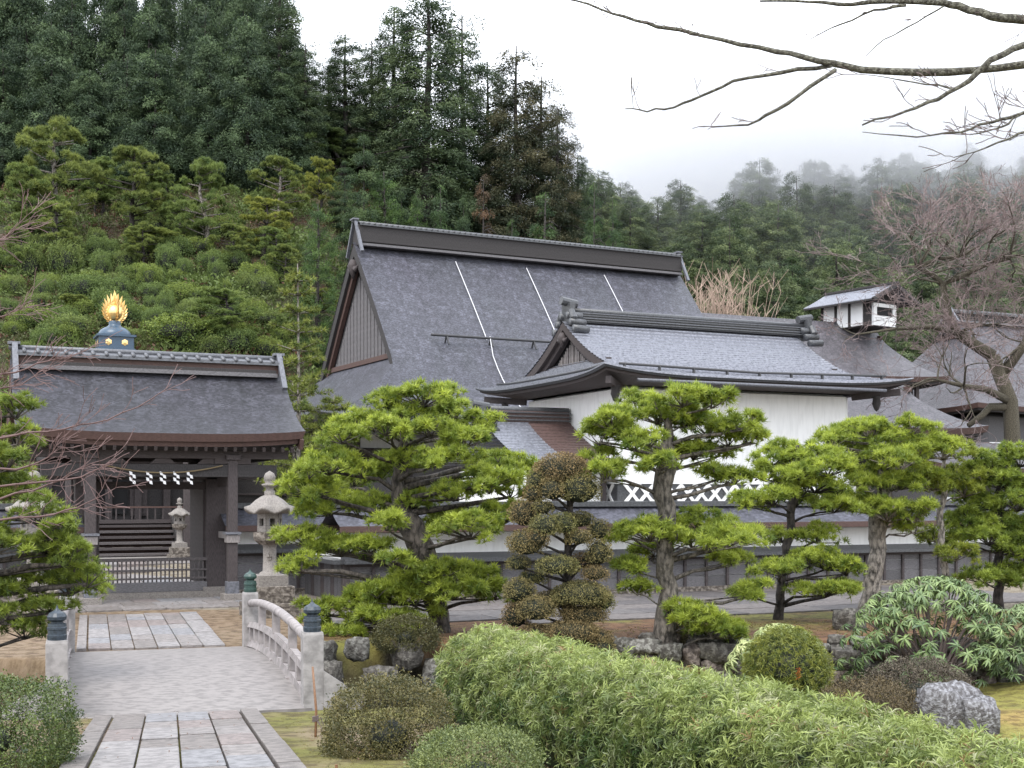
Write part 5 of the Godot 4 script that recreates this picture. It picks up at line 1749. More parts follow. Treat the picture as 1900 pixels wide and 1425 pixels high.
func shrubs() -> void:
	azalea("azalea_bush", "large box-clipped dark green azalea in the left front corner", W(-3.58, 0.33, 8.75), Vector3(0.6, 0.44, 0.6), 201, Color(0.018, 0.042, 0.012), Color(0.13, 0.17, 0.035), 0.035, 1.0, 0.55, M.leaf_gloss)
	azalea("azalea_bush", "rounded bronze-tinged azalea right of the bridge end, beside the bamboo pole", W(-0.93, 0.16, 9.75), Vector3(0.5, 0.47, 0.46), 202, Color(0.022, 0.035, 0.012), Color(0.19, 0.16, 0.055), 0.035, 1.0, 0.2)
	azalea("azalea_bush", "low pale green azalea at the bottom edge before the hedge", W(-0.22, 0.3, 8.15), Vector3(0.44, 0.3, 0.44), 203, Color(0.04, 0.07, 0.02), Color(0.24, 0.28, 0.09), 0.033, 1.0, 0.2)
	azalea("brown_shrub", "low spreading grey-brown shrub behind the boulder on the lawn", W(5.35, -0.62, 17.1), Vector3(0.72, 0.46, 0.6), 204, Color(0.035, 0.03, 0.022), Color(0.15, 0.125, 0.09), 0.05, 0.75, 0.0, M.dry_leaf)
	azalea("brown_shrub", "low reddish-brown shrub between the hedge and the boulder", W(4.3, -0.62, 15.6), Vector3(0.66, 0.42, 0.55), 205, Color(0.04, 0.034, 0.02), Color(0.16, 0.12, 0.06), 0.05, 0.75, 0.0, M.dry_leaf)
	azalea("moss_shrub", "low dark brown-green shrub on the bank beside the bridge post", W(-1.55, -0.05, 19.0), Vector3(0.5, 0.34, 0.35), 206, Color(0.03, 0.035, 0.015), Color(0.13, 0.12, 0.04), 0.05, 1.0, 0.0)
	azalea("moss_shrub", "low dark clump at the foot of the straight-trunked pine", W(2.95, -0.02, 19.75), Vector3(0.5, 0.3, 0.35), 207, Color(0.03, 0.035, 0.015), Color(0.12, 0.10, 0.035), 0.05, 1.0, 0.0)
	globe()
	hedge()
	rhododendron("rhododendron", "large rhododendron with drooping pale-edged leaves before the stone bank", W(6.05, -0.6, 18.55), Vector3(1.25, 1.62, 0.9), 211, 400, Color(0.025, 0.065, 0.022), Color(0.25, 0.33, 0.12))
	rhododendron("rhododendron", "spreading rhododendron cut by the right edge of the picture", W(7.75, -0.5, 18.9), Vector3(1.0, 1.15, 0.8), 212, 230, Color(0.025, 0.065, 0.025), Color(0.24, 0.31, 0.13))
	rhododendron("rhododendron", "small bright variegated shrub with long pale leaves behind the clipped globe", W(3.75, -0.6, 18.15), Vector3(0.75, 0.98, 0.5), 213, 150, Color(0.10, 0.17, 0.05), Color(0.52, 0.55, 0.26))

func globe() -> void:
	rng.seed = 301
	var t := thing("clipped_globe", "round clipped yellow-green conifer globe behind the hedge on the lawn", "shrub", W(3.57, -0.62, 16.8), 0)
	var m := MB.new()
	var c := Vector3(0, 0.52, 0)
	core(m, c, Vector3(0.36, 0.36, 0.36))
	leaf_ball(m, c, Vector3(0.48, 0.50, 0.48), 1800, 0.08, tpl.blade, Color(0.03, 0.055, 0.01), Color(0.10, 0.12, 0.03), -0.9, 0.1, 0.1)
	leaf_ball(m, c, Vector3(0.54, 0.56, 0.54), 6000, 0.075, tpl.blade, Color(0.05, 0.085, 0.012), Color(0.27, 0.28, 0.05), -0.9, 0.09, 0.1)
	pb("foliage", m, M.leaf, t)
	var d := MB.new()   # a withered orange sprig caught in the front
	for i in 7:
		d.stamp(tpl.blade[i % 5], Transform3D(rbasis(Vector3(rf(-0.3, 0.3), -0.8, 0.6), 0.06), Vector3(0.03 + rf(-0.02, 0.02), 0.66 - 0.02 * i, 0.55)), Color(0.42, 0.12, 0.02))
	pb("withered_sprig", d, M.dry_leaf, t)
	var st := MB.new()
	st.tube([Vector3(0, -0.1, 0), Vector3(0, 0.4, 0)], [0.05, 0.04], 7)
	pb("trunk", st, M.bark_dark, t)

func hedge() -> void:
	rng.seed = 302
	# the hedge runs from its rounded far end beside the bridge towards the right front corner
	var t := thing("clipped_hedge", "long clipped hedge of fine grass-like leaves running to the lower right corner", "hedge", Vector3.ZERO, 0)
	var f := noise(0.9, 3, FastNoiseLite.TYPE_SIMPLEX, 7)
	var m := MB.new()
	var cm := MB.new()
	var A := Vector2(-0.42, 12.95)
	var B := Vector2(3.6, 4.4)
	var ax := (B - A).normalized()
	var nx := Vector2(-ax.y, ax.x)   # towards the right hand and rear
	var L := (B - A).length()
	var hw := 0.56
	var H := 0.81
	var frame := func(s: float, a: float) -> Array:   # a point of the skin: along s, round a (0 front foot .. PI rear foot)
		var e := clampf(1.0 - s / 0.55, 0.0, 1.0)
		var shrink := sqrt(maxf(0.03, 1.0 - e * e))
		var ca := cos(a)
		var sa := sin(a)
		var k := 0.72
		var px := signf(ca) * pow(absf(ca), k) * hw * shrink
		var py := pow(absf(sa), 0.62) * H * (0.75 + 0.25 * shrink)
		var q := A + ax * s + nx * (-px)
		var g := ground(q.x, q.y)
		g = 0.0
		var b := f.get_noise_3d(s * 2.0, a * 1.5, 0) * 0.10 + f.get_noise_3d(s * 6.0, a * 4.0, 3) * 0.05
		var out := Vector3(nx.x * -ca, sa * 1.1, -nx.y * -ca).normalized()
		return [W(q.x, g + py + 0.05, q.y) + out * b, out]
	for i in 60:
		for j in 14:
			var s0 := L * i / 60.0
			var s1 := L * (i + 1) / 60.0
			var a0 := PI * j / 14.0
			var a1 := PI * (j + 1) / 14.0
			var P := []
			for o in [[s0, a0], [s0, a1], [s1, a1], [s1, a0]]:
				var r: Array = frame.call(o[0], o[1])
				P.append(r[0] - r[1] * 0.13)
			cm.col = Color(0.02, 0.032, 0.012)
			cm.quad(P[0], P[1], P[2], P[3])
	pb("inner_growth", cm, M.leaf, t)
	var n := 20500
	for i in n:
		var s := L * pow(rf(0, 1), 0.85)
		var a := rf(0.02, PI * 0.93)
		var r: Array = frame.call(s, a)
		var p: Vector3 = r[0]
		var o: Vector3 = r[1]
		p += o * rf(-0.10, 0.025)
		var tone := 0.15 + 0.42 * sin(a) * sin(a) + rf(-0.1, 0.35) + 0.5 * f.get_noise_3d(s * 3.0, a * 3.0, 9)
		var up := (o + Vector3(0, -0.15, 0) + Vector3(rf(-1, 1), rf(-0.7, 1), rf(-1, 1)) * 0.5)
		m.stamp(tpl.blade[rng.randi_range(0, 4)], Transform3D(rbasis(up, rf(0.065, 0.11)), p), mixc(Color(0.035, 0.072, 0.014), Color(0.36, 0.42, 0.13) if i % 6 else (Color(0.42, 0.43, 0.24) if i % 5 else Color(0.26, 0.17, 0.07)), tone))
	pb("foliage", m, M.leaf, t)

func rhododendron(called: String, label: String, at: Vector3, r: Vector3, sd: int, whorls: int, dark: Color, light: Color) -> void:
	rng.seed = sd
	var t := thing(called, label, "rhododendron", at, 0)
	var st := MB.new()
	var count := 0
	var rest := MB.new()
	for i in whorls:
		var a := rf(0, TAU)
		var y := pow(rf(0.04, 1.0), 0.7)
		var q := sqrt(maxf(0.02, 1.0 - pow(y * 1.05 - 0.3, 2.0) * 1.75)) * pow(rf(0.3, 1.0), 0.45) * (1.0 + 0.22 * sin(a * 3.0 + sd) * (1.0 - y))
		var c := Vector3(cos(a) * q * r.x, y * r.y, sin(a) * q * r.z)
		var out := Vector3(c.x / r.x * 0.6, 0.55, c.z / r.z * 0.6).normalized()
		var n := rng.randi_range(9, 13)
		var s := rf(0.12, 0.17)
		var tone := rf(0, 1)
		var lf := rbasis(out, 1.0)
		for k in n:
			var b := Basis(lf.y, TAU * k / n + rf(-0.2, 0.2)) * lf
			b = b * Basis(Vector3.RIGHT, rf(0.0, 0.95))
			var xf := Transform3D(b * Basis.from_scale(Vector3.ONE * s * rf(0.8, 1.15)), c + out * 0.03)
			var col := mixc(dark, light, tone * 0.5 + rf(0, 0.5) + 0.25 * (y - 0.6))
			leaf_piece(t, rest, xf, col, k, c.z > -0.1 * r.z and count < 290)
			count += 1 if c.z > -0.1 * r.z else 0
		if i % 7 == 0:
			var foot := Vector3(rf(-0.15, 0.15), 0, rf(-0.1, 0.1))
			st.tube([foot, foot.lerp(c, 0.5) + Vector3(0, 0.08, 0), c], [0.022, 0.015, 0.008], 5)
	tag(pb("leaves", rest, M.leaf_gloss, t), "", "", "", "stuff")
	pb("stems", st, M.twig, t)

func leaf_piece(t: Node, rest: MB, xf: Transform3D, col: Color, k: int, single: bool) -> void:
	if not single:
		rest.stamp(tpl.leaf[k % 3], xf, col)
		return
	var key := "leafmesh%d_%d_%d_%d" % [k % 3, int(col.r * 24), int(col.g * 24), int(col.b * 20)]
	if not tpl.has(key):
		var m := MB.new()
		m.stamp(tpl.leaf[k % 3], Transform3D.IDENTITY, col)
		tpl[key] = m.done()
	part("leaf", tpl[key], M.leaf_gloss, t, xf)

# ------------------------------------------------------------------ stones
func bank_wall() -> void:
	rng.seed = 401
	var t := thing("stone_bank", "rough dry stone bank wall of grey stones below the pines", "stone wall", Vector3.ZERO, 0)
	var x := 0.55
	while x < 10.0:   # three irregular courses
		var w := rf(0.26, 0.58)
		var y := -0.68
		var rows := 2 if rng.randf() < 0.55 else 3
		var hh := 0.70
		for k in rows:
			var h := hh / rows * rf(0.85, 1.2)
			var wk := w * rf(0.85, 1.05)
			var d := far_bank(x + w * 0.5) - 0.16
			part("stone", tpl.rock[rng.randi_range(0, 6)], M["rock%d" % rng.randi_range(0, 3)], t, Transform3D(Basis.from_euler(Vector3(rf(-0.2, 0.2), rf(-0.4, 0.4) + (PI if rng.randf() < 0.5 else 0.0), rf(-0.12, 0.12))) * Basis.from_scale(Vector3(wk * 1.1, h * 1.12, 0.42)), W(x + w * 0.5 + rf(-0.04, 0.04), y + h * 0.5, d + rf(-0.05, 0.05))))
			y += h * 0.95
		if rng.randf() < 0.6:
			part("stone", tpl.rock[rng.randi_range(0, 6)], M["rock%d" % rng.randi_range(0, 3)], t, Transform3D(Basis.from_euler(Vector3(0, rf(0, 6), 0)) * Basis.from_scale(Vector3(rf(0.14, 0.3), rf(0.12, 0.2), 0.25)), W(x + rf(0, 0.4), rf(0.0, 0.06), far_bank(x) + 0.02)))
		x += w * 0.93
	# boulder on the lawn and loose rocks
	var b := part("boulder", tpl.rock[2], M.boulder, self, Transform3D(Basis(Vector3.UP, 0.5) * Basis.from_scale(Vector3(0.62, 0.66, 0.56)), W(5.16, -0.36, 15.35)))
	tag(b, "large pale grey lichen-spotted boulder on the lawn beside brown shrubs", "boulder")
	var b2 := part("boulder", tpl.rock[4], M.boulder, self, Transform3D(Basis(Vector3.UP, 1.5) * Basis.from_scale(Vector3(0.42, 0.5, 0.42)), W(5.46, -0.42, 15.15)))
	tag(b2, "smaller grey boulder leaning on the right side of the large lawn boulder", "boulder")
	var b3 := part("boulder", tpl.rock[1], M.rock2, self, Transform3D(Basis.from_scale(Vector3(0.5, 0.42, 0.4)), W(5.55, 0.12, 21.3)))
	tag(b3, "dark rounded boulder on the bank left of the pale pine trunk", "boulder")
	var spots := [[-2.25, -0.02, 18.75, 0.34, 0.32], [-2.6, -0.35, 18.3, 0.42, 0.4], [-1.9, -0.4, 18.5, 0.45, 0.32], [-2.9, -0.6, 17.6, 0.6, 0.5], [-1.55, -0.15, 18.9, 0.45, 0.35], [-2.3, -0.7, 17.7, 0.5, 0.45], [-1.1, -0.4, 18.9, 0.5, 0.45], [-0.6, -0.3, 19.1, 0.5, 0.5], [-2.75, -0.1, 18.9, 0.35, 0.35], [-0.1, -0.3, 19.2, 0.45, 0.5]]
	var i := 0
	var words := ["pale lichen-topped rock nearest the bridge post on the stream bank", "dark rock at the stream edge under the pale-topped one", "flat dark rock right of the pale-topped one on the bank"]
	for s in spots:
		var r := part("bank_rock", tpl.rock[(i * 3 + 1) % 7], M["rock%d" % ([0, 2, 2, 2, 2, 3, 0, 2, 0, 2][i])], self, Transform3D(Basis(Vector3.UP, i * 1.3) * Basis.from_scale(Vector3(s[3], s[4], s[3] * 0.8)), W(s[0], s[1], s[2])))
		tag(r, words[i] if i < 3 else "dark mossy rock on the stream bank, " + ORD[i - 3] + " of those right of the flat rock", "rock", "rocks on the stream bank")
		i += 1

func bamboo_guards() -> void:
	var t := thing("bamboo_stake", "thin orange-brown bamboo stake tied with cord beside the near bridge post", "stake", W(-1.66, 0.14, 10.9), 0)
	var m := MB.new()
	m.tube([Vector3(0, -0.15, 0), Vector3(0.01, 0.25, 0), Vector3(-0.02, 0.62, 0)], [0.011, 0.011, 0.009], 7)
	pb("pole", m, M.bamboo, t, true)
	var k := MB.new()
	for i in 4:
		k.tube([Vector3(-0.02, 0.16 + 0.012 * i, 0.016), Vector3(0.03, 0.17 + 0.012 * i, 0.0)], [0.008, 0.008], 5)
	k.tube([Vector3(0.02, 0.17, 0.01), Vector3(0.06, 0.1, 0.02), Vector3(0.05, 0.05, 0.02)], [0.007, 0.006, 0.004], 5)
	k.tube([Vector3(0.02, 0.17, 0.01), Vector3(0.05, 0.2, 0.03), Vector3(0.075, 0.13, 0.02)], [0.007, 0.006, 0.004], 5)
	pb("cord", k, M.twig, t)
	var g := thing("bamboo_rail", "low orange bamboo rail on a stake at the bottom edge beside the azalea", "rail", W(-1.12, 0.32, 8.55), 0)
	var r := MB.new()
	r.tube([Vector3(-0.06, 0.02, 0.12), Vector3(0.12, -0.05, -0.05), Vector3(0.32, -0.1, -0.2)], [0.016, 0.016, 0.015], 7)
	pb("pole", r, M.bamboo, g, true)
	var s := MB.new()
	s.tube([Vector3(-0.03, -0.2, 0.08), Vector3(-0.03, 0.12, 0.08)], [0.011, 0.01], 6)
	pb("stake", s, M.bamboo, g)

func litter() -> void:
	rng.seed = 520
	var m := MB.new()
	var leafy: Array = tpl.leaf[0]
	for i in 1700:
		var x := rf(-8.0, 1.5)
		var d := rf(8.2, 26.0)
		var h := ground(x, d)
		if h < -0.1:
			continue
		var c := mixc(Color(0.16, 0.07, 0.03), Color(0.10, 0.06, 0.04), rf(0, 1))
		m.stamp(leafy, Transform3D(rbasis(Vector3(rf(-0.3, 0.3), 1, rf(-0.3, 0.3)), rf(0.02, 0.05)), W(x, h + 0.055, d)), c)
	tag(pb("fallen_leaves", m, M.dry_leaf, self), "small brown fallen leaves scattered on sand and paving", "fallen leaves", "", "stuff")

func moss_cover() -> void:
	rng.seed = 500
	var m := MB.new()
	for i in 5500:
		var x := rf(-4.5, 10.5)
		var d := rf(8.0, 22.5)
		var h := ground(x, d)
		var lawn := x > hedge_x(d) + 0.9 and d < far_bank(x) - 0.2
		var bank := d > far_bank(x) + 0.1 and x > -3.0
		if not (lawn or bank):
			continue
		if bank and d > 21.4 + 0.35 * (x - 1.0):
			continue
		var s := rf(0.02, 0.04) if lawn else rf(0.03, 0.06)
		var c := mixc(Color(0.12, 0.13, 0.02), Color(0.25, 0.22, 0.05), rf(0, 1)) if lawn else mixc(Color(0.13, 0.055, 0.025), Color(0.13, 0.13, 0.035), rf(0, 1))
		m.stamp(tpl.leafy[i % 5] if not lawn else tpl.blade[i % 5], Transform3D(rbasis(Vector3(rf(-0.3, 0.3), 1, rf(-0.3, 0.3)), s), W(x, h + 0.005, d)), c)
	for i in 2600:
		var d := rf(7.8, 12.7)
		var x := rf(-4.4, 1.2)
		if absf(x - (-2.22 - (d - 9.1) * 0.26)) < 0.86 or x > hedge_x(d) - 0.2:
			continue
		m.stamp(tpl.blade[i % 5], Transform3D(rbasis(Vector3(rf(-0.3, 0.3), 1, rf(-0.3, 0.3)), rf(0.012, 0.03)), W(x, ground(x, d) + 0.003, d)), mixc(Color(0.10, 0.11, 0.025), Color(0.22, 0.18, 0.06), rf(0, 1)))
	tag(pb("moss", m, M.dry_leaf, self), "moss, short grass and fallen needles on lawn and bank", "moss", "", "stuff")

# ------------------------------------------------------------------ conifers of the slopes
func conifer_mesh(sd: int, R: float, H: float, n: int, s: float, start: float, power: float, dark: Color, light: Color, layered := 0.0, plume := false) -> ArrayMesh:
	rng.seed = sd
	var m := MB.new()
	var f := noise(0.5, 2, FastNoiseLite.TYPE_SIMPLEX, sd)
	var per := 9
	for i in n / per:   # bough by bough
		var y := start + (1.0 - start) * (1.0 - pow(rf(0, 1), 0.62))
		if layered > 0.0:
			y = lerpf(y, start + (1.0 - start) * round((y - start) / (1.0 - start) * 9.0) / 9.0 + rf(-0.01, 0.01), layered)
		var a := rf(0, TAU)
		var e := pow(clampf(1.0 - (y - start) / (1.0 - start), 0.0, 1.0), power)
		e *= smoothstep(start - 0.03, start + 0.16, y)
		var lob := 1.0 + 0.38 * f.get_noise_3d(cos(a) * 2.2, y * 9.0, sin(a) * 2.2) + 0.12 * sin(a * 3.0 + sd)
		var q := R * e * lob * pow(rf(0.15, 1.0), 0.4) + 0.02
		var c := Vector3(cos(a) * q, y * H - q * 0.22, sin(a) * q)
		var tone := rf(0, 1)
		var br := s * rf(0.8, 1.5)
		for k in per:
			var o := Vector3(rf(-1, 1), rf(-1, 1), rf(-1, 1))
			o = o.normalized() * pow(rf(0.1, 1), 0.5)
			var p := c + Vector3(o.x, o.y * 0.6 - 0.12 * absf(o.x * cos(a) + o.z * sin(a)), o.z) * br
			var up := Vector3(cos(a) * 0.6, 0.8 if not plume else 1.8, sin(a) * 0.6) + o * 0.5
			var t := tone * tone * 0.8 + rf(-0.1, 0.2) + 0.3 * o.y
			var b := rbasis(up, s * rf(0.5, 0.85))
			if plume:
				b = b * Basis.from_scale(Vector3(0.55, 1.7, 0.55))
			m.stamp(tpl.spray[i % 5], Transform3D(b, p), mixc(dark, light, t))
	return m.done()

func conifer_trunk(H: float, r: float, R: float, sd: int, limbs := 26) -> ArrayMesh:
	rng.seed = sd + 900
	var m := MB.new()
	m.tube([Vector3(0, -0.6, 0), Vector3(0.05, H * 0.4, 0), Vector3(-0.04, H * 0.75, 0.03), Vector3(0, H * 0.985, 0)], [r, r * 0.75, r * 0.4, 0.02], 7)
	for i in limbs:
		var y := rf(0.18, 0.93)
		var a := rf(0, TAU)
		var q := R * pow(1.0 - y, 0.6) * 0.85
		m.tube([Vector3(0, y * H, 0), Vector3(cos(a) * q * 0.5, y * H + 0.1, sin(a) * q * 0.5), Vector3(cos(a) * q, y * H - q * 0.15, sin(a) * q)], [r * 0.22, r * 0.14, 0.015], 4)
	return m.done(true)

func conifer(called: String, label: String, at: Vector3, group: String, crown: ArrayMesh, trunk: ArrayMesh, sc: Vector3, turn: float) -> Node3D:
	var t := thing(called, label, "conifer", at, turn, group)
	part("trunk", trunk, M.bark_dark, t, Transform3D(Basis.from_scale(sc), Vector3.ZERO))
	part("crown", crown, M.far_leaf, t, Transform3D(Basis.from_scale(sc), Vector3.ZERO))
	return t

const ORD := ["first", "second", "third", "fourth", "fifth", "sixth", "seventh", "eighth", "ninth", "tenth", "eleventh", "twelfth", "thirteenth", "fourteenth", "fifteenth", "sixteenth", "seventeenth", "eighteenth", "nineteenth", "twentieth", "last"]

func forest() -> void:
	# unit shapes ten metres tall
	var cd := Color(0.016, 0.036, 0.018)
	var cl := Color(0.13, 0.19, 0.082)
	var dense := []
	var hillc := []
	var tr := []
	for k in 4:
		dense.append(conifer_mesh(600 + k, 2.35, 10.0, 2300, 0.48, 0.04, 0.5, cd, cl))
		hillc.append(conifer_mesh(605 + k, 2.5, 10.0, 2900, 0.38, 0.03, 0.36, Color(0.036, 0.062, 0.028), Color(0.195, 0.24, 0.10)))
		tr.append(conifer_trunk(10.0, 0.15, 2.2, 600 + k))
	var open := []
	for k in 3:
		open.append(conifer_mesh(620 + k, 1.25, 10.0, 3000, 0.27, 0.06, 0.38, Color(0.026, 0.050, 0.024), Color(0.13, 0.175, 0.072)))
	var rust := conifer_mesh(640, 1.2, 10.0, 1700, 0.23, 0.06, 0.42, Color(0.045, 0.035, 0.018), Color(0.17, 0.095, 0.05))
	var half_rust := conifer_mesh(641, 1.25, 10.0, 3000, 0.27, 0.06, 0.38, Color(0.022, 0.036, 0.016), Color(0.12, 0.105, 0.05))
	var plume := []
	for k in 2:
		plume.append(conifer_mesh(650 + k, 1.35, 10.0, 2200, 0.28, 0.02, 0.42, Color(0.030, 0.062, 0.018), Color(0.12, 0.20, 0.045), 0.0, true))
	var bright := conifer_mesh(655, 1.3, 10.0, 2100, 0.28, 0.03, 0.5, Color(0.025, 0.055, 0.020), Color(0.10, 0.165, 0.045))
	var layer := []
	for k in 2:
		layer.append(conifer_mesh(660 + k, 2.4, 10.0, 2100, 0.40, 0.08, 0.55, Color(0.018, 0.042, 0.016), Color(0.095, 0.145, 0.045), 0.85))
	rng.seed = 700
	# dark cypress wood on the left slope, three ranks
	var ranks := [[84.0, -33.5, -14.5, 2.7, 10.0], [89.0, -36.0, -14.0, 2.9, 14.0], [95.0, -39.0, -15.5, 3.2, 17.0], [102.0, -42.0, -18.0, 3.6, 18.0]]
	var words := ["dark dense cypress in the front rank of the upper left wood", "dark cypress in the second rank of the upper left wood", "tall dark cypress in the third rank of the upper left wood", "tall dark cypress in the rear rank of the upper left wood"]
	for r in ranks.size():
		var q: Array = ranks[r]
		var x: float = q[1]
		var nth := 0
		while x < q[2]:
			var px := x + rf(-0.6, 0.6)
			var d: float = q[0] + rf(-1.5, 1.5)
			var H: float = q[4] * rf(0.85, 1.15)
			if px / d > -0.19:
				H *= 0.72
			conifer("cypress_tree", words[r] + ", " + ORD[mini(nth, 20)] + " from left", W(px, hill(px, d), d), "cypresses of the wood on the left slope, rank %d" % (r + 1), dense[rng.randi_range(0, 3)], tr[rng.randi_range(0, 3)], Vector3(0.95, 1, 0.95) * Vector3(1, H / 10.0, 1) * rf(0.85, 1.1), rf(0, 360))
			x += q[3]
			nth += 1
	# tall thin-crowned cedars against the sky behind the hall
	var tl := [[-15.77, 23.89, 88, 1.74, 14.5], [-13.72, 22.85, 86, 1.25, 9.63], [-13.0, 25.97, 92, 1.3, 7.28], [-11.59, 24.52, 90, 1.5, 10.0], [-10.18, 25.23, 94, 1.5, 10.27], [-8.27, 21.78, 91, 1.9, 15.0], [-5.76, 17.76, 88, 2.7, 19.4], [-3.56, 17.68, 92, 2.1, 19.09], [-1.78, 18.4, 95, 1.9, 15.86], [0.3, 15.32, 90, 2.1, 18.49], [2.13, 16.53, 93, 1.9, 16.09], [3.19, 14.75, 90, 1.5, 14.64], [4.68, 15.51, 92, 1.2, 11.11]]
	var tw := ["tall open cedar at the edge of the dark wood against the sky", "narrow cedar right of the wood edge, shorter than its neighbour", "short cedar in the sky gap left of the tallest cedar", "green pointed cedar filling the sky gap above the hall gable", "cedar close left of the tallest cedar, thin crowned", "tall cedar with bare top beside the tallest cedar", "tallest broad open-crowned cedar reaching the top of the picture", "tall cedar close right of the tallest one", "shorter cedar in the saddle between the two tall groups", "tall rust-tinged cedar with rounded top, right of the saddle", "rust-tinged cedar stepping down right of the rounded one", "narrow rusty cedar at the right end of the tall group", "last thin cedar at the right foot of the tall group"]
	for i in tl.size():
		var q: Array = tl[i]
		var rusty := i >= 9 and i < 12
		conifer("cedar_tree", tw[i], W(q[0], q[1], q[2]), "", half_rust if rusty else open[i % 3], tr[i % 4], Vector3(q[3] / 1.0, q[4] / 10.0, q[3] / 1.0), rf(0, 360))
	# nearer conifers between the cedars and the hall roof
	var fr := [[-7.14, 10.8, 72, 1.56, 9.61, 0, "feathery light green conifer over the left end of the hall ridge"], [-5.25, 8.94, 72, 0.9, 10.51, 0, "smaller feathery green conifer beside the larger one over the hall ridge"], [-3.99, 7.7, 72, 1.17, 11.99, 1, "rounded green conifer behind the middle of the hall ridge"], [-1.59, 6.4, 72, 1.25, 13.59, 2, "rust-brown conifer behind the hall ridge"], [1.86, 5.38, 72, 1.68, 13.92, 1, "broad green conifer right of the rust-brown one behind the ridge"], [4.59, 4.32, 72, 1.17, 15.58, 1, "green conifer behind the right end of the hall ridge"], [-8.25, 11.89, 72, 1.35, 10.26, 3, "layered dark pine above the feathery conifer"], [-9.45, 8.39, 63, 1.26, 8.2, 0, "tall feathery green column beside the hall gable"], [-10.33, 18.09, 80, 1.0, 4.77, 3, "layered dark pine high above the hall gable"], [-2.7, 6.66, 72, 0.9, 12.04, 3, "dark layered conifer between the rounded green and the rust-brown ones"], [0.0, 6.0, 72, 1.05, 11.8, 1, "low green conifer just right of the rust-brown one"], [5.6, 4.01, 72, 0.9, 14.99, 1, "slim conifer past the right end of the hall ridge"], [-6.15, 9.82, 72, 0.75, 9.18, 3, "short dark conifer behind the two feathery ones"]]
	for q in fr:
		var cm: ArrayMesh = [plume[int(q[0]) & 1], bright, rust, layer[int(q[0]) & 1]][q[5]]
		var wr: float = q[3] / (1.35 if q[5] != 3 else 2.0)
		conifer("young_conifer", q[6], W(q[0], q[1], q[2]), "", cm, tr[0], Vector3(wr, q[4] / 10.0, wr), rf(0, 360))
	# the wooded hill on the right, rank behind rank
	var rd := 88.0
	var rank := 0
	var near_w := ["green conifer on the lowest part of the right-hand hill", "conifer low on the right-hand hill behind the turret", "mid-green conifer on the lower right-hand hill", "conifer halfway up the right-hand hill", "conifer on the middle of the right-hand hill", "conifer high on the right-hand hill where the mist begins", "conifer on the upper right-hand hill, pale in mist", "misty conifer near the crest of the right-hand hill", "faint conifer on the crest of the right-hand hill", "faint conifer behind the crest of the right-hand hill", "faint conifer far behind the crest of the right-hand hill", "faintest conifer at the back of the right-hand hill"]
	while rank < 12:
		var x := rd * 0.055 + rf(0, 2)
		var nth := 0
		while x < rd * 0.43:
			var px := x + rf(-1.2, 1.2)
			var d := rd + rf(-2.5, 2.5)
			var H := rf(6.5, 9.8)
			if x < rd * 0.16:
				H *= 0.8
			conifer("hill_conifer", near_w[rank] + ", " + ORD[mini(nth, 20)] + " from left", W(px, hill(px, d) - 0.3, d), "conifers on the right-hand hill, rank %d from below" % (rank + 1), hillc[rng.randi_range(0, 3)] if rng.randf() < 0.92 else (bright if rng.randf() < 0.5 else layer[0]), tr[rng.randi_range(0, 3)], Vector3(1, 1, 1) * Vector3(rf(0.95, 1.35), H / 10.0, rf(0.95, 1.35)), rf(0, 360))
			x += rf(3.1, 4.2)
			nth += 1
		rd += 6.4
		rank += 1

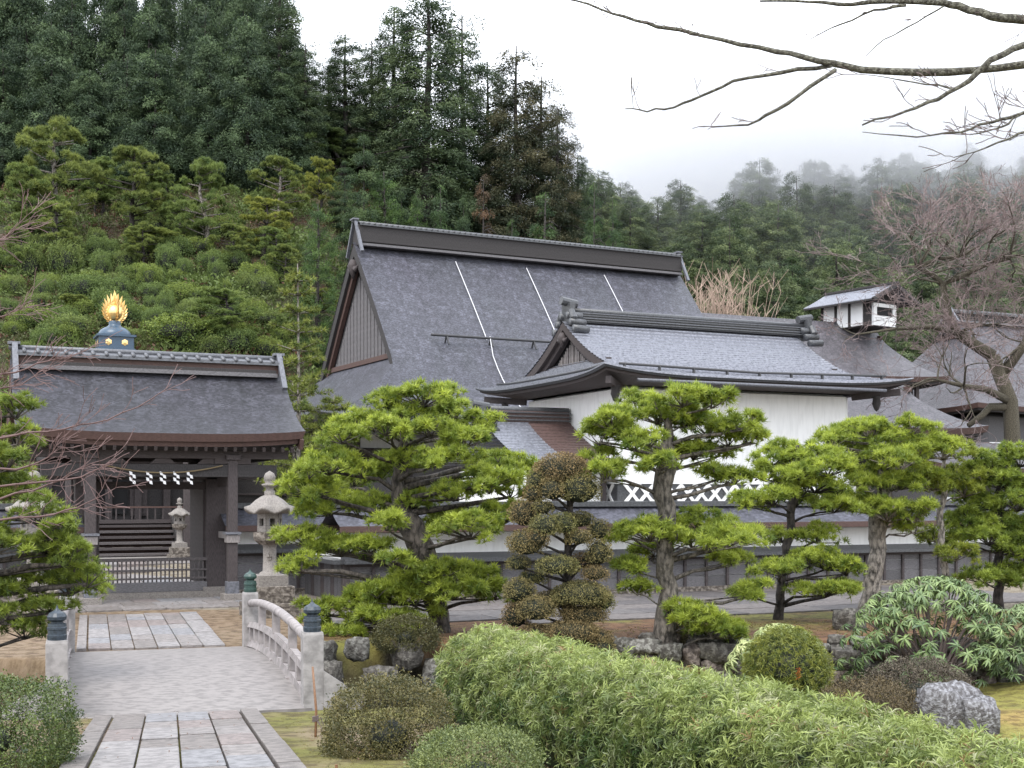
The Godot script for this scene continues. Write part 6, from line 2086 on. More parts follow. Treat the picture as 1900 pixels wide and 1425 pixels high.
# ------------------------------------------------------------------ the planted slope above the gate
func slope_garden() -> void:
	var kinds := []
	rng.seed = 810
	for v in 9:   # egg, round, low, three of each; unit width, unit height
		var k: int = v % 3
		var fz := noise(0.8, 3, FastNoiseLite.TYPE_SIMPLEX, 500 + v)
		var m := MB.new()
		core(m, Vector3(0, 0.40, 0), Vector3(0.74, 0.44, 0.74))
		for i in 760:
			var dir := Vector3(rf(-1, 1), rf(-0.5, 1), rf(-1, 1)).normalized()
			var y := dir.y
			var r := sqrt(maxf(0.0, 1.0 - y * y))
			if k == 0:
				r = pow(r, 0.7)
			var p := Vector3(dir.x / maxf(0.01, sqrt(dir.x * dir.x + dir.z * dir.z)) * r, 0.45 + y * 0.55 if y > 0 else 0.45 + y * 0.7, dir.z / maxf(0.01, sqrt(dir.x * dir.x + dir.z * dir.z)) * r) * (1.0 + rf(-0.10, 0.03) + 0.30 * fz.get_noise_3dv(dir * 1.4) + 0.12 * fz.get_noise_3dv(dir * 5.0))
			m.stamp(tpl.leafy[i % 5], Transform3D(rbasis(dir + Vector3(0, 0.4, 0), rf(0.09, 0.16)), p), mixc(Color(0.04, 0.075, 0.018), Color(0.25, 0.31, 0.075), rf(0, 0.7) + 0.3 * y))
		kinds.append(m.done())
	var tints := []
	for c in [Color(1, 1, 1), Color(1.25, 1.15, 0.8), Color(0.8, 0.88, 0.85)]:
		var lm: StandardMaterial3D = M.far_leaf.duplicate()
		lm.albedo_color = Color(minf(1, c.r * 0.9), minf(1, c.g * 0.9), minf(1, c.b * 0.9)).linear_to_srgb()
		tints.append(lm)
	var list := [
		[-25.38, 13.59, 68.2, 0.55, 1.53, 0, "tall egg-shaped clipped shrub halfway up the garden slope, at the left edge"],
		[-23.76, 13.85, 68.7, 0.75, 1.49, 0, "tall egg-shaped clipped shrub halfway up the garden slope, well left of the jewel"],
		[-24.47, 15.41, 71.7, 0.63, 1.05, 1, "round clipped shrub high under the slope pines, well left of the jewel, right twin"],
		[-21.63, 13.59, 68.2, 0.4, 1.14, 0, "small tall egg-shaped clipped shrub halfway up the garden slope, close left of the jewel"],
		[-25.38, 12.45, 66.0, 0.43, 0.83, 1, "round clipped shrub just above the gilded jewel, at the left edge"],
		[-27.35, 15.31, 71.5, 0.39, 0.77, 1, "small round clipped shrub high under the slope pines, at the left edge"],
		[-23.66, 12.66, 66.4, 0.49, 0.72, 2, "domed clipped shrub just above the gilded jewel, well left of the jewel"],
		[-21.55, 12.09, 65.3, 0.93, 1.09, 2, "large domed clipped shrub just above the gilded jewel, close left of the jewel"],
		[-21.37, 12.76, 66.6, 0.36, 0.67, 1, "small round clipped shrub just above the gilded jewel, close left of the jewel"],
		[-20.16, 13.18, 67.4, 0.41, 0.84, 1, "small round clipped shrub just above the gilded jewel, close right of the jewel"],
		[-18.59, 12.66, 66.4, 0.54, 1.22, 0, "tall egg-shaped clipped shrub just above the gilded jewel, close right of the jewel"],
		[-19.86, 12.09, 65.3, 0.63, 0.98, 1, "round clipped shrub just above the gilded jewel, close right of the jewel"],
		[-16.82, 10.73, 62.7, 0.37, 1.15, 0, "small tall egg-shaped clipped shrub level with the gilded jewel, right of the jewel"],
		[-16.9, 9.9, 61.1, 0.48, 1.02, 1, "round clipped shrub just above the gate roof, close right of the jewel"],
		[-17.7, 11.25, 63.7, 0.39, 0.69, 1, "small round clipped shrub level with the gilded jewel, close right of the jewel"],
		[-20.72, 9.59, 60.5, 0.99, 0.91, 2, "large domed clipped shrub just above the gate roof, well left of the jewel"],
		[-23.27, 9.69, 60.7, 0.45, 0.61, 2, "domed clipped shrub just above the gate roof, at the left edge"],
		[-15.05, 9.17, 59.7, 1.41, 1.14, 2, "large domed clipped shrub just above the gate roof, right of the jewel"],
		[-14.59, 12.29, 65.7, 0.32, 0.71, 1, "small round clipped shrub just above the gilded jewel, towards the hall gable"],
		[-13.52, 12.55, 66.2, 0.43, 0.88, 1, "round clipped shrub just above the gilded jewel, towards the hall gable, left twin"],
		[-16.55, 11.98, 65.1, 0.71, 0.81, 2, "domed clipped shrub just above the gilded jewel, right of the jewel, right twin"],
		[-18.57, 15.1, 71.1, 0.86, 1.18, 2, "domed clipped shrub high under the slope pines, right of the jewel"],
		[-20.88, 14.43, 69.8, 0.61, 0.87, 1, "round clipped shrub halfway up the garden slope, close right of the jewel"],
		[-18.37, 14.11, 69.2, 0.54, 1.27, 0, "tall egg-shaped clipped shrub halfway up the garden slope, right of the jewel"],
		[-17.53, 16.51, 73.8, 0.65, 0.86, 1, "round clipped shrub high under the slope pines, right of the jewel, right twin"],
		[-23.68, 16.51, 73.8, 0.48, 0.8, 1, "round clipped shrub high under the slope pines, close left of the jewel, left twin"],
		[-16.05, 14.22, 69.4, 0.7, 0.93, 1, "round clipped shrub halfway up the garden slope, right of the jewel"],
		[-14.83, 14.43, 69.8, 0.61, 0.87, 2, "domed clipped shrub halfway up the garden slope, towards the hall gable"],
		[-14.48, 15.78, 72.4, 0.73, 1.03, 1, "round clipped shrub high under the slope pines, towards the hall gable, right twin"],
		[-15.36, 10.89, 63.0, 0.61, 0.79, 2, "domed clipped shrub level with the gilded jewel, right of the jewel"],
		[-13.76, 10.53, 62.3, 0.71, 0.88, 2, "domed clipped shrub level with the gilded jewel, towards the hall gable"],
		[-12.46, 10.53, 62.3, 0.55, 0.93, 0, "tall egg-shaped clipped shrub level with the gilded jewel, towards the hall gable"],
		[-12.63, 12.76, 66.6, 0.5, 0.83, 1, "round clipped shrub just above the gilded jewel, towards the hall gable, right twin"],
		[-21.0, 10.89, 63.0, 0.61, 0.74, 2, "domed clipped shrub level with the gilded jewel, close left of the jewel"],
		[-23.36, 11.25, 63.7, 0.56, 0.8, 1, "round clipped shrub level with the gilded jewel, well left of the jewel"],
		[-22.59, 10.16, 61.6, 0.59, 0.67, 2, "domed clipped shrub level with the gilded jewel, well left of the jewel"],
		[-18.17, 10.53, 62.3, 0.55, 0.73, 2, "domed clipped shrub level with the gilded jewel, close right of the jewel"],
		[-24.68, 10.89, 63.0, 0.5, 0.79, 1, "round clipped shrub level with the gilded jewel, at the left edge"],
		[-20.81, 15.78, 72.4, 0.7, 0.9, 1, "round clipped shrub high under the slope pines, close right of the jewel"],
		[-27.92, 17.29, 75.3, 0.72, 0.94, 1, "round clipped shrub high under the slope pines, well left of the jewel, left twin"],
		[-17.41, 13.18, 67.4, 0.44, 0.67, 2, "domed clipped shrub just above the gilded jewel, right of the jewel, left twin"],
		[-12.69, 9.17, 59.7, 0.78, 0.85, 2, "large domed clipped shrub just above the gate roof, towards the hall gable"],
		[-17.66, 9.17, 59.7, 0.57, 0.65, 2, "domed clipped shrub just above the gate roof, close right of the jewel"],
		[-22.19, 15.31, 71.5, 0.47, 0.77, 1, "round clipped shrub high under the slope pines, close left of the jewel, right twin"],
		[-12.22, 13.59, 68.2, 0.54, 0.97, 0, "tall egg-shaped clipped shrub halfway up the garden slope, towards the hall gable"],
		[-20.71, 17.29, 75.3, 0.76, 0.94, 2, "domed clipped shrub high under the slope pines, close right of the jewel"],
		[-16.63, 17.29, 75.3, 0.76, 0.94, 1, "round clipped shrub high under the slope pines, towards the hall gable, left twin"],
		[-18.98, 17.29, 75.3, 0.66, 0.88, 1, "round clipped shrub high under the slope pines, right of the jewel, left twin"]]
	var stem := MB.new()
	stem.tube([Vector3(0, -0.5, 0), Vector3(0, 0.4, 0)], [0.12, 0.08], 6)
	var sm := stem.done(true)
	var i := 0
	for q in list:
		var t := thing("clipped_shrub", q[6], "shrub", W(q[0], q[1] - 0.05, q[2]), rf(0, 360))
		part("foliage", kinds[q[5] + 3 * (i % 3)], tints[(i * 7 + int(q[4] * 10)) % 3], t, Transform3D(Basis.from_scale(Vector3(q[3] * 1.2, q[4] * 1.15, q[3] * 1.2)), Vector3.ZERO))
		part("stem", sm, M.bark_dark, t)
		i += 1
	# smaller shrubs filling the slope row by row
	rng.seed = 845
	var where := ["directly above the gate ridge", "in the second shrub row above the gate", "in the third shrub row above the gate", "in the fourth shrub row above the gate", "in the fifth shrub row above the gate"]
	for r in 5:
		var d := 53.5 + 4.4 * r
		var nth := 0
		var x := -0.385 * d
		while x < -0.175 * d:
			var px := x + rf(-0.7, 0.7)
			var dd := d + rf(-1.8, 1.8)
			var w := rf(0.45, 1.0)
			var t := thing("low_shrub", "small green shrub %s, %s from left" % [where[r], ORD[mini(nth, 20)]], "shrub", W(px, hill(px, dd) - 0.08, dd), rf(0, 360), "small shrubs filling the garden slope")
			part("foliage", kinds[rng.randi_range(0, 8)], tints[rng.randi_range(0, 2)], t, Transform3D(Basis.from_scale(Vector3(w, rf(0.6, 1.25), w * rf(0.8, 1.2))), Vector3.ZERO))
			x += rf(0.9, 1.7)
			nth += 1
	# garden pines with flat layered crowns
	var gp := [[-26.14, 16.51, 73.8, 2.46, 6.61], [-21.89, 17.03, 74.8, 1.95, 5.08], [-17.12, 15.78, 72.4, 1.73, 4.89], [-13.66, 15.26, 71.4, 1.81, 3.27], [-27.15, 15.78, 72.4, 1.81, 4.52], [-17.89, 23.47, 87.2, 2.27, 4.72], [-14.32, 23.47, 87.2, 2.03, 4.72], [-23.54, 23.79, 87.8, 1.04, 4.32], [-25.11, 19.42, 79.4, 1.36, 3.31], [-13.76, 18.07, 76.8, 1.6, 4.0], [-13.37, 9.02, 59.4, 1.73, 2.48], [-20.22, 15.1, 71.1, 1.85, 1.69], [-9.76, 9.52, 64.6, 1.41, 2.75], [-21.33, 10.79, 62.8, 0.79, 1.15], [-34.39, 23.79, 87.8, 1.83, 3.66], [-11.81, 24.02, 88.6, 2.58, 2.95], [-24.65, 14.43, 69.8, 1.38, 3.49], [-20.39, 17.29, 75.3, 1.41, 3.45], [-15.05, 14.43, 69.8, 1.09, 2.33], [-12.57, 13.59, 68.2, 1.07, 2.56], [-25.56, 19.42, 79.4, 1.24, 2.98], [-11.83, 19.57, 80.0, 1.17, 3.33], [-18.7, 15.78, 72.4, 0.9, 2.41], [-19.92, 14.43, 69.8, 1.02, 2.33], [-17.42, 22.49, 85.3, 1.42, 3.55], [-26.0, 13.59, 68.2, 0.99, 2.56], [-11.78, 12.91, 67.3, 0.84, 2.24], [-20.67, 23.79, 87.8, 1.65, 3.66]]
	var pw := ["large garden pine with pale trunk at the far left of the slope", "garden pine right of the large one on the left slope", "garden pine above the round shrubs in the middle of the slope", "yellowish layered garden pine right of the middle of the slope", "lower garden pine at the left edge of the slope", "dark layered pine under the wood left of the hall", "dark layered pine nearest the hall at the top of the slope", "thin sparse pine standing at the foot of the dark wood", "small pine in front of the dark wood, left of the sparse one", "layered garden pine beside the feathery green column", "low spreading pine just above the right end of the gate roof", "wide flat-topped yellow pine in the middle of the slope", "flat-topped pine close to the hall gable", "small umbrella-shaped pine left of the jewel", "pine at the left edge under the dark wood", "dark layered pine left of the hall ridge", "green pine below the large pale-trunked one on the left slope", "pine between the two pines left of the slope's middle", "small pine below the yellowish layered one", "pine in front of the feathery column beside the hall", "pine at the wood's foot behind the large left slope pine", "dark pine above the hall gable's left side", "small pine in the very middle of the slope", "small pine above the egg-shaped shrubs", "pine under the dark wood, right of the sparse one", "low pine at the left picture edge amid round shrubs", "small pine close left of the hall gable", "broad dark pine at the foot of the wood's middle"]
	var crowns := []
	var trunks := []
	for v in 6:   # unit pines, one metre in radius and two tall
		rng.seed = 830 + v
		var tm := MB.new()
		var m := MB.new()
		var bend := Vector3(rf(-0.2, 0.2), 0, rf(-0.2, 0.2))
		tm.tube([Vector3(0, -0.3, 0), Vector3(0.05, 0.6, 0), bend + Vector3(0, 1.3, 0), bend * 0.5 + Vector3(0, 1.9, 0)], [0.075, 0.06, 0.04, 0.012], 6)
		var dk := [Color(0.045, 0.085, 0.018), Color(0.05, 0.085, 0.02), Color(0.03, 0.06, 0.016), Color(0.03, 0.06, 0.016), Color(0.06, 0.09, 0.015), Color(0.06, 0.09, 0.015)][v] as Color
		var lt := [Color(0.23, 0.29, 0.07), Color(0.27, 0.31, 0.07), Color(0.13, 0.18, 0.05), Color(0.15, 0.20, 0.06), Color(0.34, 0.35, 0.06), Color(0.30, 0.34, 0.08)][v] as Color
		for j in 34:
			var y := rf(0.45, 1.95)
			if v == 5:
				y = rf(1.3, 1.9)
			var env := sqrt(maxf(0.05, 1.0 - pow(maxf(0.0, y - 0.8) / 1.25, 2.0))) * (0.65 + 0.35 * smoothstep(0.4, 0.9, y))
			var a := rf(0, TAU)
			var rr := env * pow(rf(0.05, 1), 0.45) * (0.8 + 0.3 * sin(a * 2.0 + v))
			var c := bend * (y / 1.9) + Vector3(cos(a) * rr, y, sin(a) * rr)
			var pr := rf(0.16, 0.30)
			pine_pad(m, null, c, pr, 0.07, pr, 0.085, dk, lt, 0.75)
			tm.tube([bend * (y / 1.9) + Vector3(0, y - 0.2 * rr - 0.03, 0), c - Vector3(0, 0.03, 0)], [0.02, 0.006], 4)
		crowns.append(m.done())
		trunks.append(tm.done(true))
	for k in gp.size():
		var q: Array = gp[k]
		rng.seed = 860 + k
		var t := thing("slope_pine", pw[k], "pine tree", W(q[0], q[1], q[2]), rf(0, 360))
		var v := rng.randi_range(0, 1)
		if k in [5, 6, 15, 14, 24, 27]:
			v = 2 + (k & 1)
		elif k in [3, 21]:
			v = 4
		elif k in [11, 12, 13]:
			v = 5
		var sc := Transform3D(Basis.from_scale(Vector3(q[3] * 1.12, q[4] * 0.54, q[3] * 1.12)), Vector3.ZERO)
		part("crown", crowns[v], M.far_leaf, t, sc)
		part("trunk", trunks[v], M.bark_pale if k in [0, 2, 9] else M.bark_dark, t, sc)
	# young yellow-green conifer with open whorls, between gate and hall
	rng.seed = 880
	for q in [[-6.05, 0.45, 36.5, 8.3, 1.25, "young yellow-green conifer with open whorls and pale stem between gate and hall"], [-5.1, 0.45, 37.0, 4.6, 1.0, "lower yellow-green conifer at the foot of the taller one beside the hall"], [-6.7, 0.45, 39.5, 5.2, 1.1, "bushy green conifer behind the right end of the gate roof"], [-4.95, 0.45, 35.2, 3.6, 0.9, "small green tree under the hall eave beside the gate"]]:
		var t := thing("sapling_conifer", q[5], "conifer", W(q[0], q[1], q[2]), 0)
		var m := MB.new()
		var s := MB.new()
		var H: float = q[3]
		s.tube([Vector3(0, -0.2, 0), Vector3(0.04, H * 0.5, 0), Vector3(0, H, 0)], [0.09, 0.06, 0.012], 7)
		var y := 0.25 * H if H > 6 else 0.12 * H
		while y < H * 0.99:
			var L: float = q[4] * pow(1.0 - y / H, 0.55) * rf(0.8, 1.15) + 0.12
			for j in 7:
				var a := TAU * j / 7.0 + rf(-0.4, 0.4)
				var tip := Vector3(cos(a) * L, y + L * rf(0.05, 0.35), sin(a) * L)
				s.tube([Vector3(0, y, 0), tip], [0.02, 0.006], 4)
				var n := int(L * 15) + 3
				for k in n:
					var u := rf(0.25, 1.0)
					m.stamp(tpl.pine[k % 5], Transform3D(rbasis(Vector3(cos(a), 0.8, sin(a)) + Vector3(rf(-0.5, 0.5), rf(-0.3, 0.3), rf(-0.5, 0.5)), rf(0.13, 0.2)), Vector3(0, y, 0).lerp(tip, u) + Vector3(rf(-0.08, 0.08), rf(-0.04, 0.06), rf(-0.08, 0.08))), mixc(Color(0.06, 0.095, 0.018), Color(0.26, 0.29, 0.06), rf(0, 1)))
			y += H * 0.055 * rf(0.8, 1.2)
		pb("crown", m, M.far_leaf, t)
		pb("trunk", s, M.bark_pale, t, true)
	# undergrowth over the whole slope
	rng.seed = 890
	var mm := MultiMesh.new()
	mm.transform_format = MultiMesh.TRANSFORM_3D
	mm.use_colors = true
	var um := MB.new()
	um.stamp(tpl.leafy[0], Transform3D.IDENTITY, Color.WHITE)
	um.stamp(tpl.leafy[1], Transform3D(Basis.from_scale(Vector3(1.1, 0.9, 1.1)), Vector3(0.4, 0.2, 0.3)), Color.WHITE)
	mm.mesh = um.done()
	mm.instance_count = 17000
	var f := noise(0.16, 3, FastNoiseLite.TYPE_SIMPLEX, 4)
	for k in 17000:
		var d := rf(47, 97)
		var x := rf(-0.46, -0.03) * d
		var h := hill(x, d)
		var g := f.get_noise_2d(x, d)
		var s := rf(0.14, 0.42) * (1.0 + 0.6 * g)
		mm.set_instance_transform(k, Transform3D(rbasis(Vector3(rf(-0.4, 0.4), 1, rf(-0.4, 0.4)), s), W(x, h + s * 0.4, d)))
		var c := mixc(Color(0.075, 0.075, 0.03), Color(0.10, 0.14, 0.035), 0.6 + g * 1.2)
		if rng.randf() < 0.16 - 0.3 * g:
			c = mixc(Color(0.10, 0.045, 0.025), Color(0.13, 0.075, 0.045), rf(0, 1))
		mm.set_instance_color(k, c * rf(0.7, 1.4))
	var o := MultiMeshInstance3D.new()
	o.name = "undergrowth"
	o.multimesh = mm
	o.material_override = M.far_leaf
	add_child(o)
	tag(o, "low brown and green undergrowth covering the garden slope", "undergrowth", "", "stuff")

# ------------------------------------------------------------------ bare trees
func grow(m: MB, p: Vector3, dir: Vector3, L: float, r: float, depth: int, spread: float, droop: float, tips: MB, tip_depth: int) -> void:
	var pts := [p]
	var rad := [r]
	var d := dir
	var n := 4 if depth > 0 else 3
	var q := p
	for i in n:
		d = (d + Vector3(rf(-1, 1), rf(-1, 1), rf(-1, 1)) * 0.22 + Vector3(0, droop, 0)).normalized()
		q += d * L / n
		pts.append(q)
		rad.append(maxf(r * lerpf(1.0, 0.55, (i + 1.0) / n), minf(r, 0.0055)))
	(tips if depth <= tip_depth else m).tube(pts, rad, 6 if r > 0.03 else (4 if r > 0.012 else 3))
	if depth == 0:
		return
	var kids := rng.randi_range(2, 3)
	for k in kids:
		var at: Vector3 = pts[rng.randi_range(2, n)] if k > 0 else pts[n]
		var nd := (d + Vector3(rf(-1, 1), rf(-0.6, 0.8), rf(-1, 1)) * spread).normalized()
		grow(m, at, nd, L * rf(0.62, 0.86), maxf(r * rf(0.48, 0.62), minf(r, 0.0055)), depth - 1, spread, droop, tips, tip_depth)

func cherry() -> void:
	rng.seed = 912
	var d := 39.0
	var u := d / 2400.0
	var base := W((1880 - 950) * u, 0.0, d)
	var t := thing("cherry_tree", "bare old cherry tree with mossy leaning limbs and pinkish twig haze, right side", "bare tree", base, 0)
	var m := MB.new()
	var tips := MB.new()
	var limb := func(pts: Array, r0: float, r1: float) -> Array:   # points in picture-sized units from the foot
		var P := []
		var R := []
		for i in pts.size():
			P.append(Vector3(pts[i][0], pts[i][1], pts[i][2]) * u)
			R.append(lerpf(r0, r1, float(i) / (pts.size() - 1)))
		m.tube(P, R, 9)
		return P
	var ends := []
	limb.call([[0, -10, 0], [5, 100, 0], [0, 220, 0], [-5, 310, 0], [-38, 395, 0]], 0.30, 0.20)
	var a: Array = limb.call([[-38, 395, 0], [-70, 415, 0], [-102, 437, -5], [-116, 470, -10], [-128, 530, -10], [-102, 540, 0], [-56, 562, 10], [-10, 575, 10]], 0.19, 0.05)
	var b: Array = limb.call([[-20, 360, 0], [20, 420, 10], [45, 480, 0], [60, 560, 0]], 0.16, 0.07)
	var c: Array = limb.call([[-5, 310, 0], [-60, 330, 30], [-110, 335, 50], [-160, 345, 60]], 0.13, 0.04)
	var e: Array = limb.call([[-128, 530, -10], [-150, 550, -10], [-176, 562, -10], [-140, 575, 0], [-100, 580, 0]], 0.10, 0.05)
	var g: Array = limb.call([[-102, 437, -5], [-160, 445, 30], [-230, 440, 40], [-300, 430, 40]], 0.09, 0.025)
	limb.call([[-5, 300, 0], [-45, 300, 5], [-60, 285, 10], [-90, 265, 20]], 0.14, 0.08)
	for q in [[a, 20], [b, 18], [c, 8], [e, 20], [g, 6]]:
		var pts: Array = q[0]
		for k in q[1]:
			var i := rng.randi_range(1, pts.size() - 1)
			var dir := Vector3(rf(-0.45, 1.0), rf(-0.25, 1.0), rf(-1, 1)).normalized()
			if q[0] == c or q[0] == g:
				dir = Vector3(rf(-1, 0.4), rf(-0.4, 0.5), rf(-1, 1)).normalized()
			grow(m, pts[i], dir, rf(0.75, 1.2) * (0.45 if q[0] == g else 1.0), rf(0.03, 0.045) * (0.5 if q[0] == g else 1.0), 5, 0.75, 0.0, tips, 3)
	pb("limbs", m, M.bark_moss, t, true)
	pb("twigs", tips, M.twig_grey, t)
	# pale brown fan of stems behind the hall roof
	rng.seed = 915
	var f := thing("bare_shrub", "pale brown fan-shaped leafless tree behind the right end of the hall roof", "bare tree", W(9.95, 0.5, 63.0), 0)
	var fm := MB.new()
	for k in 240:
		var q := Vector3(rf(-0.15, 0.15), 1.0, rf(-0.15, 0.15))
		var far_ := rf(0.72, 1.0)
		var pts := [Vector3(0, 0, 0)]
		var p := Vector3.ZERO
		var dr := q.normalized()
		for s in 5:
			p += dr * rf(2.2, 2.7) * far_
			dr = (dr + Vector3(rf(-0.12, 0.12), 0.05, rf(-0.12, 0.12))).normalized()
			pts.append(p)
		fm.tube(pts, [0.034, 0.028, 0.024, 0.02, 0.015, 0.01], 3)
		for j in 7:
			var o: Vector3 = pts[rng.randi_range(2, 5)]
			fm.tube([o, o + Vector3(rf(-0.7, 0.7), rf(0.4, 1.0), rf(-0.7, 0.7))], [0.013, 0.008], 3)
	var fmm: StandardMaterial3D = M.twig_red.duplicate()
	fmm.albedo_color = lin(0.30, 0.22, 0.17)
	pb("stems", fm, fmm, f)

func overhang() -> void:
	rng.seed = 930
	var d := 6.4
	var u := d / 2400.0
	# a tree standing beyond the right edge, its limbs reaching in over the sky
	var base := W(4.6, 0.2, d)
	var t := thing("overhanging_tree", "bare grey-green lichened branches reaching across the sky from the upper right", "bare tree", base, 0)
	var m := MB.new()
	var tw := MB.new()
	m.tube([Vector3(0.3, -0.3, 0), Vector3(0.2, 1.5, 0), Vector3(0.1, 3.2, 0.05), Vector3(0.3, 5.2, 0)], [0.2, 0.17, 0.14, 0.08], 10)
	var P := func(px: float, py: float, dz: float) -> Vector3:   # outline units: right of the middle and above eye level
		var k := u * (d + dz) / d
		return Vector3((px - 950) * k, 2.2 + (920 - py) * k, -d - dz) - base
	var br := func(list: Array, r0: float, r1: float, sprigs: int) -> void:
		var pts := []
		var rad := []
		for i in list.size() - 1:
			for k in 3:
				var f := k / 3.0
				var a: Array = list[i]
				var b: Array = list[i + 1]
				var p: Vector3 = P.call(lerpf(a[0], b[0], f), lerpf(a[1], b[1], f), lerpf(a[2], b[2], f))
				pts.append(p + Vector3(rf(-1, 1), rf(-1, 1), rf(-1, 1)) * 0.006)
				rad.append(0.0)
		if list[0][0] > 2100:   # joined to the trunk
			pts.push_front(Vector3(0.15, clampf(pts[0].y - 0.35, 1.5, 4.9), 0))
			rad.append(0.0)
		var z: Array = list[-1]
		pts.append(P.call(z[0], z[1], z[2]))
		rad.append(0.0)
		for i in pts.size():
			rad[i] = lerpf(r0, r1, float(i) / (pts.size() - 1)) * rf(0.9, 1.1)
		m.tube(pts, rad, 8 if r0 > 0.02 else 5)
		for k in sprigs:
			var i := rng.randi_range(1, pts.size() - 1)
			var dir := Vector3(rf(-1, 0.1), rf(-0.25, 0.6), rf(-0.6, 0.6)).normalized()
			grow(tw, pts[i], dir, rf(0.06, 0.16), 0.0021, 1, 0.55, 0.02, tw, 9)
	br.call([[2560, 40, 0], [2150, 75, 0.1], [1900, 122, 0], [1760, 135, 0], [1600, 131, 0.1], [1520, 112, 0.1], [1440, 95, 0.2], [1340, 75, 0.3], [1220, 48, 0.5], [1160, 32, 0.5], [1090, 8, 0.6], [1030, -8, 0.6]], 0.025, 0.004, 9)
	br.call([[1545, 120, 0.1], [1450, 136, 0.2], [1360, 152, 0.3], [1300, 180, 0.4], [1250, 200, 0.4], [1200, 206, 0.5], [1160, 202, 0.5]], 0.012, 0.003, 4)
	br.call([[1552, 128, 0.1], [1480, 180, 0.0], [1420, 215, 0.0], [1390, 232, 0.1], [1320, 236, 0.1]], 0.012, 0.003, 3)
	br.call([[2300, 20, 0], [2000, 60, -0.1], [1900, 82, -0.1], [1840, 112, -0.2], [1800, 150, -0.2], [1740, 185, -0.2], [1680, 205, -0.3], [1600, 232, -0.3]], 0.024, 0.004, 10)
	br.call([[2300, -60, 0.2], [1990, 30, 0.2], [1900, 36, 0.2], [1840, 30, 0.2], [1780, 10, 0.3], [1740, 3, 0.3], [1640, 2, 0.3], [1580, 8, 0.3], [1500, 5, 0.4], [1410, 2, 0.4]], 0.030, 0.005, 12)
	br.call([[1680, 8, 0.3], [1620, 20, 0.3], [1560, 45, 0.3], [1500, 75, 0.4]], 0.009, 0.002, 2)
	br.call([[1760, 8, 0.3], [1700, 40, 0.3], [1640, 75, 0.3], [1605, 105, 0.3]], 0.006, 0.002, 1)
	br.call([[2200, 130, -0.2], [1960, 190, -0.2], [1890, 212, -0.2], [1840, 225, -0.2], [1780, 245, -0.2], [1700, 253, -0.3], [1600, 245, -0.3]], 0.012, 0.002, 16)
	br.call([[2200, 170, -0.2], [1960, 230, -0.3], [1890, 250, -0.3], [1830, 275, -0.3], [1770, 292, -0.3]], 0.010, 0.002, 10)
	br.call([[1890, 212, -0.2], [1860, 235, -0.2], [1800, 250, -0.2]], 0.007, 0.002, 6)
	br.call([[1770, 165, -0.2], [1690, 150, -0.1], [1620, 140, -0.1]], 0.006, 0.002, 4)
	pb("limbs", m, M.bark_lichen, t, true)
	pb("twigs", tw, M.twig, t)
	# red-budded branches from the left edge, in front of the gate
	var d2 := 9.5
	var u2 := d2 / 2400.0
	var b2 := W(-4.7, 0.25, d2)
	var s := thing("budding_tree", "thin red-budded bare branches reaching in from the left edge before the gate roof", "bare tree", b2, 0)
	var sm := MB.new()
	var tm := MB.new()
	sm.tube([Vector3(-0.1, -0.3, 0), Vector3(-0.05, 1.0, 0), Vector3(-0.12, 2.2, 0), Vector3(0, 3.2, 0)], [0.07, 0.06, 0.045, 0.02], 8)
	var P2 := func(px: float, py: float, dz: float) -> Vector3:
		var k := u2 * (d2 + dz) / d2
		return Vector3((px - 950) * k, 2.2 + (920 - py) * k, -d2 - dz) - b2
	for q in [[[-240, 900, 0], [-60, 830, 0], [20, 808, 0], [120, 795, 0.1], [200, 778, 0.1], [280, 742, 0.2], [318, 712, 0.2]], [[-240, 930, 0], [-40, 905, 0], [60, 898, 0], [150, 885, 0.1], [200, 860, 0.1], [240, 840, 0.2]], [[-200, 960, 0.1], [0, 925, 0.1], [90, 900, 0.2], [150, 870, 0.2], [210, 845, 0.2]], [[-240, 760, 0], [-60, 700, 0], [30, 690, 0], [90, 668, 0], [150, 655, 0.1]], [[-220, 800, 0], [-40, 730, 0], [40, 712, 0], [100, 680, 0.1]], [[-200, 640, 0], [-60, 600, 0], [10, 585, 0], [50, 570, 0]], [[-200, 520, 0], [-60, 470, 0], [10, 440, 0], [50, 400, 0]], [[-240, 990, 0], [0, 965, 0], [100, 955, 0.1], [160, 935, 0.1], [215, 905, 0.1]], [[-150, 860, 0.1], [30, 870, 0.1], [90, 850, 0.1], [110, 815, 0.1]]]:
		var pts := []
		var rad := []
		for i in q.size() - 1:
			for k in 3:
				var f := k / 3.0
				pts.append(P2.call(lerpf(q[i][0], q[i + 1][0], f), lerpf(q[i][1], q[i + 1][1], f), lerpf(q[i][2], q[i + 1][2], f)) + Vector3(rf(-1, 1), rf(-1, 1), rf(-1, 1)) * 0.008)
		pts.append(P2.call(q[-1][0], q[-1][1], q[-1][2]))
		for i in pts.size():
			rad.append(lerpf(0.011, 0.0022, float(i) / (pts.size() - 1)))
		sm.tube(pts, rad, 6)
		for k in 16:
			var i := rng.randi_range(4, pts.size() - 1)
			grow(tm, pts[i], Vector3(rf(0.1, 1), rf(-0.3, 0.7), rf(-0.5, 0.5)).normalized(), rf(0.08, 0.22), 0.0024, 1, 0.5, 0.0, tm, 9)
	pb("limbs", sm, M.twig_bud, s, true)
	pb("twigs", tm, M.twig_bud, s)

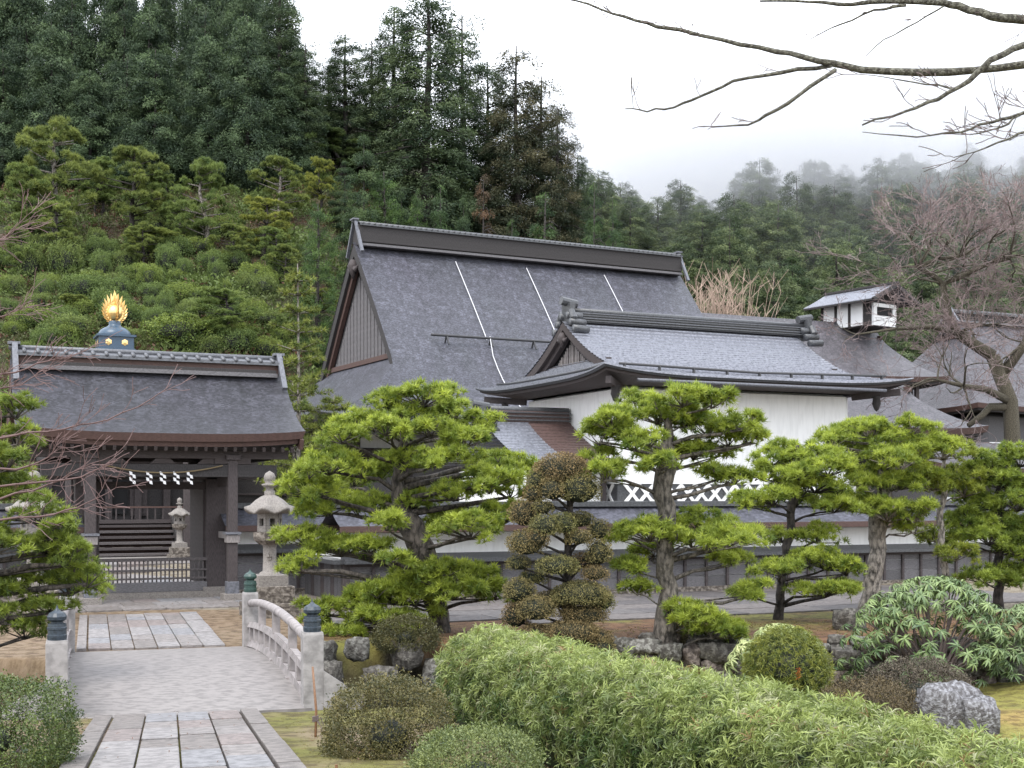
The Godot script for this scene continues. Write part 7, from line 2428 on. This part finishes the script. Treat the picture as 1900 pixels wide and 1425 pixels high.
func mist() -> void:
	# banks of cloud lying on the wooded hill
	var i := 0
	for q in [[58, 36, 142, 124, 21, 92, 0.019], [30, 35, 138, 76, 18, 84, 0.015], [74, 35, 122, 64, 15, 70, 0.014], [19, 33, 134, 56, 15, 64, 0.013], [48, 26, 126, 140, 40, 76, 0.003]]:
		var v := FogVolume.new()
		v.name = "mist_cloud" if i == 0 else "mist_cloud_%03d" % i
		v.shape = RenderingServer.FOG_VOLUME_SHAPE_ELLIPSOID
		v.size = Vector3(q[3], q[4], q[5])
		v.position = W(q[0], q[1], q[2])
		var fm := FogMaterial.new()
		fm.density = q[6]
		fm.albedo = Color(0.97, 0.98, 1.0)
		v.material = fm
		add_child(v)
		tag(v, "bank of pale mist lying on the crest of the right-hand hill", "mist", "mist banks on the right-hand hill", "stuff")
		i += 1

# ------------------------------------------------------------------ the scene
func _ready() -> void:
	var cam := Camera3D.new()
	cam.name = "camera"
	cam.projection = Camera3D.PROJECTION_FRUSTUM
	cam.near = 0.1
	cam.far = 900.0
	cam.size = 0.1 * 1425.0 / 2400.0
	cam.frustum_offset = Vector2(0, 0.1 * (920.0 - 712.5) / 2400.0)
	cam.position = Vector3(0, 2.2, 0)
	add_child(cam)
	cam.current = true
	var we := WorldEnvironment.new()
	we.name = "environment"
	var e := Environment.new()
	e.background_mode = Environment.BG_SKY
	var sky := Sky.new()
	var sk := ProceduralSkyMaterial.new()
	sk.sky_top_color = Color(0.93, 0.955, 1.0)
	sk.sky_horizon_color = Color(0.985, 0.99, 1.0)
	sk.sky_curve = 0.2
	sk.ground_bottom_color = Color(0.35, 0.35, 0.33)
	sk.ground_horizon_color = Color(0.7, 0.7, 0.7)
	sk.sun_angle_max = 1.0
	sky.sky_material = sk
	e.sky = sky
	e.background_energy_multiplier = 1.0
	e.tonemap_mode = Environment.TONE_MAPPER_LINEAR
	e.tonemap_exposure = 2.7
	e.sdfgi_enabled = true
	e.ssao_enabled = true
	e.ssil_enabled = true
	e.volumetric_fog_enabled = true
	e.volumetric_fog_density = 0.0
	we.environment = e
	add_child(we)
	var sun := DirectionalLight3D.new()
	sun.name = "sun"
	sun.light_energy = 0.4
	sun.light_color = Color(1.0, 0.98, 0.95)
	sun.light_angular_distance = 30.0
	sun.shadow_enabled = true
	sun.sky_mode = DirectionalLight3D.SKY_MODE_LIGHT_ONLY
	sun.rotation_degrees = Vector3(-58, -25, 0)
	add_child(sun)
	var t0 := Time.get_ticks_msec()
	materials()
	templates()
	land()
	main_hall()
	storehouse()
	corridor()
	right_wings()
	perimeter()
	gate()
	jewel_hall()
	bridge()
	paving()
	lanterns()
	bank_wall()
	print("built ", Time.get_ticks_msec() - t0)
	forest()
	print("forest ", Time.get_ticks_msec() - t0)
	slope_garden()
	print("slope ", Time.get_ticks_msec() - t0)
	cherry()
	front_pines()
	brown_tree()
	shrubs()
	print("shrubs ", Time.get_ticks_msec() - t0)
	overhang()
	bamboo_guards()
	moss_cover()
	litter()
	mist()
	print("all ", Time.get_ticks_msec() - t0)
